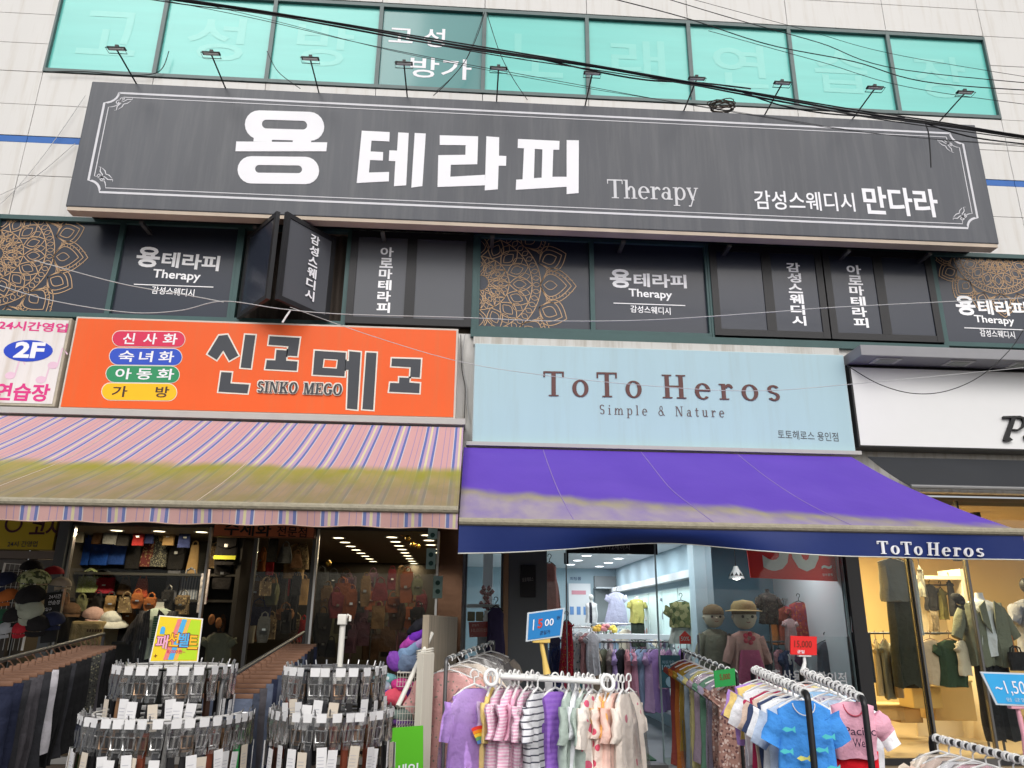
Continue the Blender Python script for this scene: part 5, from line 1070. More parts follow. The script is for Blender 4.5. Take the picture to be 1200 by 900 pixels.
# --- middle shop: white loop rack with little dresses
ra = P(586, 792, -5.0); rb = P(700, 798, -5.0); o = (ra + rb) / 2; ra = ra - o; rb = rb - o
lr = thing('clothes_rack', 'white looped rail rack at the front hung with small dresses', 'clothes rack', (o.x, o.y, 0)); up_ = Vector((0, 0, o.z))
mesh_part(lr, 'rail', mat('rail_white', (.72, .72, .70), .3, .03), lambda m: [m.tube([ra + up_ + Vector((0, dy, 0)), rb + up_ + Vector((0, dy, 0))], .013, 10) for dy in (-.06, .06)], 50)
for e, nm in ((ra, 0), (rb, 1)): mesh_part(lr, 'end_ring', HW, lambda m: m.tube([e + up_ + Vector(((-.045 if nm == 0 else .045) + .03 * math.cos(a), .02 * math.sin(a) - .03, .034 * math.sin(a) - .006)) for a in [k * math.pi / 8 for k in range(16)]], .010, 8, closed=True), 60)
mesh_part(lr, 'post', HW, lambda m: m.tube([(0, 0, .13), (0, 0, o.z)], .02, 10), 60)
mesh_part(lr, 'base', HW, lambda m: m.lathe([(.32, .121), (.32, .135), (.04, .16)], 24), 50)
def neckline(t, w, col=None):
    mesh_part(t, 'neckline', col or mat('neck_trim', (.75, .75, .76), .7), lambda m: m.tube([(w * .19 * math.cos(a), -.012 - .022 * abs(math.sin(a)), -.012 - .055 * abs(math.sin(a))) for a in [R(180 + 15 * k) for k in range(13)]], .0032, 6), 60)
def art(kind):
    def rainbow(t):
        for k, c in enumerate(((.75, .05, .03), (.85, .28, .02), (.85, .6, .05), (.15, .4, .15), (.1, .25, .6))):
            mesh_part(t, 'print', mat('rainbow_%d' % k, c, .6), lambda m: m.ribbon([(.02 + (.10 - .016 * k) * math.cos(a), -.27 + (.10 - .016 * k) * math.sin(a)) for a in [R(10 + 9 * j) for j in range(13)]], .015, -.052))
        mesh_part(t, 'print', WVINYL, lambda m: m.lathe([(.03, -.004), (.028, .004)], 10, Matrix.Translation((.10, -.056, -.27)) @ Matrix.Rotation(R(90), 4, 'X')))
    def small(t):
        mesh_part(t, 'print', mat('print_pale', (.6, .45, .5), .6), lambda m: m.ribbon([(.0, -.16), (.02, -.13), (.04, -.16), (.03, -.22), (.01, -.22)], .008, -.05, True))
    def fish(t):
        g_ = mat('print_teal', (.08, .52, .55), .6); y_ = mat('print_yellow', (.75, .75, .2), .6)
        for k, (x, z) in enumerate(((-.10, -.13), (-.04, -.26), (.09, -.16), (.05, -.22), (.10, -.30), (-.11, -.36), (.06, -.40), (-.02, -.45), (-.12, -.23))):
            mesh_part(t, 'print', y_ if k % 4 == 1 else g_, lambda m: m.prism([(x - .03, z), (x - .01, z + .012), (x + .02, z + .004), (x + .035, z + .016), (x + .035, z - .016), (x + .02, z - .004), (x - .01, z - .012)], -.058, -.055))
    def words(t):
        mesh_part(t, 'lettering', mat('print_ink', (.05, .02, .05), .6), lambda m: (write_at(m, 'Pacific', -.07, .085, -.155, -.115, -.058, .004), write_at(m, 'West', -.035, .055, -.21, -.17, -.058, .004)))
    def star(t):
        mesh_part(t, 'print', mat('print_blue', (.2, .25, .6), .6), lambda m: m.ribbon([(-.05, -.10), (-.02, -.15), (.02, -.12), (-.01, -.19), (.03, -.2)], .01, -.055))
    return dict(rainbow=rainbow, small=small, fish=fish, words=words, star=star)[kind]
LIL = f_('cl_lilac', (.46, .27, .68)); YEL = f_('cl_yellow', (.88, .66, .24)); PST = f_('cl_pinkstripe', (.80, .42, .58), 'stripes', c2=(.86, .68, .76), scale=70); PSM = f_('cl_pink', (.80, .45, .58)); BWS = f_('cl_bwstripe', (.84, .84, .88), 'stripes', c2=(.08, .08, .11), scale=34, w=.22); PUR = f_('cl_purple', (.24, .11, .48), 'stripes', c2=(.28, .14, .52), scale=40)
WGR = f_('cl_whitegreen', (.84, .84, .90)); SAG = f_('cl_sage', (.42, .50, .45)); POL = f_('cl_polka', (.90, .80, .72), 'dots', c2=(.80, .12, .22), scale=15, w=.42); FLO = f_('cl_floral', (.86, .70, .62), 'floral', c2=(.72, .10, .16), c3=(.78, .5, .25), scale=24, w=.5); ORA = f_('cl_orange', (.82, .45, .14)); PCH = f_('cl_peach', (.86, .58, .50)); CRM = f_('cl_cream', (.88, .76, .62)); CRF = f_('cl_creamfloral', (.88, .77, .68), 'dots', c2=(.72, .25, .3), scale=9, w=.25)
for i, (lb, px, Y, rz, fab, w, L, sl, fl, cv, ex) in enumerate((
        ('lilac little dress with a rainbow print at the left end of the loop rack', 549, -5.0, .35, LIL, .30, .52, .16, 1.35, PLASTIC, 'rainbow'), ('yellow little dress beside the lilac rainbow dress', 572, -4.95, 1.25, YEL, .28, .55, .16, 1.2, None, None),
        ('pink striped little dress next to the yellow one', 583, -5.0, 1.1, PST, .28, .52, .14, 1.25, PLASTIC, None), ('second pink striped little dress from the yellow one', 594, -5.02, 1.15, PST, .28, .54, .14, 1.25, None, None), ('third pink striped little dress from the yellow one', 605, -5.0, 1.2, PSM, .28, .54, .14, 1.25, None, None), ('pink striped little dress left of the black striped shirt', 616, -5.05, 1.05, PST, .28, .50, .14, 1.25, PLASTIC, None),
        ('white shirt with thin black stripes in the middle of the loop rack', 629, -5.08, 1.0, BWS, .28, .48, .14, 1.05, PLASTIC, None), ('purple dress with a small print right of the striped shirt', 651, -5.02, .55, PUR, .28, .54, .12, 1.2, None, 'small'),
        ('thin lilac little dress third right of the rainbow dress', 567, -4.9, 1.2, f_('cl_l2', (.66, .50, .78)), .26, .54, .14, 1.2, None, None), ('thin rose little dress between the pink striped ones', 600, -4.92, 1.2, f_('cl_r2', (.86, .58, .68)), .26, .53, .14, 1.2, None, None), ('thin white little dress just left of the black striped shirt', 622, -4.9, 1.15, f_('cl_w2', (.86, .84, .88)), .26, .54, .14, 1.2, None, None), ('thin pale violet little dress right of the purple one', 660, -4.9, 1.15, f_('cl_v2', (.66, .60, .80)), .26, .54, .14, 1.2, None, None), ('thin lemon little dress among the white and sage ones', 681, -4.9, 1.2, f_('cl_y2', (.88, .80, .50)), .26, .54, .14, 1.2, None, None), ('thin coral little dress beside the orange one', 713, -4.9, 1.1, f_('cl_c2', (.86, .46, .40)), .26, .54, .14, 1.2, None, None),
        ('lilac grey little dress squeezed behind the purple one', 642, -4.9, 1.1, f_('cl_lgl', (.62, .56, .70)), .26, .52, .14, 1.2, None, None), ('pale pink little dress just right of the yellow one', 578, -4.9, 1.2, f_('cl_ppk', (.86, .66, .72)), .26, .53, .16, 1.2, None, None), ('white little dress behind the polka dots', 693, -4.9, 1.1, WGR, .26, .54, .14, 1.25, None, None), ('pale rose little dress behind the peach one', 731, -4.92, 1.0, f_('cl_prs', (.88, .68, .64)), .26, .54, .14, 1.3, None, None),
        ('white and sage dress right of the purple one', 668, -5.0, 1.15, SAG, .26, .44, .15, 1.2, None, None), ('second white dress with sage sleeves', 677, -4.97, 1.2, WGR, .26, .52, .13, 1.2, None, None), ('third white dress with sage sleeves', 687, -5.0, 1.1, SAG, .26, .40, .15, 1.2, None, None),
        ('cream dress with big red polka dots', 698, -5.02, .9, POL, .28, .54, .16, 1.3, PLASTIC, None), ('cream dress with red flowers', 709, -4.98, 1.1, FLO, .28, .54, .12, 1.3, None, None), ('orange dress between the flowered and the peach dress', 717, -4.95, 1.2, ORA, .28, .48, .12, 1.2, None, None), ('peach dress with frilled sleeve', 725, -4.98, 1.0, PCH, .28, .53, .14, 1.3, None, None), ('cream dress in clear plastic at the right end of the loop rack', 736, -5.0, 1.0, CRF, .25, .52, .14, 1.3, PLASTIC, None), ('outermost cream dress with sparse roses at the right end of the loop rack', 744, -4.9, .8, CRF, .24, .55, .12, 1.3, PLASTIC, None))):
    px = 644 + (px - 644) * .93; c = P(px, 808, Y); t_ = along(ra + up_, rb + up_, min(1, max(0, (px - 580) / 126.0))).z; c.z = min(c.z + .03, t_ - .058)
    t = garment('child_dress', lb, 'dress', c, rz, fab, w * .82, L, sl, fl, .055, i + 3, 'small dresses on the loop rack', HW, .045, cv, extra=art(ex) if ex else None, sw=.05, ang=R(80), fold=.5)
# plastic clad rack behind
a = P(524, 772, -3.1); b = P(578, 752, -1.0)
rack_straight('black rail rack of plastic covered clothes beside the copper column', a, b, DSTEEL, 5, mat('ring_dull', (.4, .4, .38), .5))
for i, (lb, fab) in enumerate((('pink floral set in plastic nearest the street on the covered rack', f_('cl_rose', (.66, .34, .32), 'dots', c2=(.25, .25, .2), scale=30, w=.3)), ('peach dress in plastic second on the covered rack', f_('cl_peach2', (.62, .36, .28))), ('cream dress in plastic third on the covered rack', CRM), ('grey dress in plastic fourth on the covered rack', f_('cl_grey', (.3, .29, .28))), ('dark grey coat in plastic fifth on the covered rack', f_('cl_dgrey', (.14, .13, .13))), ('beige coat in plastic last on the covered rack', f_('cl_beige', (.30, .26, .22))))):
    p = along(a, b, .04 + .18 * i); p.z -= .10
    garment('covered_garment', lb, 'covered clothes', p, plan_angle(a, b) + math.pi / 2 + rnd.uniform(-.1, .1), fab, .42, .75, .2, 1.1, .09, 50 + i, 'plastic covered clothes by the column', HW, .07, PLASTIC_M if i else PLASTIC)

# --- right hand double racks
BLKM = mat('rack_black', (.012, .012, .013), .35, .1)
def plastic_rack(label, a, b, n):
    return rack_straight(label, a, b, BLKM, n, HW, r=.016)
A0 = P(883, 785, -3.75); A1 = P(944, 812, -5.0); B0 = P(940, 787, -3.6); B1 = P(1010, 818, -4.9)
plastic_rack('black rack with white hangers and a blue dress in front', A0, A1, 16); plastic_rack('black rack with white hangers and a pink shirt in front', B0, B1, 15)
# red price clip and cards come below
def row(items, a, b, t0, t1, grp, seed, rz0):
    n = len(items)
    for i, (lb, cat, fab, w, L, sl, fl, ex) in enumerate(items):
        p = along(a, b, t0 + (t1 - t0) * i / (n - 1)); p.z -= .07
        garment('child_dress' if cat == 'dress' else 'child_shirt', lb, cat, p, rz0 + rnd.uniform(-.10, .10), fab, w, L, sl, fl, .055, seed + i, grp, HW, .06, extra=(lambda t, ex=ex, w=w: (neckline(t, w), art(ex)(t) if ex else None)), sw=.055, ang=R(60), fold=.45)
WHT = f_('cl_white', (.84, .85, .90)); CRI = f_('cl_crimson', (.40, .03, .09)); NVY = f_('cl_navy', (.05, .07, .15)); PBL = f_('cl_paleblue', (.50, .60, .76)); PEA = f_('cl_peachw', (.74, .56, .46)); GRY = f_('cl_lgrey', (.45, .43, .48)); BLU = f_('cl_blue', (.06, .27, .70)); PNK = f_('cl_rosepink', (.74, .38, .48)); SKY = f_('cl_sky', (.34, .56, .80))
row([('violet shirt deepest on the rack with the blue dress', 'shirt', LIL, .34, .36, .15, 1.05, None), ('pale yellow shirt second deepest on the rack with the blue dress', 'shirt', YEL, .34, .32, .14, 1.05, None), ('grey violet dress hidden behind the white print shirt', 'dress', GRY, .32, .62, .12, 1.15, None), ('white shirt with a blue figure print on the left rack pair', 'shirt', WHT, .36, .42, .15, 1.05, 'star'), ('crimson skirted dress behind the peach shirt', 'dress', CRI, .33, .56, .05, 1.1, None), ('peach and white shirt in the middle of the left rack', 'shirt', PEA, .34, .52, .14, 1.05, None), ('navy shirt in the middle of the left rack', 'shirt', NVY, .33, .55, .14, 1.05, None), ('white dress with pale blue hem on the left rack', 'dress', WHT, .34, .5, .14, 1.1, None), ('light blue shirt right behind the bright blue dress', 'shirt', PBL, .34, .55, .15, 1.05, None)], A0, A1, .08, .80, 'clothes on the rack with the blue dress', 70, -.05)
p = along(A0, A1, .94); p.z -= .045; p.y -= .0; garment('child_dress', 'bright blue dress with small turquoise animals at the front of its rack', 'dress', p, -.12, BLU, .29, .60, .13, 1.22, .05, 90, 'clothes on the rack with the blue dress', HW, .035, extra=lambda t: (neckline(t, .29, mat('neck_white', (.7, .7, .72), .7)), art('fish')(t)), sw=.06, ang=R(62), fold=.4)
row([('peach and yellow dyed shirt deepest on the rack with the pink shirt', 'shirt', f_('cl_tiedye', (.80, .50, .42), 'floral', c2=(.78, .70, .35), c3=(.75, .40, .35), scale=9, w=.7), .36, .4, .15, 1.05, None), ('white shirt with colour patches on the rack with the pink shirt', 'shirt', WHT, .36, .42, .14, 1.05, 'star'), ('sky blue shirt in the middle of the rack with the pink shirt', 'shirt', SKY, .36, .45, .16, 1.05, None), ('pale grey floral dress on the rack with the pink shirt', 'dress', f_('cl_greyflor', (.55, .52, .58), 'dots', c2=(.25, .2, .3), scale=30, w=.3), .34, .6, .13, 1.1, None), ('white and blue shirt behind the pink one', 'shirt', PBL, .34, .48, .15, 1.05, None), ('white blouse directly behind the pink shirt', 'shirt', WHT, .34, .46, .14, 1.05, None)], B0, B1, .08, .80, 'clothes on the rack with the pink shirt', 100, -.05)
p = along(B0, B1, .93); p.z -= .03; p.x -= .03
garment('child_shirt', 'pink lettered short sleeved shirt at the front of its rack', 'shirt', p, -.15, PNK, .24, .27, .10, 1.0, .06, 111, 'clothes on the rack with the pink shirt', HW, .035, extra=lambda t: (neckline(t, .26, mat('neck_red', (.5, .06, .10), .7)), art('words')(t)), sw=.06, ang=R(48))
q = p.copy(); q.z -= .20; q.y += .02
garment('skirt', 'bright red flared skirt hanging under the pink shirt', 'skirt', q, -.15, f_('cl_red', (.62, .01, .02)), .25, .55, 0, 1.5, .05, 112, 'clothes on the rack with the pink shirt', None)

# dress rack by the entrance
a = P(800, 762, -1.0); b = P(862, 789, -2.6)
rack_straight('black rack of long dresses with a green price card by the shop entrance', a, b, BLKM, 0)
SEQ = f_('cl_sequin', (.30, .17, .14), 'floral', c2=(.52, .40, .36), c3=(.12, .06, .06), scale=42, w=.6)
for i, (lb, fab, L, cv) in enumerate((('brick red long dress deepest on the entrance rack', f_('cl_brick', (.26, .06, .05)), .95, None), ('burnt orange long dress second on the entrance rack', f_('cl_burnt', (.40, .13, .03)), .95, None), ('ochre long dress third on the entrance rack', f_('cl_ochre', (.36, .24, .04)), .75, None), ('pale blue dress with lemon skirt on the entrance rack', f_('cl_grblue', (.30, .38, .46)), .95, PLASTIC), ('lemon yellow long dress on the entrance rack', f_('cl_lemon', (.55, .50, .22)), 1.02, None), ('pale lilac dress in plastic on the entrance rack', f_('cl_plilac', (.36, .28, .36)), .72, PLASTIC), ('dark green dress on the entrance rack', f_('cl_dgreen', (.10, .20, .14)), .85, None), ('grey violet dress on the entrance rack', f_('cl_gviolet', (.24, .21, .28)), .9, None), ('pink brown flecked tiered dress left of the rack post', SEQ, .88, PLASTIC), ('pink brown flecked tiered dress nearest the street on the entrance rack', SEQ, .88, None))):
    p = along(a, b, .04 + .94 * i / 9); p.z -= .10
    garment('long_dress', lb, 'dress', p, plan_angle(a, b) + math.pi / 2 + rnd.uniform(-.15, .15), fab, .34, L, .05, 1.15, .08, 130 + i, 'long dresses on the entrance rack', HW, .08, cv)
# plastic covered rack at the bottom right
a = P(1094, 864, -4.4); b = P(1230, 899, -5.3)
rack_straight('black rail of plastic covered clothes at the bottom right corner', a, b, BLKM, 14, HW, r=.015)
for i in range(9):
    p = along(a, b, .03 + .115 * i); p.z -= .085
    garment('covered_garment', f'pale garment in milky plastic on the corner rail, {ORD[i]} from the left', 'covered clothes', p, plan_angle(a, b) + math.pi / 2 + rnd.uniform(-.15, .15), [CRM, PEA, WHT, PNK, CRM, GRY, PEA, WHT, GRY][i], .36, .6, .15, 1.1, .08, 150 + i, 'covered clothes on the corner rail', HW, .06, PLASTIC_M)

# --- price cards on clips
RIMW = mat('card_rim_pale', (.55, .60, .64), .4); CLIPY = mat('clip_yellow', (.72, .50, .14), .4, .05); CLIPP = mat('clip_pink', (.72, .35, .42), .4, .05)
def clip(t, pts, col, r=.012):
    Y = t['clip_y']; mesh_part(t, 'clip', col, lambda m: m.tube([P(x, y, Y) for x, y in pts], [r * .8] + [r] * (len(pts) - 2) + [r * 1.6], 8), 60)
    x, y = pts[0]; c = P(x, y, Y); mesh_part(t, 'jaw', col, lambda m: m.box(c.x - .045, c.x + .045, c.y - .02, c.y + .014, c.z - .014, c.z + .022, bev=.005))
t, uv = card('price_sign', 'blue price card with pale rim on a yellow clip above the loop rack', (618, 718), (662, 712), (658, 746), (616, 752), -4.98, mat('card_blue2', (.02, .20, .50), .35, .06), RIMW, rimw=.10)
card_text(uv, '1', .17, .20, .27, .64).build('lettering', WVINYL, t); card_text(uv, '5', .30, .43, .28, .60, .03).build('digit', mat('red_ink', (.55, .05, .03), .5), t); card_text(uv, '00', .49, .73, .32, .56).build('lettering', WVINYL, t); card_text(uv, '원', .80, .90, .26, .38).build('lettering', mat('navy_ink', (.02, .04, .12), .5), t); card_text(uv, '균일가', .38, .66, .70, .84).build('lettering', mat('navy_ink'), t)
t['clip_y'] = -4.96; clip(t, [(634, 750), (636, 762), (638, 772), (641, 790)], CLIPY)
t, uv = card('price_sign', 'red price card with white lettering above the rack of the pink shirt', (926, 745), (957, 746), (957, 768), (926, 767), -3.62, mat('card_red', (.66, .02, .02), .4, .05), mat('card_red'), rimw=.02)
card_text(uv, '15,000', .14, .80, .24, .66).build('lettering', mat('card_ink'), t); card_text(uv, '균일', .25, .52, .74, .92).build('lettering', WVINYL, t); t['clip_y'] = -3.60; clip(t, [(942, 767), (943, 776), (941, 787)], HW)
t, uv = card('price_sign', 'green price card hanging on the entrance rack of long dresses', (836, 786), (861, 783), (862, 803), (838, 806), -2.66, mat('card_dgreen', (.02, .26, .06), .4, .05), mat('card_dgreen'), rimw=.02)
card_text(uv, '5,000', .25, .75, .25, .65).build('lettering', mat('card_ink'), t)
t, uv = card('price_sign', 'sky blue price card with white handwritten numbers at the right edge', (1148, 787), (1206, 789), (1212, 828), (1167, 826), -5.1, mat('card_sky', (.04, .36, .72), .4, .12), RIMW, rimw=.10)
card_text(uv, '~1,500', .16, .98, .25, .70, .0).build('lettering', WVINYL, t); card_text(uv, '원 균일', .3, .8, .76, .88).build('lettering', mat('pale_ink', (.4, .6, .75), .5), t); t['clip_y'] = -5.08; clip(t, [(1192, 827), (1196, 845), (1200, 862), (1204, 885)], CLIPP)
t, uv = card('price_sign', 'small red price card standing in the left window of the middle shop', (549, 729), (573, 728), (574, 746), (550, 747), .12, mat('card_dred', (.30, .02, .02), .4, .05), mat('card_red_rim', (.4, .1, .08), .4), rimw=.05)
card_text(uv, '10,000원', .12, .88, .4, .68).build('lettering', mat('pink_ink', (.5, .2, .18), .5), t); card_text(uv, '균일가', .15, .5, .15, .3).build('lettering', mat('pink_ink'), t)

# ------------------------------------------------------------------ inside the children clothes shop
SKIN = mat('mannequin_white', (.55, .55, .53), .35, .03); SKIND = mat('doll_cloth_beige', (.44, .40, .30), .7, .08)
def hung(name, lb, cat, px, py, wpx, hpx, Y, fab, sl=.3, fl=1.1, rz=0.0, grp=None, hang=BLACK, seed=0, T=.07, cv=None, ang=R(55), ex=None):
    """garment whose shoulder line middle is at the photo point, size given in photo pixels"""
    s = (Y + 9) / F_PX; w = wpx * s; L = hpx * s
    return garment(name, lb, cat, P(px, py, Y), rz, fab, w, L, sl * w, fl, T, seed, grp, hang, .07, cv, ang=ang, sw=.075 * w / .36, extra=ex)
def mannequin(lb, px, py, hpx, Y, top=None, bottom=None, head=False, neck=SKIN, rz=0.0, jacket=None, sl=.3):
    """dress form: torso with neck, clothing worn on it; px,py is the neck base, hpx torso length in photo pixels"""
    s = (Y + 9) / F_PX; L = hpx * s; t = thing('mannequin', lb, 'mannequin', P(px, py, Y), rz)
    w = L * .62
    mesh_part(t, 'torso', neck, lambda m: m.lathe([(w * .36, -L), (w * .38, -L * .85), (w * .30, -L * .55), (w * .42, -L * .25), (w * .40, -L * .12), (w * .18, -.02 * L), (w * .13, .06 * L), (w * .12, .13 * L)], 18, sy=.62), 60)
    if head: mesh_part(t, 'head', neck, lambda m: m.lathe([(.01, .12 * L)] + [(w * .2 * math.sin(a * math.pi / 10), L * .26 - L * .15 * math.cos(a * math.pi / 10)) for a in range(1, 10)] + [(.01, .41 * L)], 16), 60)
    if top:
        m = top_shape(w * 1.06, L * 1.0, sl * w, R(62), 1.02, w * .62, 5, w * .2, .2); m.build('shirt', top, t, 60)
    if jacket:
        def jk(m):
            for s_ in (-1, 1):
                cloth_shell(m, lambda v: w * .30, L * 1.12, w * .74, 9 + s_, 10, 12, fold=.12, cx=s_ * w * .34, zt=-.05 * L); sleeve(m, s_, w * .60, -.06 * L, L * .52, R(62), w * .2, w * .17, w * .4, 4)
        mesh_part(t, 'jacket', jacket, jk, 60)
        mesh_part(t, 'lapels', jacket, lambda m: [m.prism([(s_ * w * .14, -.02 * L), (s_ * w * .34, -.12 * L), (s_ * w * .30, -.38 * L), (s_ * w * .06, -.60 * L)], -w * .44, -w * .40) for s_ in (-1, 1)])
    if bottom:
        fab, bl = bottom; bl *= s
        def lg_(m):
            for s_ in (-1, 1): cloth_shell(m, lambda v: w * (.25 + .02 * v), bl, w * .46, 3 + s_, 8, 12, fold=.18, cx=s_ * w * .22, zt=-L * .93)
        mesh_part(t, 'trousers', fab, lg_, 60)
    mesh_part(t, 'stand', DSTEEL, lambda m: m.tube([(0, 0, -L * .95), (0, 0, FZ + .01 - t.location.z)], .015, 8), 60)
    return t
def panel(name, lb, cat, px0, py0, px1, py1, Y, th, m_):
    a = P(px0, py1, Y); b = P(px1, py0, Y); m = MB(); m.box(a.x, b.x, Y, Y + th, a.z, b.z, bev=.006); return tag(m.build(name, m_), lb, cat)
# wardrobes along the right wall, back wall fittings
wd = thing('wall_wardrobe', 'tall pale lit wardrobe along the right wall of the children clothes shop', 'wardrobe', (3.13, 1.3, 0))
ll = bpy.data.lights.new('wardrobe_lamp', 'AREA'); ll.shape = 'RECTANGLE'; ll.size = .08; ll.size_y = 5.4; ll.energy = 13; ll.color = (.85, 1, .97); lo = bpy.data.objects.new('wardrobe_lamp', ll); COL.objects.link(lo); lo.parent = wd; lo.location = (-.17, 2.9, 2.2); lo.rotation_euler = (0, R(35), 0)
for i in range(6): mesh_part(wd, 'panel', mat('panel_pale_cyan', (.62, .76, .74), .5, .04), lambda m: m.box(-.04, .0, .05 + .92 * i, .93 + .92 * i, .5, 2.12, bev=.008))
mesh_part(wd, 'cornice', ROOM_W, lambda m: m.box(-.14, .0, -.02, 5.8, 2.22, 2.32))
mesh_part(wd, 'low_shelf', ROOM_W, lambda m: m.box(-.34, -.045, .0, 5.7, .46, .5))
dr = thing('back_door', 'white back door with coloured notices in the blue back wall', 'door', (0, 0, 0)); a = P(667, 740, 7.12); b = P(692, 684, 7.12)
mesh_part(dr, 'door_leaf', ROOM_W, lambda m: m.box(a.x, b.x, 7.12, 7.18, FZ, b.z)); mesh_part(dr, 'notice', mat('notice_pink', (.55, .25, .3), .5), lambda m: m.box(a.x + .06, b.x - .1, 7.112, 7.118, b.z - .22, b.z - .14)); mesh_part(dr, 'notice', mat('notice_blue', (.12, .25, .5), .5), lambda m: [m.box(a.x + .02 + .14 * k, a.x + .10 + .14 * k, 7.112, 7.118, b.z - .62, b.z - .46) for k in range(3)])
slab('wall_shelf', mat('shelf_grey', (.30, .33, .35), .6), P(698, 700, 6.9).x, P(740, 700, 6.9).x, 6.8, 7.19, P(700, 688, 6.9).z - .03, P(700, 688, 6.9).z)
slab('wall_recess', mat('recess_grey', (.20, .22, .23), .6), P(697, 700, 7.1).x, P(741, 700, 7.1).x, 7.1, 7.19, FZ, P(700, 675, 7.1).z)
m = MB(); write(m, '피팅룸', (668, 680), (681, 680), 4, 7.19, .01); m.build('room_lettering', mat('navy_ink'), bld)
mannequin('small mannequin in a white vest with black trim near the back door', 693, 706, 22, 5.2, f_('v_white', (.6, .6, .6), 'vstripes', c2=(.03, .03, .04), scale=6, w=.3), None, True, sl=0)
hung('child_dress', 'lilac dress with a white sailor collar near the back wall', 'dress', 722, 694, 19, 36, 5.0, f_('v_lilac', (.42, .42, .56)), .3, 1.6, grp='clothes shown inside the children clothes shop')
mannequin('mannequin in a mustard shirt and dark wide trousers in the middle of the shop', 746, 702, 26, 4.2, f_('v_mustard', (.42, .38, .12)), (f_('v_dkgreen', (.04, .05, .04)), 27), sl=.35)
mannequin('mannequin in a white blouse and peach shorts right of the mustard shirt', 764, 701, 25, 4.3, f_('v_blouse', (.60, .58, .56)), (f_('v_peach', (.62, .32, .26)), 16), sl=.4)
heap('round red cushion above the mustard shirt mannequin', 752, 688, 14, 8, 5.4, f_('v_red', (.5, .03, .06)), 9, 'cushion')
hung('child_shirt', 'camouflage shirt on a black hanger in front of the pale panels', 'shirt', 798, 705, 30, 28, 1.7, f_('v_camo', (.10, .11, .04), 'floral', c2=(.04, .06, .02), c3=(.22, .20, .09), scale=14, w=.7), .3, 1.0, grp='clothes shown inside the children clothes shop')
hung('skirt', 'pale grey skirt under the camouflage shirt', 'skirt', 798, 730, 26, 22, 1.75, f_('v_pgrey', (.40, .40, .36)), 0, 1.2, hang=None, grp='clothes shown inside the children clothes shop')
hung('child_trousers', 'rose trousers hanging by the pale panels', 'trousers', 812, 695, 12, 32, 3.2, f_('v_rose', (.45, .24, .24)), 0, 1.3, grp='clothes shown inside the children clothes shop', seed=3); hung('child_trousers', 'peach trousers hanging right of the rose ones', 'trousers', 823, 692, 15, 38, 3.0, f_('v_peach2', (.66, .38, .25)), 0, 1.2, grp='clothes shown inside the children clothes shop', seed=4)
hung('child_shirt', 'grey blue shirt hanging left of the camouflage shirt', 'shirt', 781, 698, 12, 26, 3.2, f_('v_greyblue', (.22, .25, .28)), .2, 1.0, grp='clothes shown inside the children clothes shop')
def doll(lb, px, py, hpx, Y, coat, hat=None, apron=None, flower=False):
    s = (Y + 9) / F_PX; h = hpx * s; t = thing('doll_mannequin', lb, 'doll', P(px, py, Y))
    mesh_part(t, 'head', SKIND, lambda m: m.lathe([(.01, -h * .5)] + [(h * .46 * math.sin(a * math.pi / 12) ** .8, -h * .5 * math.cos(a * math.pi / 12)) for a in range(1, 12)] + [(.01, h * .5)], 20, sy=.9), 60)
    for s_ in (-1, 1):
        mesh_part(t, 'eye', mat('doll_eye', (.05, .04, .035), .4), lambda m: m.lathe([(.01, -.003), (h * .06, 0), (h * .04, .006)], 10, Matrix.Translation((s_ * h * .19, -h * .40, -h * .02)) @ Matrix.Rotation(R(90), 4, 'X')))
        mesh_part(t, 'ear', SKIND, lambda m: m.lathe([(.008, -h * .1), (h * .07, 0), (.008, h * .1)], 8, Matrix.Translation((s_ * h * .45, 0, -h * .05))))
    mesh_part(t, 'nose', SKIND, lambda m: m.lathe([(h * .05, 0), (.004, h * .07)], 8, Matrix.Translation((0, -h * .42, -h * .1)) @ Matrix.Rotation(R(90), 4, 'X')))
    mesh_part(t, 'mouth', mat('doll_mouth', (.25, .10, .08), .5), lambda m: m.ribbon([(-h * .08, -h * .22), (0, -h * .25), (h * .08, -h * .22)], h * .03, -h * .415))
    mesh_part(t, 'hair', mat('doll_hair', (.12, .08, .04), .9, .3, 30), lambda m: m.lathe([(h * .47, h * .06), (h * .485, h * .2), (h * .40, h * .38), (h * .2, h * .5), (.01, h * .53)], 20, sy=.92), 60)
    if hat: mesh_part(t, 'hat', hat, lambda m: m.lathe([(h * .72, h * .18), (h * .70, h * .20), (h * .50, h * .24), (h * .48, h * .40), (h * .36, h * .56), (.01, h * .62)], 22), 60)
    m = top_shape(h * 1.25, h * 2.1, h * .9, R(70), 1.25, h * .6, 2, h * .2, .2); o = m.build('coat', coat, t, 60); o.location = (0, 0, -h * .56)
    if apron: mesh_part(t, 'apron', apron, lambda m: cloth_shell(m, lambda v: h * (.36 + .3 * v), h * 1.4, h * .2, 6, 10, 8, fold=.3, zt=-h * 1.25, T_=Matrix.Translation((0, -h * .36, 0))), 60)
    if flower: mesh_part(t, 'flower', mat('flower_red', (.45, .03, .06), .6), lambda m: [m.lathe([(.004, -.01), (h * .10, 0), (.004, .01)], 8, Matrix.Translation((h * .16 * math.cos(a * 1.257), -h * .36, -h * .82 + h * .16 * math.sin(a * 1.257))) @ Matrix.Rotation(R(90), 4, 'X')) for a in range(5)])
    mesh_part(t, 'stand', DSTEEL, lambda m: m.tube([(0, 0, -h * 1.0), (0, 0, FZ + .01 - t.location.z)], .02, 8), 60)
doll('cloth doll mannequin with bare hair and a grey coat behind the glass', 836, 722, 25, .9, f_('d_grey', (.20, .19, .14)))
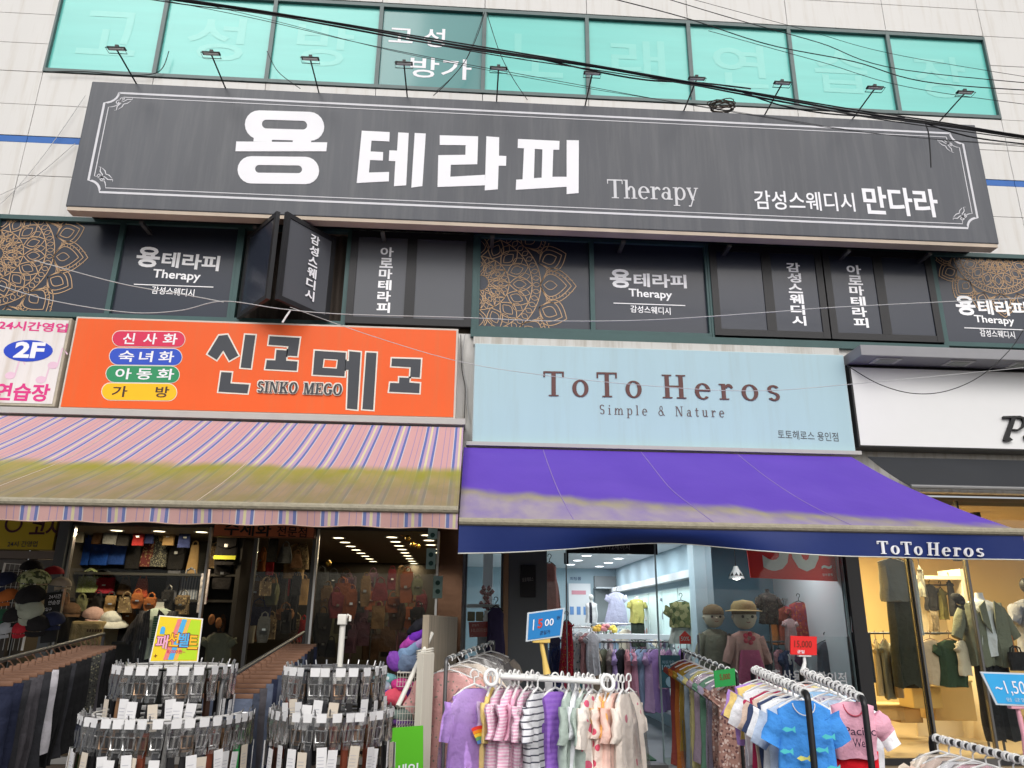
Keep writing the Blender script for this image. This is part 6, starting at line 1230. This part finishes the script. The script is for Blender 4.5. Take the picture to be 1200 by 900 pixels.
doll('cloth doll mannequin with a straw hat and pink flowered dress behind the glass', 872, 722, 29, .7, f_('d_pink', (.46, .26, .22)), mat('straw', (.28, .20, .08), .8, .3, 40), f_('d_rose', (.40, .08, .16)), True)
mannequin('headless dress form in a black sparkling jacket behind the glass', 899, 695, 34, .9, f_('v_sparkle', (.025, .022, .02), 'dots', c2=(.35, .3, .22), scale=70, w=.3), None, neck=BLACK, sl=.5)
hung('child_dress', 'red and orange flowered dress hanging right of the sparkling jacket', 'dress', 936, 706, 26, 40, 1.2, f_('v_redflor', (.28, .05, .05), 'floral', c2=(.40, .14, .05), c3=(.2, .05, .1), scale=30), .3, 1.2, grp='clothes shown inside the children clothes shop')
mannequin('slim mannequin in a pale top at the right end of the middle shop window', 965, 700, 40, 1.5, f_('v_pale', (.32, .34, .36)), None, True, neck=BLACK, sl=.3)
hung('child_dress', 'grey blue dress with a pink bow low behind the glass', 'dress', 968, 752, 26, 50, .7, f_('v_slate', (.12, .13, .16)), .2, 1.2, grp='clothes shown inside the children clothes shop')
hung('child_dress', 'pale pink cardigan beside the flowered dress', 'dress', 925, 725, 14, 34, .8, f_('v_ppink', (.42, .3, .3)), .3, 1.1, grp='clothes shown inside the children clothes shop')
a = P(903, 702, 1.7); b = P(990, 702, 1.9); rack_straight('chrome upper rail of warm coloured clothes in the display alcove', a, b, STEEL, 0, foot=False)
for i, (nm, c) in enumerate((('orange', (.42, .15, .04)), ('brick', (.32, .08, .05)), ('wine', (.26, .03, .05)), ('terracotta', (.40, .16, .08)), ('dark red', (.30, .03, .03)), ('grey blue', (.16, .20, .24)), ('pale grey', (.34, .36, .36)), ('slate', (.10, .12, .15)), ('dusty green', (.18, .24, .20)))):
    p = along(a, b, .05 + .9 * i / 8); p.z -= .1; garment('child_dress', f'{nm} garment on the upper alcove rail', 'clothes', p, .9 + rnd.uniform(-.5, .3), f_('al_%d' % i, c), .34, .5, .12, 1.15, .08, 300 + i, 'clothes on the upper alcove rail', BLACK, .07)
a = P(885, 752, 1.3); b = P(992, 752, 1.5); rack_straight('dark lower rail of small clothes in the display alcove', a, b, DSTEEL, 0, foot=False)
for i, (nm, c) in enumerate((('black', (.02, .02, .022)), ('charcoal', (.06, .06, .07)), ('rose', (.34, .16, .18)), ('navy', (.03, .04, .09)), ('white', (.42, .42, .44)), ('plum', (.14, .06, .12)), ('grey', (.18, .18, .19)), ('dark green', (.04, .08, .06)), ('beige', (.30, .25, .2)), ('slate', (.10, .12, .15)))):
    p = along(a, b, .04 + .92 * i / 9); p.z -= .1; garment('child_dress', f'{nm} garment on the lower alcove rail', 'clothes', p, .8 + rnd.uniform(-.5, .4), f_('am_%d' % i, c), .34, .6, .1, 1.15, .09, 320 + i, 'clothes on the lower alcove rail', BLACK, .07)
pl = thing('pendant_lamp', 'white pendant lamp with black triangles beside the red sale sign', 'pendant lamp', P(863, 676, 1.4)); k = (10.4) / F_PX
mesh_part(pl, 'shade', mat('shade_check', (.62, .62, .6), .5), lambda m: m.lathe([(9 * k, -2 * k), (7 * k, 3 * k), (3.4 * k, 9 * k), (2.5 * k, 12 * k)], 20), 50); mesh_part(pl, 'pattern', BLACK, lambda m: [m.add([((5 * k + .02) * math.cos(a) * 1.08, (5 * k + .02) * math.sin(a) * 1.08, 5 * k), ((7 * k + .02) * math.cos(a - .25), (7 * k + .02) * math.sin(a - .25), 1 * k), ((7 * k + .02) * math.cos(a + .25), (7 * k + .02) * math.sin(a + .25), 1 * k)], [(0, 1, 2)]) for a in [j * .628 for j in range(10)]])
mesh_part(pl, 'bulb', mat('bulb_glow', (1, .95, .85), .4, emit=(1, .95, .85, 8)), lambda m: m.lathe([(.01, -3.5 * k), (4 * k, -2.5 * k), (5 * k, -1 * k)], 14)); mesh_part(pl, 'cord', BLACK, lambda m: m.tube([(0, 0, 12 * k), (0, 0, 2.72 - pl.location.z)], .006, 6))
a = P(880, 680, .2); b = P(983, 640, .2); ss = thing('sale_sign', 'big red hanging sale sign with pale numerals behind the glass', 'sign', (0, 0, 0)); RZ = b.z + .32
mesh_part(ss, 'panel', mat('sale_red', (.80, .03, .022), .5, .08), lambda m: m.add([(a.x, .2, a.z + .03), (b.x, .2, a.z), (b.x + .02, .2, RZ), (a.x - .04, .2, RZ), (a.x, .215, a.z + .03), (b.x, .215, a.z), (b.x + .02, .215, RZ), (a.x - .04, .215, RZ)], [(0, 1, 2, 3), (7, 6, 5, 4), (0, 4, 5, 1), (1, 5, 6, 2), (2, 6, 7, 3), (3, 7, 4, 0)]))
m = MB(); write(m, '50', (895, 669), (963, 670), 62, .195, .03); write(m, '~', (963, 667), (975, 667), 5, .195, .03); write(m, '일부품목', (964, 675), (976, 675), 3, .195); m.build('lettering', mat('sale_pale', (.70, .70, .64), .5), ss)
a = P(663, 648, .14); b = P(770, 634, .14); bn = thing('shop_banner', 'black banner over the entrance with thin pale lettering', 'banner'); mesh_part(bn, 'panel', BLACK, lambda m: m.box(a.x, b.x, .14, .17, a.z, 2.715))
m = MB(); write(m, '0세부터-12세까지', (688, 644), (738, 644.5), 7, .135, -.002); m.build('lettering', mat('banner_ink', (.28, .27, .25), .5), bn)
mesh_part(bn, 'bracket', BLACK, lambda m: m.box(P(661, 660, .15).x, P(666, 660, .15).x, .13, .16, P(661, 661, .15).z, a.z))
gs = panel('wall_plaque', 'black plaque with tiny pale letters on the dark grey column', 'plaque', 610, 662, 628, 700, -.075, .02, mat('plaque_black', (.012, .012, .014), .5)); m = MB(); write(m, '토토헤로스', (612, 682), (625, 681), 5, -.077); m.build('lettering', mat('banner_ink'), gs)
hung('child_dress', 'salmon pink long dress hanging in the narrow window left of the entrance', 'dress', 644, 660, 17, 62, .6, f_('v_salmon', (.52, .22, .19)), 0, 2.0, grp='clothes shown inside the children clothes shop')
hung('child_dress', 'red dotted dress by the entrance behind the blue price card', 'dress', 664, 728, 14, 62, .35, f_('v_reddot', (.34, .015, .03), 'dots', c2=(.45, .25, .05), scale=40, w=.3), .1, 1.3, grp='clothes shown inside the children clothes shop')
hung('child_dress', 'navy dress beside the red dotted one at the entrance', 'dress', 650, 745, 14, 50, .5, f_('v_navy', (.02, .025, .09)), .1, 1.2, grp='clothes shown inside the children clothes shop')
hung('coat', 'long dark purple navy coat hanging outside the wood trimmed column', 'coat', 581, 712, 20, 90, -.35, f_('v_coat', (.03, .025, .06)), .0, 1.5, hang=BLACK, T=.12)
wr = thing('clothes_rack', 'small white inner rack of flowered clothes by the entrance', 'clothes rack', P(680, 735, 1.4)); o = wr.location; q = 10.4 / F_PX
mesh_part(wr, 'frame', HW, lambda m: m.tube([(-12 * q, 0, FZ - o.z), (-12 * q, 0, -1 * q), (-10 * q, 0, 0), (10 * q, 0, 0), (12 * q, 0, -1 * q), (12 * q, 0, FZ - o.z)], .014, 8), 60)
for i, (px, nm, fab) in enumerate(((672, 'blue grey flowered shirt', f_('v_gflor', (.28, .32, .36), 'floral', c2=(.08, .10, .12), c3=(.5, .5, .5), scale=26)), (679, 'pale flowered shirt', f_('v_pflor', (.42, .42, .42), 'floral', c2=(.1, .14, .14), c3=(.3, .34, .4), scale=26)), (688, 'rose shirt', f_('v_rose2', (.42, .22, .22))), (694, 'white shirt with dark cuff', f_('v_wh', (.45, .45, .48))))):
    hung('child_shirt', nm + ' on the small white inner rack', 'shirt', px, 742, 18, 44, 1.35 - .05 * i, fab, .25, 1.05, .5, 'clothes on the small white inner rack', HW, i)
for r in range(2):
    a = P((694, 706)[r], 716, (5.6, 4.6)[r]); b = P((742, 792)[r], 716, (5.8, 4.4)[r]); a.z = b.z = 1.62; rack_straight(('far', 'nearer')[r] + ' steel rail of pastel clothes deep in the children clothes shop', a, b, STEEL, 0, foot=False)
    for i, (nm, c) in enumerate((('white', (.6, .6, .62)), ('pale pink', (.62, .42, .46)), ('sky blue', (.36, .48, .62)), ('cream', (.6, .54, .42)), ('lilac', (.46, .38, .58)), ('mint', (.4, .56, .48)), ('rose', (.55, .28, .34)), ('navy', (.06, .08, .18)), ('lemon', (.62, .58, .3)), ('grey', (.34, .34, .36)), ('coral', (.6, .26, .2)))):
        p = along(a, b, .03 + .94 * i / 10); p.z -= .1; garment('child_dress', f'{nm} garment on the {("far", "nearer")[r]} deep steel rail', 'clothes', p, .9 + rnd.uniform(-.6, .4), f_('aq_%d' % i, c), .36, .62, .12, 1.15, .09, 400 + 20 * r + i, ('clothes on the far deep rail', 'clothes on the nearer deep rail')[r], HW, .07)
# counter with flowers, long inner rail
a = P(697, 752, 2.6); b = P(800, 743, 2.6); mt = thing('display_table', 'white display table with flowers along the middle of the shop', 'table'); mesh_part(mt, 'table_top', ROOM_W, lambda m: m.box(a.x, b.x, 2.6, 3.2, P(720, 749, 2.6).z, P(720, 743, 2.6).z)); [mesh_part(mt, 'leg', DSTEEL, lambda m: m.box(x, x + .04, y, y + .04, FZ, P(720, 749, 2.6).z)) for x in (a.x + .02, b.x - .06) for y in (2.62, 3.14)]
for i, (px, py, c, nm) in enumerate(((700, 737, (.72, .45, .08), 'orange yellow'), (709, 737, (.68, .28, .30), 'pink'), (717, 738, (.75, .6, .12), 'yellow'))):
    c0 = P(px, py, 2.7); t = thing('flower_bunch', nm + ' flower bunch on the display table', 'flowers', (c0.x, c0.y, P(720, 743, 2.6).z), 0, 'flower bunches on the display table'); hz = c0.z - t.location.z
    mesh_part(t, 'blossoms', mat('bloom_%d' % i, c, .7, .2, 30), lambda m: [m.lathe([(.005, -.03)] + [(.04 * math.sin(k * .63), -.035 * math.cos(k * .63)) for k in range(1, 5)] + [(.005, .035)], 8, Matrix.Translation((r_.uniform(-.06, .06), r_.uniform(-.05, .05), hz + r_.uniform(-.02, .04)))) for _ in range(7)], 60)
    mesh_part(t, 'stems', mat('stem_green', (.06, .14, .04), .7), lambda m: [m.tube([(0.02 * j, 0, 0), (.03 * j, 0, hz)], .008, 5) for j in (-1, 0, 1)])
a = P(700, 752, 2.2); b = P(806, 752, 1.9); rack_straight('long dark inner rail of small clothes behind the entrance', a, b, DSTEEL, 0)
a = P(642, 752, 1.6); b = P(700, 752, 3.4); rack_straight('dark rail of small clothes along the left inside the entrance', a, b, DSTEEL, 0, foot=False)
for i, (nm, c) in enumerate((('navy', (.03, .04, .12)), ('red', (.34, .03, .05)), ('white', (.5, .5, .52)), ('teal', (.06, .2, .22)), ('pink', (.5, .25, .32)), ('mustard', (.4, .28, .08)), ('lilac', (.34, .26, .46)), ('grey', (.2, .2, .21)))):
    p = along(a, b, .05 + .9 * i / 7); p.z -= .1; garment('child_dress', f'{nm} garment on the rail along the left inside the entrance', 'clothes', p, .6 + rnd.uniform(-.4, .4), f_('an_%d' % i, c), .36, .6, .12, 1.15, .09, 340 + i, 'clothes on the rail left inside the entrance', BLACK, .07)
a = P(775, 735, 4.0); b = P(835, 738, 1.6); rack_straight('rail of pastel clothes along the pale wardrobe', a, b, STEEL, 0, foot=False)
for i, (nm, c) in enumerate((('pale blue', (.4, .46, .56)), ('cream', (.56, .5, .4)), ('pink', (.56, .32, .38)), ('lilac', (.4, .32, .52)), ('mint', (.34, .5, .42)), ('white', (.58, .58, .6)), ('rose', (.48, .22, .28)), ('violet', (.24, .16, .38)), ('grey', (.26, .26, .28)), ('peach', (.6, .38, .28)))):
    p = along(a, b, .05 + .9 * i / 9); p.z -= .1; garment('child_dress', f'{nm} garment on the rail along the pale wardrobe', 'clothes', p, .2 + rnd.uniform(-.4, .4), f_('ap_%d' % i, c), .36, .6, .12, 1.15, .09, 360 + i, 'clothes on the rail along the wardrobe', HW, .07)
a = P(697, 752, 2.2); b = P(808, 752, 1.9)
IC = [('beige', (.30, .23, .16)), ('olive', (.10, .10, .07)), ('grey brown', (.16, .13, .12)), ('lilac', (.34, .24, .46)), ('black', (.02, .02, .025)), ('dusty rose', (.42, .18, .20)), ('pink', (.48, .22, .30)), ('pale blue', (.28, .34, .48)), ('grey blue', (.20, .25, .36)), ('mauve', (.34, .22, .36)), ('violet', (.26, .16, .36)), ('rose', (.42, .25, .34)), ('plum', (.18, .08, .18)), ('white', (.45, .45, .48)), ('purple', (.22, .10, .30)), ('grey', (.22, .21, .22))]
for i, (nm, c) in enumerate(IC):
    p = along(a, b, .03 + .94 * i / 15); p.z -= .1
    garment('child_dress', f'{nm} small garment on the long inner rail, {ORD[i]} from the left', 'clothes', p, 1.2 + rnd.uniform(-.3, .3) - (.5 if 6 < i < 11 else 0), f_('in_' + nm.replace(' ', '_'), c), .34, .55 if i < 6 else .8 if i < 11 else .5, .1, 1.2, .1, 200 + i, 'clothes on the long inner rail', BLACK, .07)
bp = panel('poster', 'dark teal poster with small white print behind the glass', 'poster', 773, 768, 797, 806, .30, .008, mat('poster_teal', (.02, .11, .15), .5, .1)); m = MB(); write(m, '10%', (776, 785), (787, 785), 6, .297, .01); write(m, '회원가입', (776, 778), (790, 778), 4, .297); m.build('lettering', mat('pale_ink'), bp); m = MB(); c = P(786, 799, .297); m.lathe([(.06, -.002), (.058, .002)], 14, Matrix.Translation(c) @ Matrix.Rotation(R(90), 4, 'X')); m.build('round_print', mat('pale_ink'), bp)
c = P(803, 748, .2); m = MB(); k = 9.2 / F_PX; m.prism([(c.x - 6.5 * k, c.z - 6 * k), (c.x + 6.5 * k, c.z - 6 * k), (c.x + 6.5 * k, c.z + 2 * k), (c.x, c.z + 8 * k), (c.x - 6.5 * k, c.z + 2 * k)], .2, .206); hs_ = tag(m.build('sale_tag', mat('sale_red')), 'small red house shaped sale tag under the camouflage shirt', 'sale tag'); m = MB(); write(m, '50%', (798, 751), (808, 751), 5, .197, .01); m.build('lettering', mat('sale_pale'), hs_)
panel('wall_panel', 'white panel standing in the left window of the middle shop', 'panel', 565, 648, 578, 712, .9, .05, ROOM_W)
t = thing('vase', 'vase of dark red flowers in the left window of the middle shop', 'vase', P(570, 722, .5)); q = 9.5 / F_PX
mesh_part(t, 'vase_body', WHITE, lambda m: m.lathe([(3 * q, -8 * q), (4 * q, -3 * q), (2.2 * q, 3 * q), (2.8 * q, 6 * q)], 14), 60); mesh_part(t, 'blossoms', mat('bloom_dark', (.20, .02, .03), .7, .2, 30), lambda m: [m.lathe([(.005, -.03), (.03, 0), (.005, .03)], 7, Matrix.Translation((r_.uniform(-7, 7) * q, r_.uniform(-4, 4) * q, r_.uniform(8, 32) * q))) for _ in range(22)], 60)
mesh_part(t, 'pedestal', mat('shelf_grey'), lambda m: m.box(-.1, .1, -.1, .1, FZ - t.location.z, -8 * q))
slab('window_shelf', mat('shelf_grey'), .03, .42, .4, 1.2, P(560, 708, .4).z - .03, P(560, 708, .4).z)
for i, px in enumerate((552, 562, 572)):
    m = MB(); a = P(px, 728, .6); m.box(a.x - .045, a.x + .045, .5, .7, a.z - .0, a.z + .11, bev=.01); tag(m.build('box', mat('box_olive_%d' % i, ((.14, .13, .05), (.18, .17, .08), (.12, .12, .07))[i], .7)), ('left', 'middle', 'right')[i] + ' small olive box behind the red price card', 'box', 'olive boxes in the left window')

# ------------------------------------------------------------------ mannequin in the bag shop
mannequin('headless mannequin in a dark pinstriped jacket and green tie in the bag shop', 187, 713, 52, .72, f_('j_shirt', (.36, .42, .38)), None, sl=0, jacket=f_('j_pin', (.03, .028, .034), 'vstripes', c2=(.09, .085, .09), scale=38, w=.12))
c = P(183, 722, .35); m = MB(); m.prism([(c.x - .03, c.z), (c.x + .03, c.z), (c.x + .04, c.z - .28), (c.x, c.z - .34), (c.x - .03, c.z - .28)], .36, .37); tag(m.build('necktie', f_('tie_green', (.02, .12, .06), 'stripes', c2=(.2, .3, .2), scale=40)), 'green striped tie hanging on the pinstriped mannequin', 'tie')
a = P(236, 718, .8); m = MB(); m.box(a.x - .06, a.x + .0, .8, .83, a.z, P(242, 672, .8).z); m.box(a.x + .0, a.x + .04, .8, .83, a.z + .1, P(242, 672, .8).z + .05); tag(m.build('hanging_scarf', f_('scarf_pinkw', (.55, .5, .52), 'floral', c2=(.5, .12, .25), c3=(.3, .3, .4), scale=12)), 'white scarf with pink flowers at the edge of the display shelves', 'scarf')
hung('trousers', 'grey trousers hanging deep inside the bag shop door', 'trousers', 333, 670, 12, 62, 1.9, f_('x_gr', (.06, .055, .05)), 0, 1.0, grp='trousers inside the bag shop door'); hung('trousers', 'black trousers right of the grey ones inside the bag shop door', 'trousers', 347, 674, 12, 58, 1.95, BLK, 0, 1.0, grp='trousers inside the bag shop door')
hung('coat', 'olive coat with pale collar inside the bag shop door', 'coat', 258, 742, 30, 60, .3, f_('x_ol', (.10, .11, .08)), .2, 1.0, T=.12)
for i, (px, py) in enumerate(((248, 726), (256, 730))):
    m = MB(); c = P(px, py, .3); m.grid(lambda u, v: (c.x + .035 * math.cos(u * 6.283) * math.sin(v * 3.1416), c.y + .05 * math.sin(u * 6.283) * math.sin(v * 3.1416), c.z - .06 * math.cos(v * 3.1416)), 12, 8); tag(m.build('shoe_heel', f_('x_tan', (.30, .13, .05)), None, 60), ('left', 'right')[i] + ' tan wooden shoe form above the olive coat', 'shoe form', 'tan shoe forms')

# ------------------------------------------------------------------ inside the warm shop
def rh(*a, **k): return hung(*a, grp='clothes in the warm shop', **k)
rh('long_dress', 'long sleeveless dress, grey above and dark olive below, behind the left glass', 'dress', 1048, 655, 34, 140, .45, f_('w_olive', (.035, .035, .022)), sl=0, fl=1.15, hang=BLACK, T=.12)
rh('tank_top', 'grey see-through sleeveless top over the olive dress', 'top', 1044, 655, 36, 48, .36, f_('w_grey', (.16, .16, .14)), sl=0, fl=1.0, hang=None, T=.14)
rh('scarf', 'long white cloth hanging beside the olive dress', 'scarf', 1066, 655, 9, 85, .6, f_('w_white', (.55, .56, .52)), sl=0, fl=1.1, hang=BLACK, T=.08)
wr2 = thing('wardrobe', 'open cream wardrobe with dark tops in the warm shop', 'wardrobe', (0, 0, 0)); a = P(1074, 745, 2.0); b = P(1116, 676, 2.0)
mesh_part(wr2, 'back_panel', mat('cream_panel', (.68, .58, .42), .5, .05), lambda m: m.box(a.x, b.x, 2.3, 2.34, FZ, b.z)); mesh_part(wr2, 'side_panel', mat('cream_panel'), lambda m: m.box(b.x, b.x + .05, 1.8, 2.34, FZ, b.z + .1)); mesh_part(wr2, 'top_panel', mat('cream_panel'), lambda m: m.box(a.x, b.x - .002, 1.8, 2.299, b.z - .05, b.z)); mesh_part(wr2, 'rail', DSTEEL, lambda m: m.tube([(a.x, 2.0, b.z - .12), (b.x, 2.0, b.z - .12)], .012, 8))
rh('shirt', 'black top with pale buttons in the cream wardrobe', 'top', 1089, 686, 16, 28, 1.9, BLK, sl=.2, hang=BLACK); rh('shirt', 'olive shirt beside the black top in the cream wardrobe', 'top', 1102, 690, 14, 34, 1.95, f_('w_ol2', (.12, .10, .03)), sl=.2, rz=.4, hang=BLACK); rh('shirt', 'black top at the right of the cream wardrobe', 'top', 1112, 680, 10, 40, 1.9, BLK, sl=.2, rz=.7, hang=BLACK); rh('trousers', 'grey brown trousers under the black top in the wardrobe', 'trousers', 1092, 712, 12, 30, 1.9, f_('w_gb', (.22, .17, .11)), sl=0, fl=1.0, hang=None); rh('shirt', 'grey striped knit hanging left of the wardrobe', 'top', 1077, 664, 12, 34, 1.4, f_('w_st', (.3, .28, .22), 'vstripes', c2=(.15, .14, .12), scale=40), sl=.1, rz=.9, hang=BLACK)
mannequin('headless mannequin in a sage jacket, white top and black wide trousers in the warm shop', 1148, 703, 62, .75, f_('w_wtop', (.62, .62, .62)), (f_('w_black', (.012, .012, .014)), 92), sl=0, jacket=f_('w_sage', (.15, .155, .11)), neck=mat('neck_white', (.6, .58, .55), .4))
m = cap('round black cap bag at the shoulder of the sage jacket mannequin', 1122, 703, 17, .5, BLK, .4, .9, grp=None)
mannequin('mannequin in a grey coat cut by the right edge of the picture', 1206, 702, 60, 1.0, f_('w_gcoat', (.22, .22, .25)), (BLK, 60), True, neck=BLACK, sl=.5)
bag('black leather hand bag at the right edge of the warm shop', 1192, 775, 20, 20, .5, BLK, 'tote', 'bags in the warm shop'); bag('orange brown bag beside the black hand bag', 1186, 758, 8, 20, .7, f_('w_or', (.4, .12, .03)), 'pouch', 'bags in the warm shop')
a = P(1014, 742, .8); b = P(1135, 742, .9); rack_straight('low dark rail of light clothes in the warm shop', a, b, DSTEEL, 0)
for i, (px, nm, c, w, h, rz) in enumerate(((1026, 'cream', (.50, .38, .20), 26, 58, .9), (1036, 'grey green', (.25, .24, .18), 24, 62, .7), (1046, 'camel', (.40, .28, .15), 22, 60, 1.0), (1076, 'sand', (.48, .36, .22), 28, 48, .4), (1090, 'beige', (.52, .38, .24), 34, 48, .2), (1112, 'dark green and black', (.03, .05, .025), 34, 50, .1), (1126, 'pale beige', (.50, .42, .30), 24, 38, .6))):
    rh('shirt', f'{nm} garment on the low rail of the warm shop', 'shirt', px, 750, w, h, .85 - .02 * i, f_('wl_%d' % i, c), sl=.25, rz=rz, hang=WOOD_H, seed=i)
for i, (px, py, w, h, c, nm) in enumerate(((1087, 818, 34, 22, (.55, .38, .14), 'tall cream'), (1118, 822, 48, 40, (.50, .33, .13), 'wide amber'), (1040, 836, 40, 14, (.40, .28, .14), 'flat tan'), (1068, 838, 26, 16, (.34, .22, .1), 'small brown'))):
    Y = 1.3 + .2 * i; cc = P(px, py, Y); s = (Y + 9) / F_PX; m = MB(); m.box(-w * s / 2, w * s / 2, 0, .35, -h * s / 2, h * s / 2, bev=.01); o = m.build('storage_box', mat('wbox_%d' % i, c, .6, .12, 3)); o.location = cc; tag(o, nm + ' storage box on the floor of the warm shop', 'box', 'boxes in the warm shop')
    m = MB(); m.box(-w * s / 2 - .01, w * s / 2 + .01, -.012, .36, h * s / 2 + .002, h * s / 2 + .03, bev=.006); m.build('lid', mat('wbox_lid', (.5, .36, .16), .6), o)
t, uv = card('price_sign', 'small red and white notice on the dark glass edge of the warm shop', (997, 722), (1015, 722), (1016, 741), (998, 741), -.02, mat('card_dred'), RIMW, rimw=.06)
card_text(uv, '세일중', .12, .88, .25, .5).build('lettering', mat('pink_ink'), t)
panel('glass_door_panel', 'dark panel with reflections beside the low glass of the warm shop', 'panel', 1003, 742, 1020, 800, .06, .01, mat('panel_dark', (.02, .02, .022), .3))

# ------------------------------------------------------------------ cables over the street
def cable(label, pts, r, Y0, Y1=None, n=40, grp='cables over the street', m_=RUBBER, name='cable'):
    """smooth line through photo points at depth Y0 (to Y1 at the last point)"""
    Y1 = Y0 if Y1 is None else Y1; N = len(pts); K = [P(x, y, Y0 + (Y1 - Y0) * i / (N - 1)) for i, (x, y) in enumerate(pts)]; out = []
    for i in range(N - 1):
        p0, p1, p2, p3 = K[max(0, i - 1)], K[i], K[i + 1], K[min(N - 1, i + 2)]
        for k in range(8):
            t = k / 8; out.append(.5 * ((2 * p1) + (p2 - p0) * t + (2 * p0 - 5 * p1 + 4 * p2 - p3) * t * t + (3 * p1 - p0 - 3 * p2 + p3) * t ** 3))
    out.append(K[-1]); m = MB(); m.tube(out, r, 6); return tag(m.build(name, m_, None, 70), label, 'cable', grp)
main = [(-200, -70), (160, -8), (300, 12), (400, 29), (500, 47), (600, 63), (700, 78), (800, 95), (900, 113), (1000, 131), (1100, 145), (1260, 168), (1700, 224)]
for i, (dy, r, lb) in enumerate(((0, .012, 'thickest black cable of the bundle crossing the long sign'), (2.2, .009, 'second cable lying along the thickest one'), (-1.6, .008, 'upper cable of the thick bundle'), (3.6, .006, 'thin lower cable of the thick bundle'))):
    cable(lb, [(x, y + dy + (1.2 * math.sin(x * .013 + i * 2) if i else 0)) for x, y in main], r, -2.6 - .02 * i)
cable('black cable branching below the bundle over the upper windows', [(620, 66), (700, 84), (760, 94), (820, 97), (880, 104)], .009, -2.58)
cable('slack black cable sagging under the bundle at the right windows', [(860, 104), (910, 122), (960, 132), (1010, 136), (1060, 138)], .008, -2.58)
cable('black cable sagging below the bundle at the right edge', [(1080, 143), (1120, 156), (1160, 164), (1260, 175)], .008, -2.57)
cable('thin wire running below the bundle from the upper left', [(170, -4), (300, 22), (420, 50), (540, 74), (660, 96), (780, 118), (900, 138), (1040, 158), (1330, 182)], .0035, -2.2)
cable('second thin wire below the bundle', [(200, -4), (320, 24), (440, 55), (560, 80), (680, 102), (800, 121), (920, 140), (1060, 160), (1330, 178)], .003, -2.15)
cable('wire crossing the upper right windows to the right edge', [(700, -6), (800, 20), (900, 52), (1000, 72), (1100, 98), (1330, 112)], .006, -2.5)
cable('second wire crossing the upper right windows', [(760, -8), (860, 22), (960, 50), (1060, 82), (1330, 108)], .005, -2.4)
cable('third wire from the top edge down to the right edge', [(800, -4), (940, 34), (1060, 66), (1330, 110)], .003, -2.3)
cable('wire across the right windows down to the sign edge', [(830, 36), (960, 72), (1080, 105), (1330, 138)], .0035, -2.3)
cable('pale wire sagging across the left shop signs', [(-8, 332), (60, 352), (150, 366), (210, 364), (262, 353), (330, 362), (400, 368), (540, 372), (640, 376), (760, 375), (900, 366), (1000, 359), (1330, 343)], .005, -.95, grp='pale wires in front of the signs', m_=mat('wire_light', (.5, .5, .5), .5))
cable('second pale wire over the left tinted windows', [(40, 305), (140, 332), (220, 346), (262, 354)], .005, -.95, grp='pale wires in front of the signs', m_=mat('wire_light'))
cable('pale wire from the orange sign down to the pale blue sign', [(340, 360), (440, 395), (540, 424), (640, 440), (760, 452), (880, 458), (1000, 450), (1330, 418)], .0035, -.9, grp='pale wires in front of the signs', m_=mat('wire_light'))
cable('dark wire drooping in front of the white sign', [(992, 428), (1030, 450), (1070, 461), (1110, 458), (1150, 440), (1185, 408), (1205, 376)], .005, -.95, grp='pale wires in front of the signs')
cable('crossed wires hanging from the top window frame', [(568, 14), (560, 40), (546, 70), (525, 96), (508, 112)], .006, -.2, grp='wires on the facade'); cable('wire from the top window frame down to the sign', [(570, 14), (585, 60), (600, 90), (618, 117)], .005, -.2, grp='wires on the facade'); cable('second crossed wire from the top window frame', [(567, 16), (548, 66), (530, 90), (510, 108)], .004, -.22, grp='wires on the facade')
cable('dark wire at the left edge of the sign running down to the left windows', [(198, 60), (186, 84), (150, 88), (100, 84), (55, 84)], .006, -.06, grp='wires on the facade'); cable('short dark wire under the third window', [(313, 60), (326, 84), (352, 104)], .005, -.2, grp='wires on the facade'); cable('thin grey wire from the sign edge down the left wall', [(100, 112), (60, 170), (20, 220), (-8, 246)], .004, -.04, grp='wires on the facade', m_=mat('wire_light')); cable('second grey wire down the left wall', [(88, 168), (40, 208), (-8, 232)], .004, -.04, grp='wires on the facade', m_=mat('wire_light'))
cable('dark wire end dangling over the right of the long sign', [(1084, 143), (1088, 156), (1090, 176), (1091, 196)], .007, -2.5, grp='wires on the facade')
cable('grey wire down the gap between the orange and pale blue signs', [(545, 392), (542, 420), (546, 450), (547, 470), (550, 492)], .006, -.05, grp='wires on the facade', m_=mat('wire_grey')); cable('dark wire down the gap between the orange and pale blue signs', [(540, 392), (541, 430), (545, 455), (544, 490)], .005, -.06, grp='wires on the facade')
m = MB(); c = P(846, 126, -.35)
for k in range(9): m.tube([c + Vector(((.16 + .02 * math.sin(k * 3)) * math.cos(a) + .03 * math.sin(k), .10 * math.sin(a), .04 * math.sin(a + k) + .012 * k - .03)) for a in [j * .5236 for j in range(12)]], .007, 5, closed=True)
tag(m.build('wire_coil', mat('coil_brown', (.05, .035, .025), .6), None, 60), 'tangled coil of brown wire lying on top of the long sign', 'wire coil')
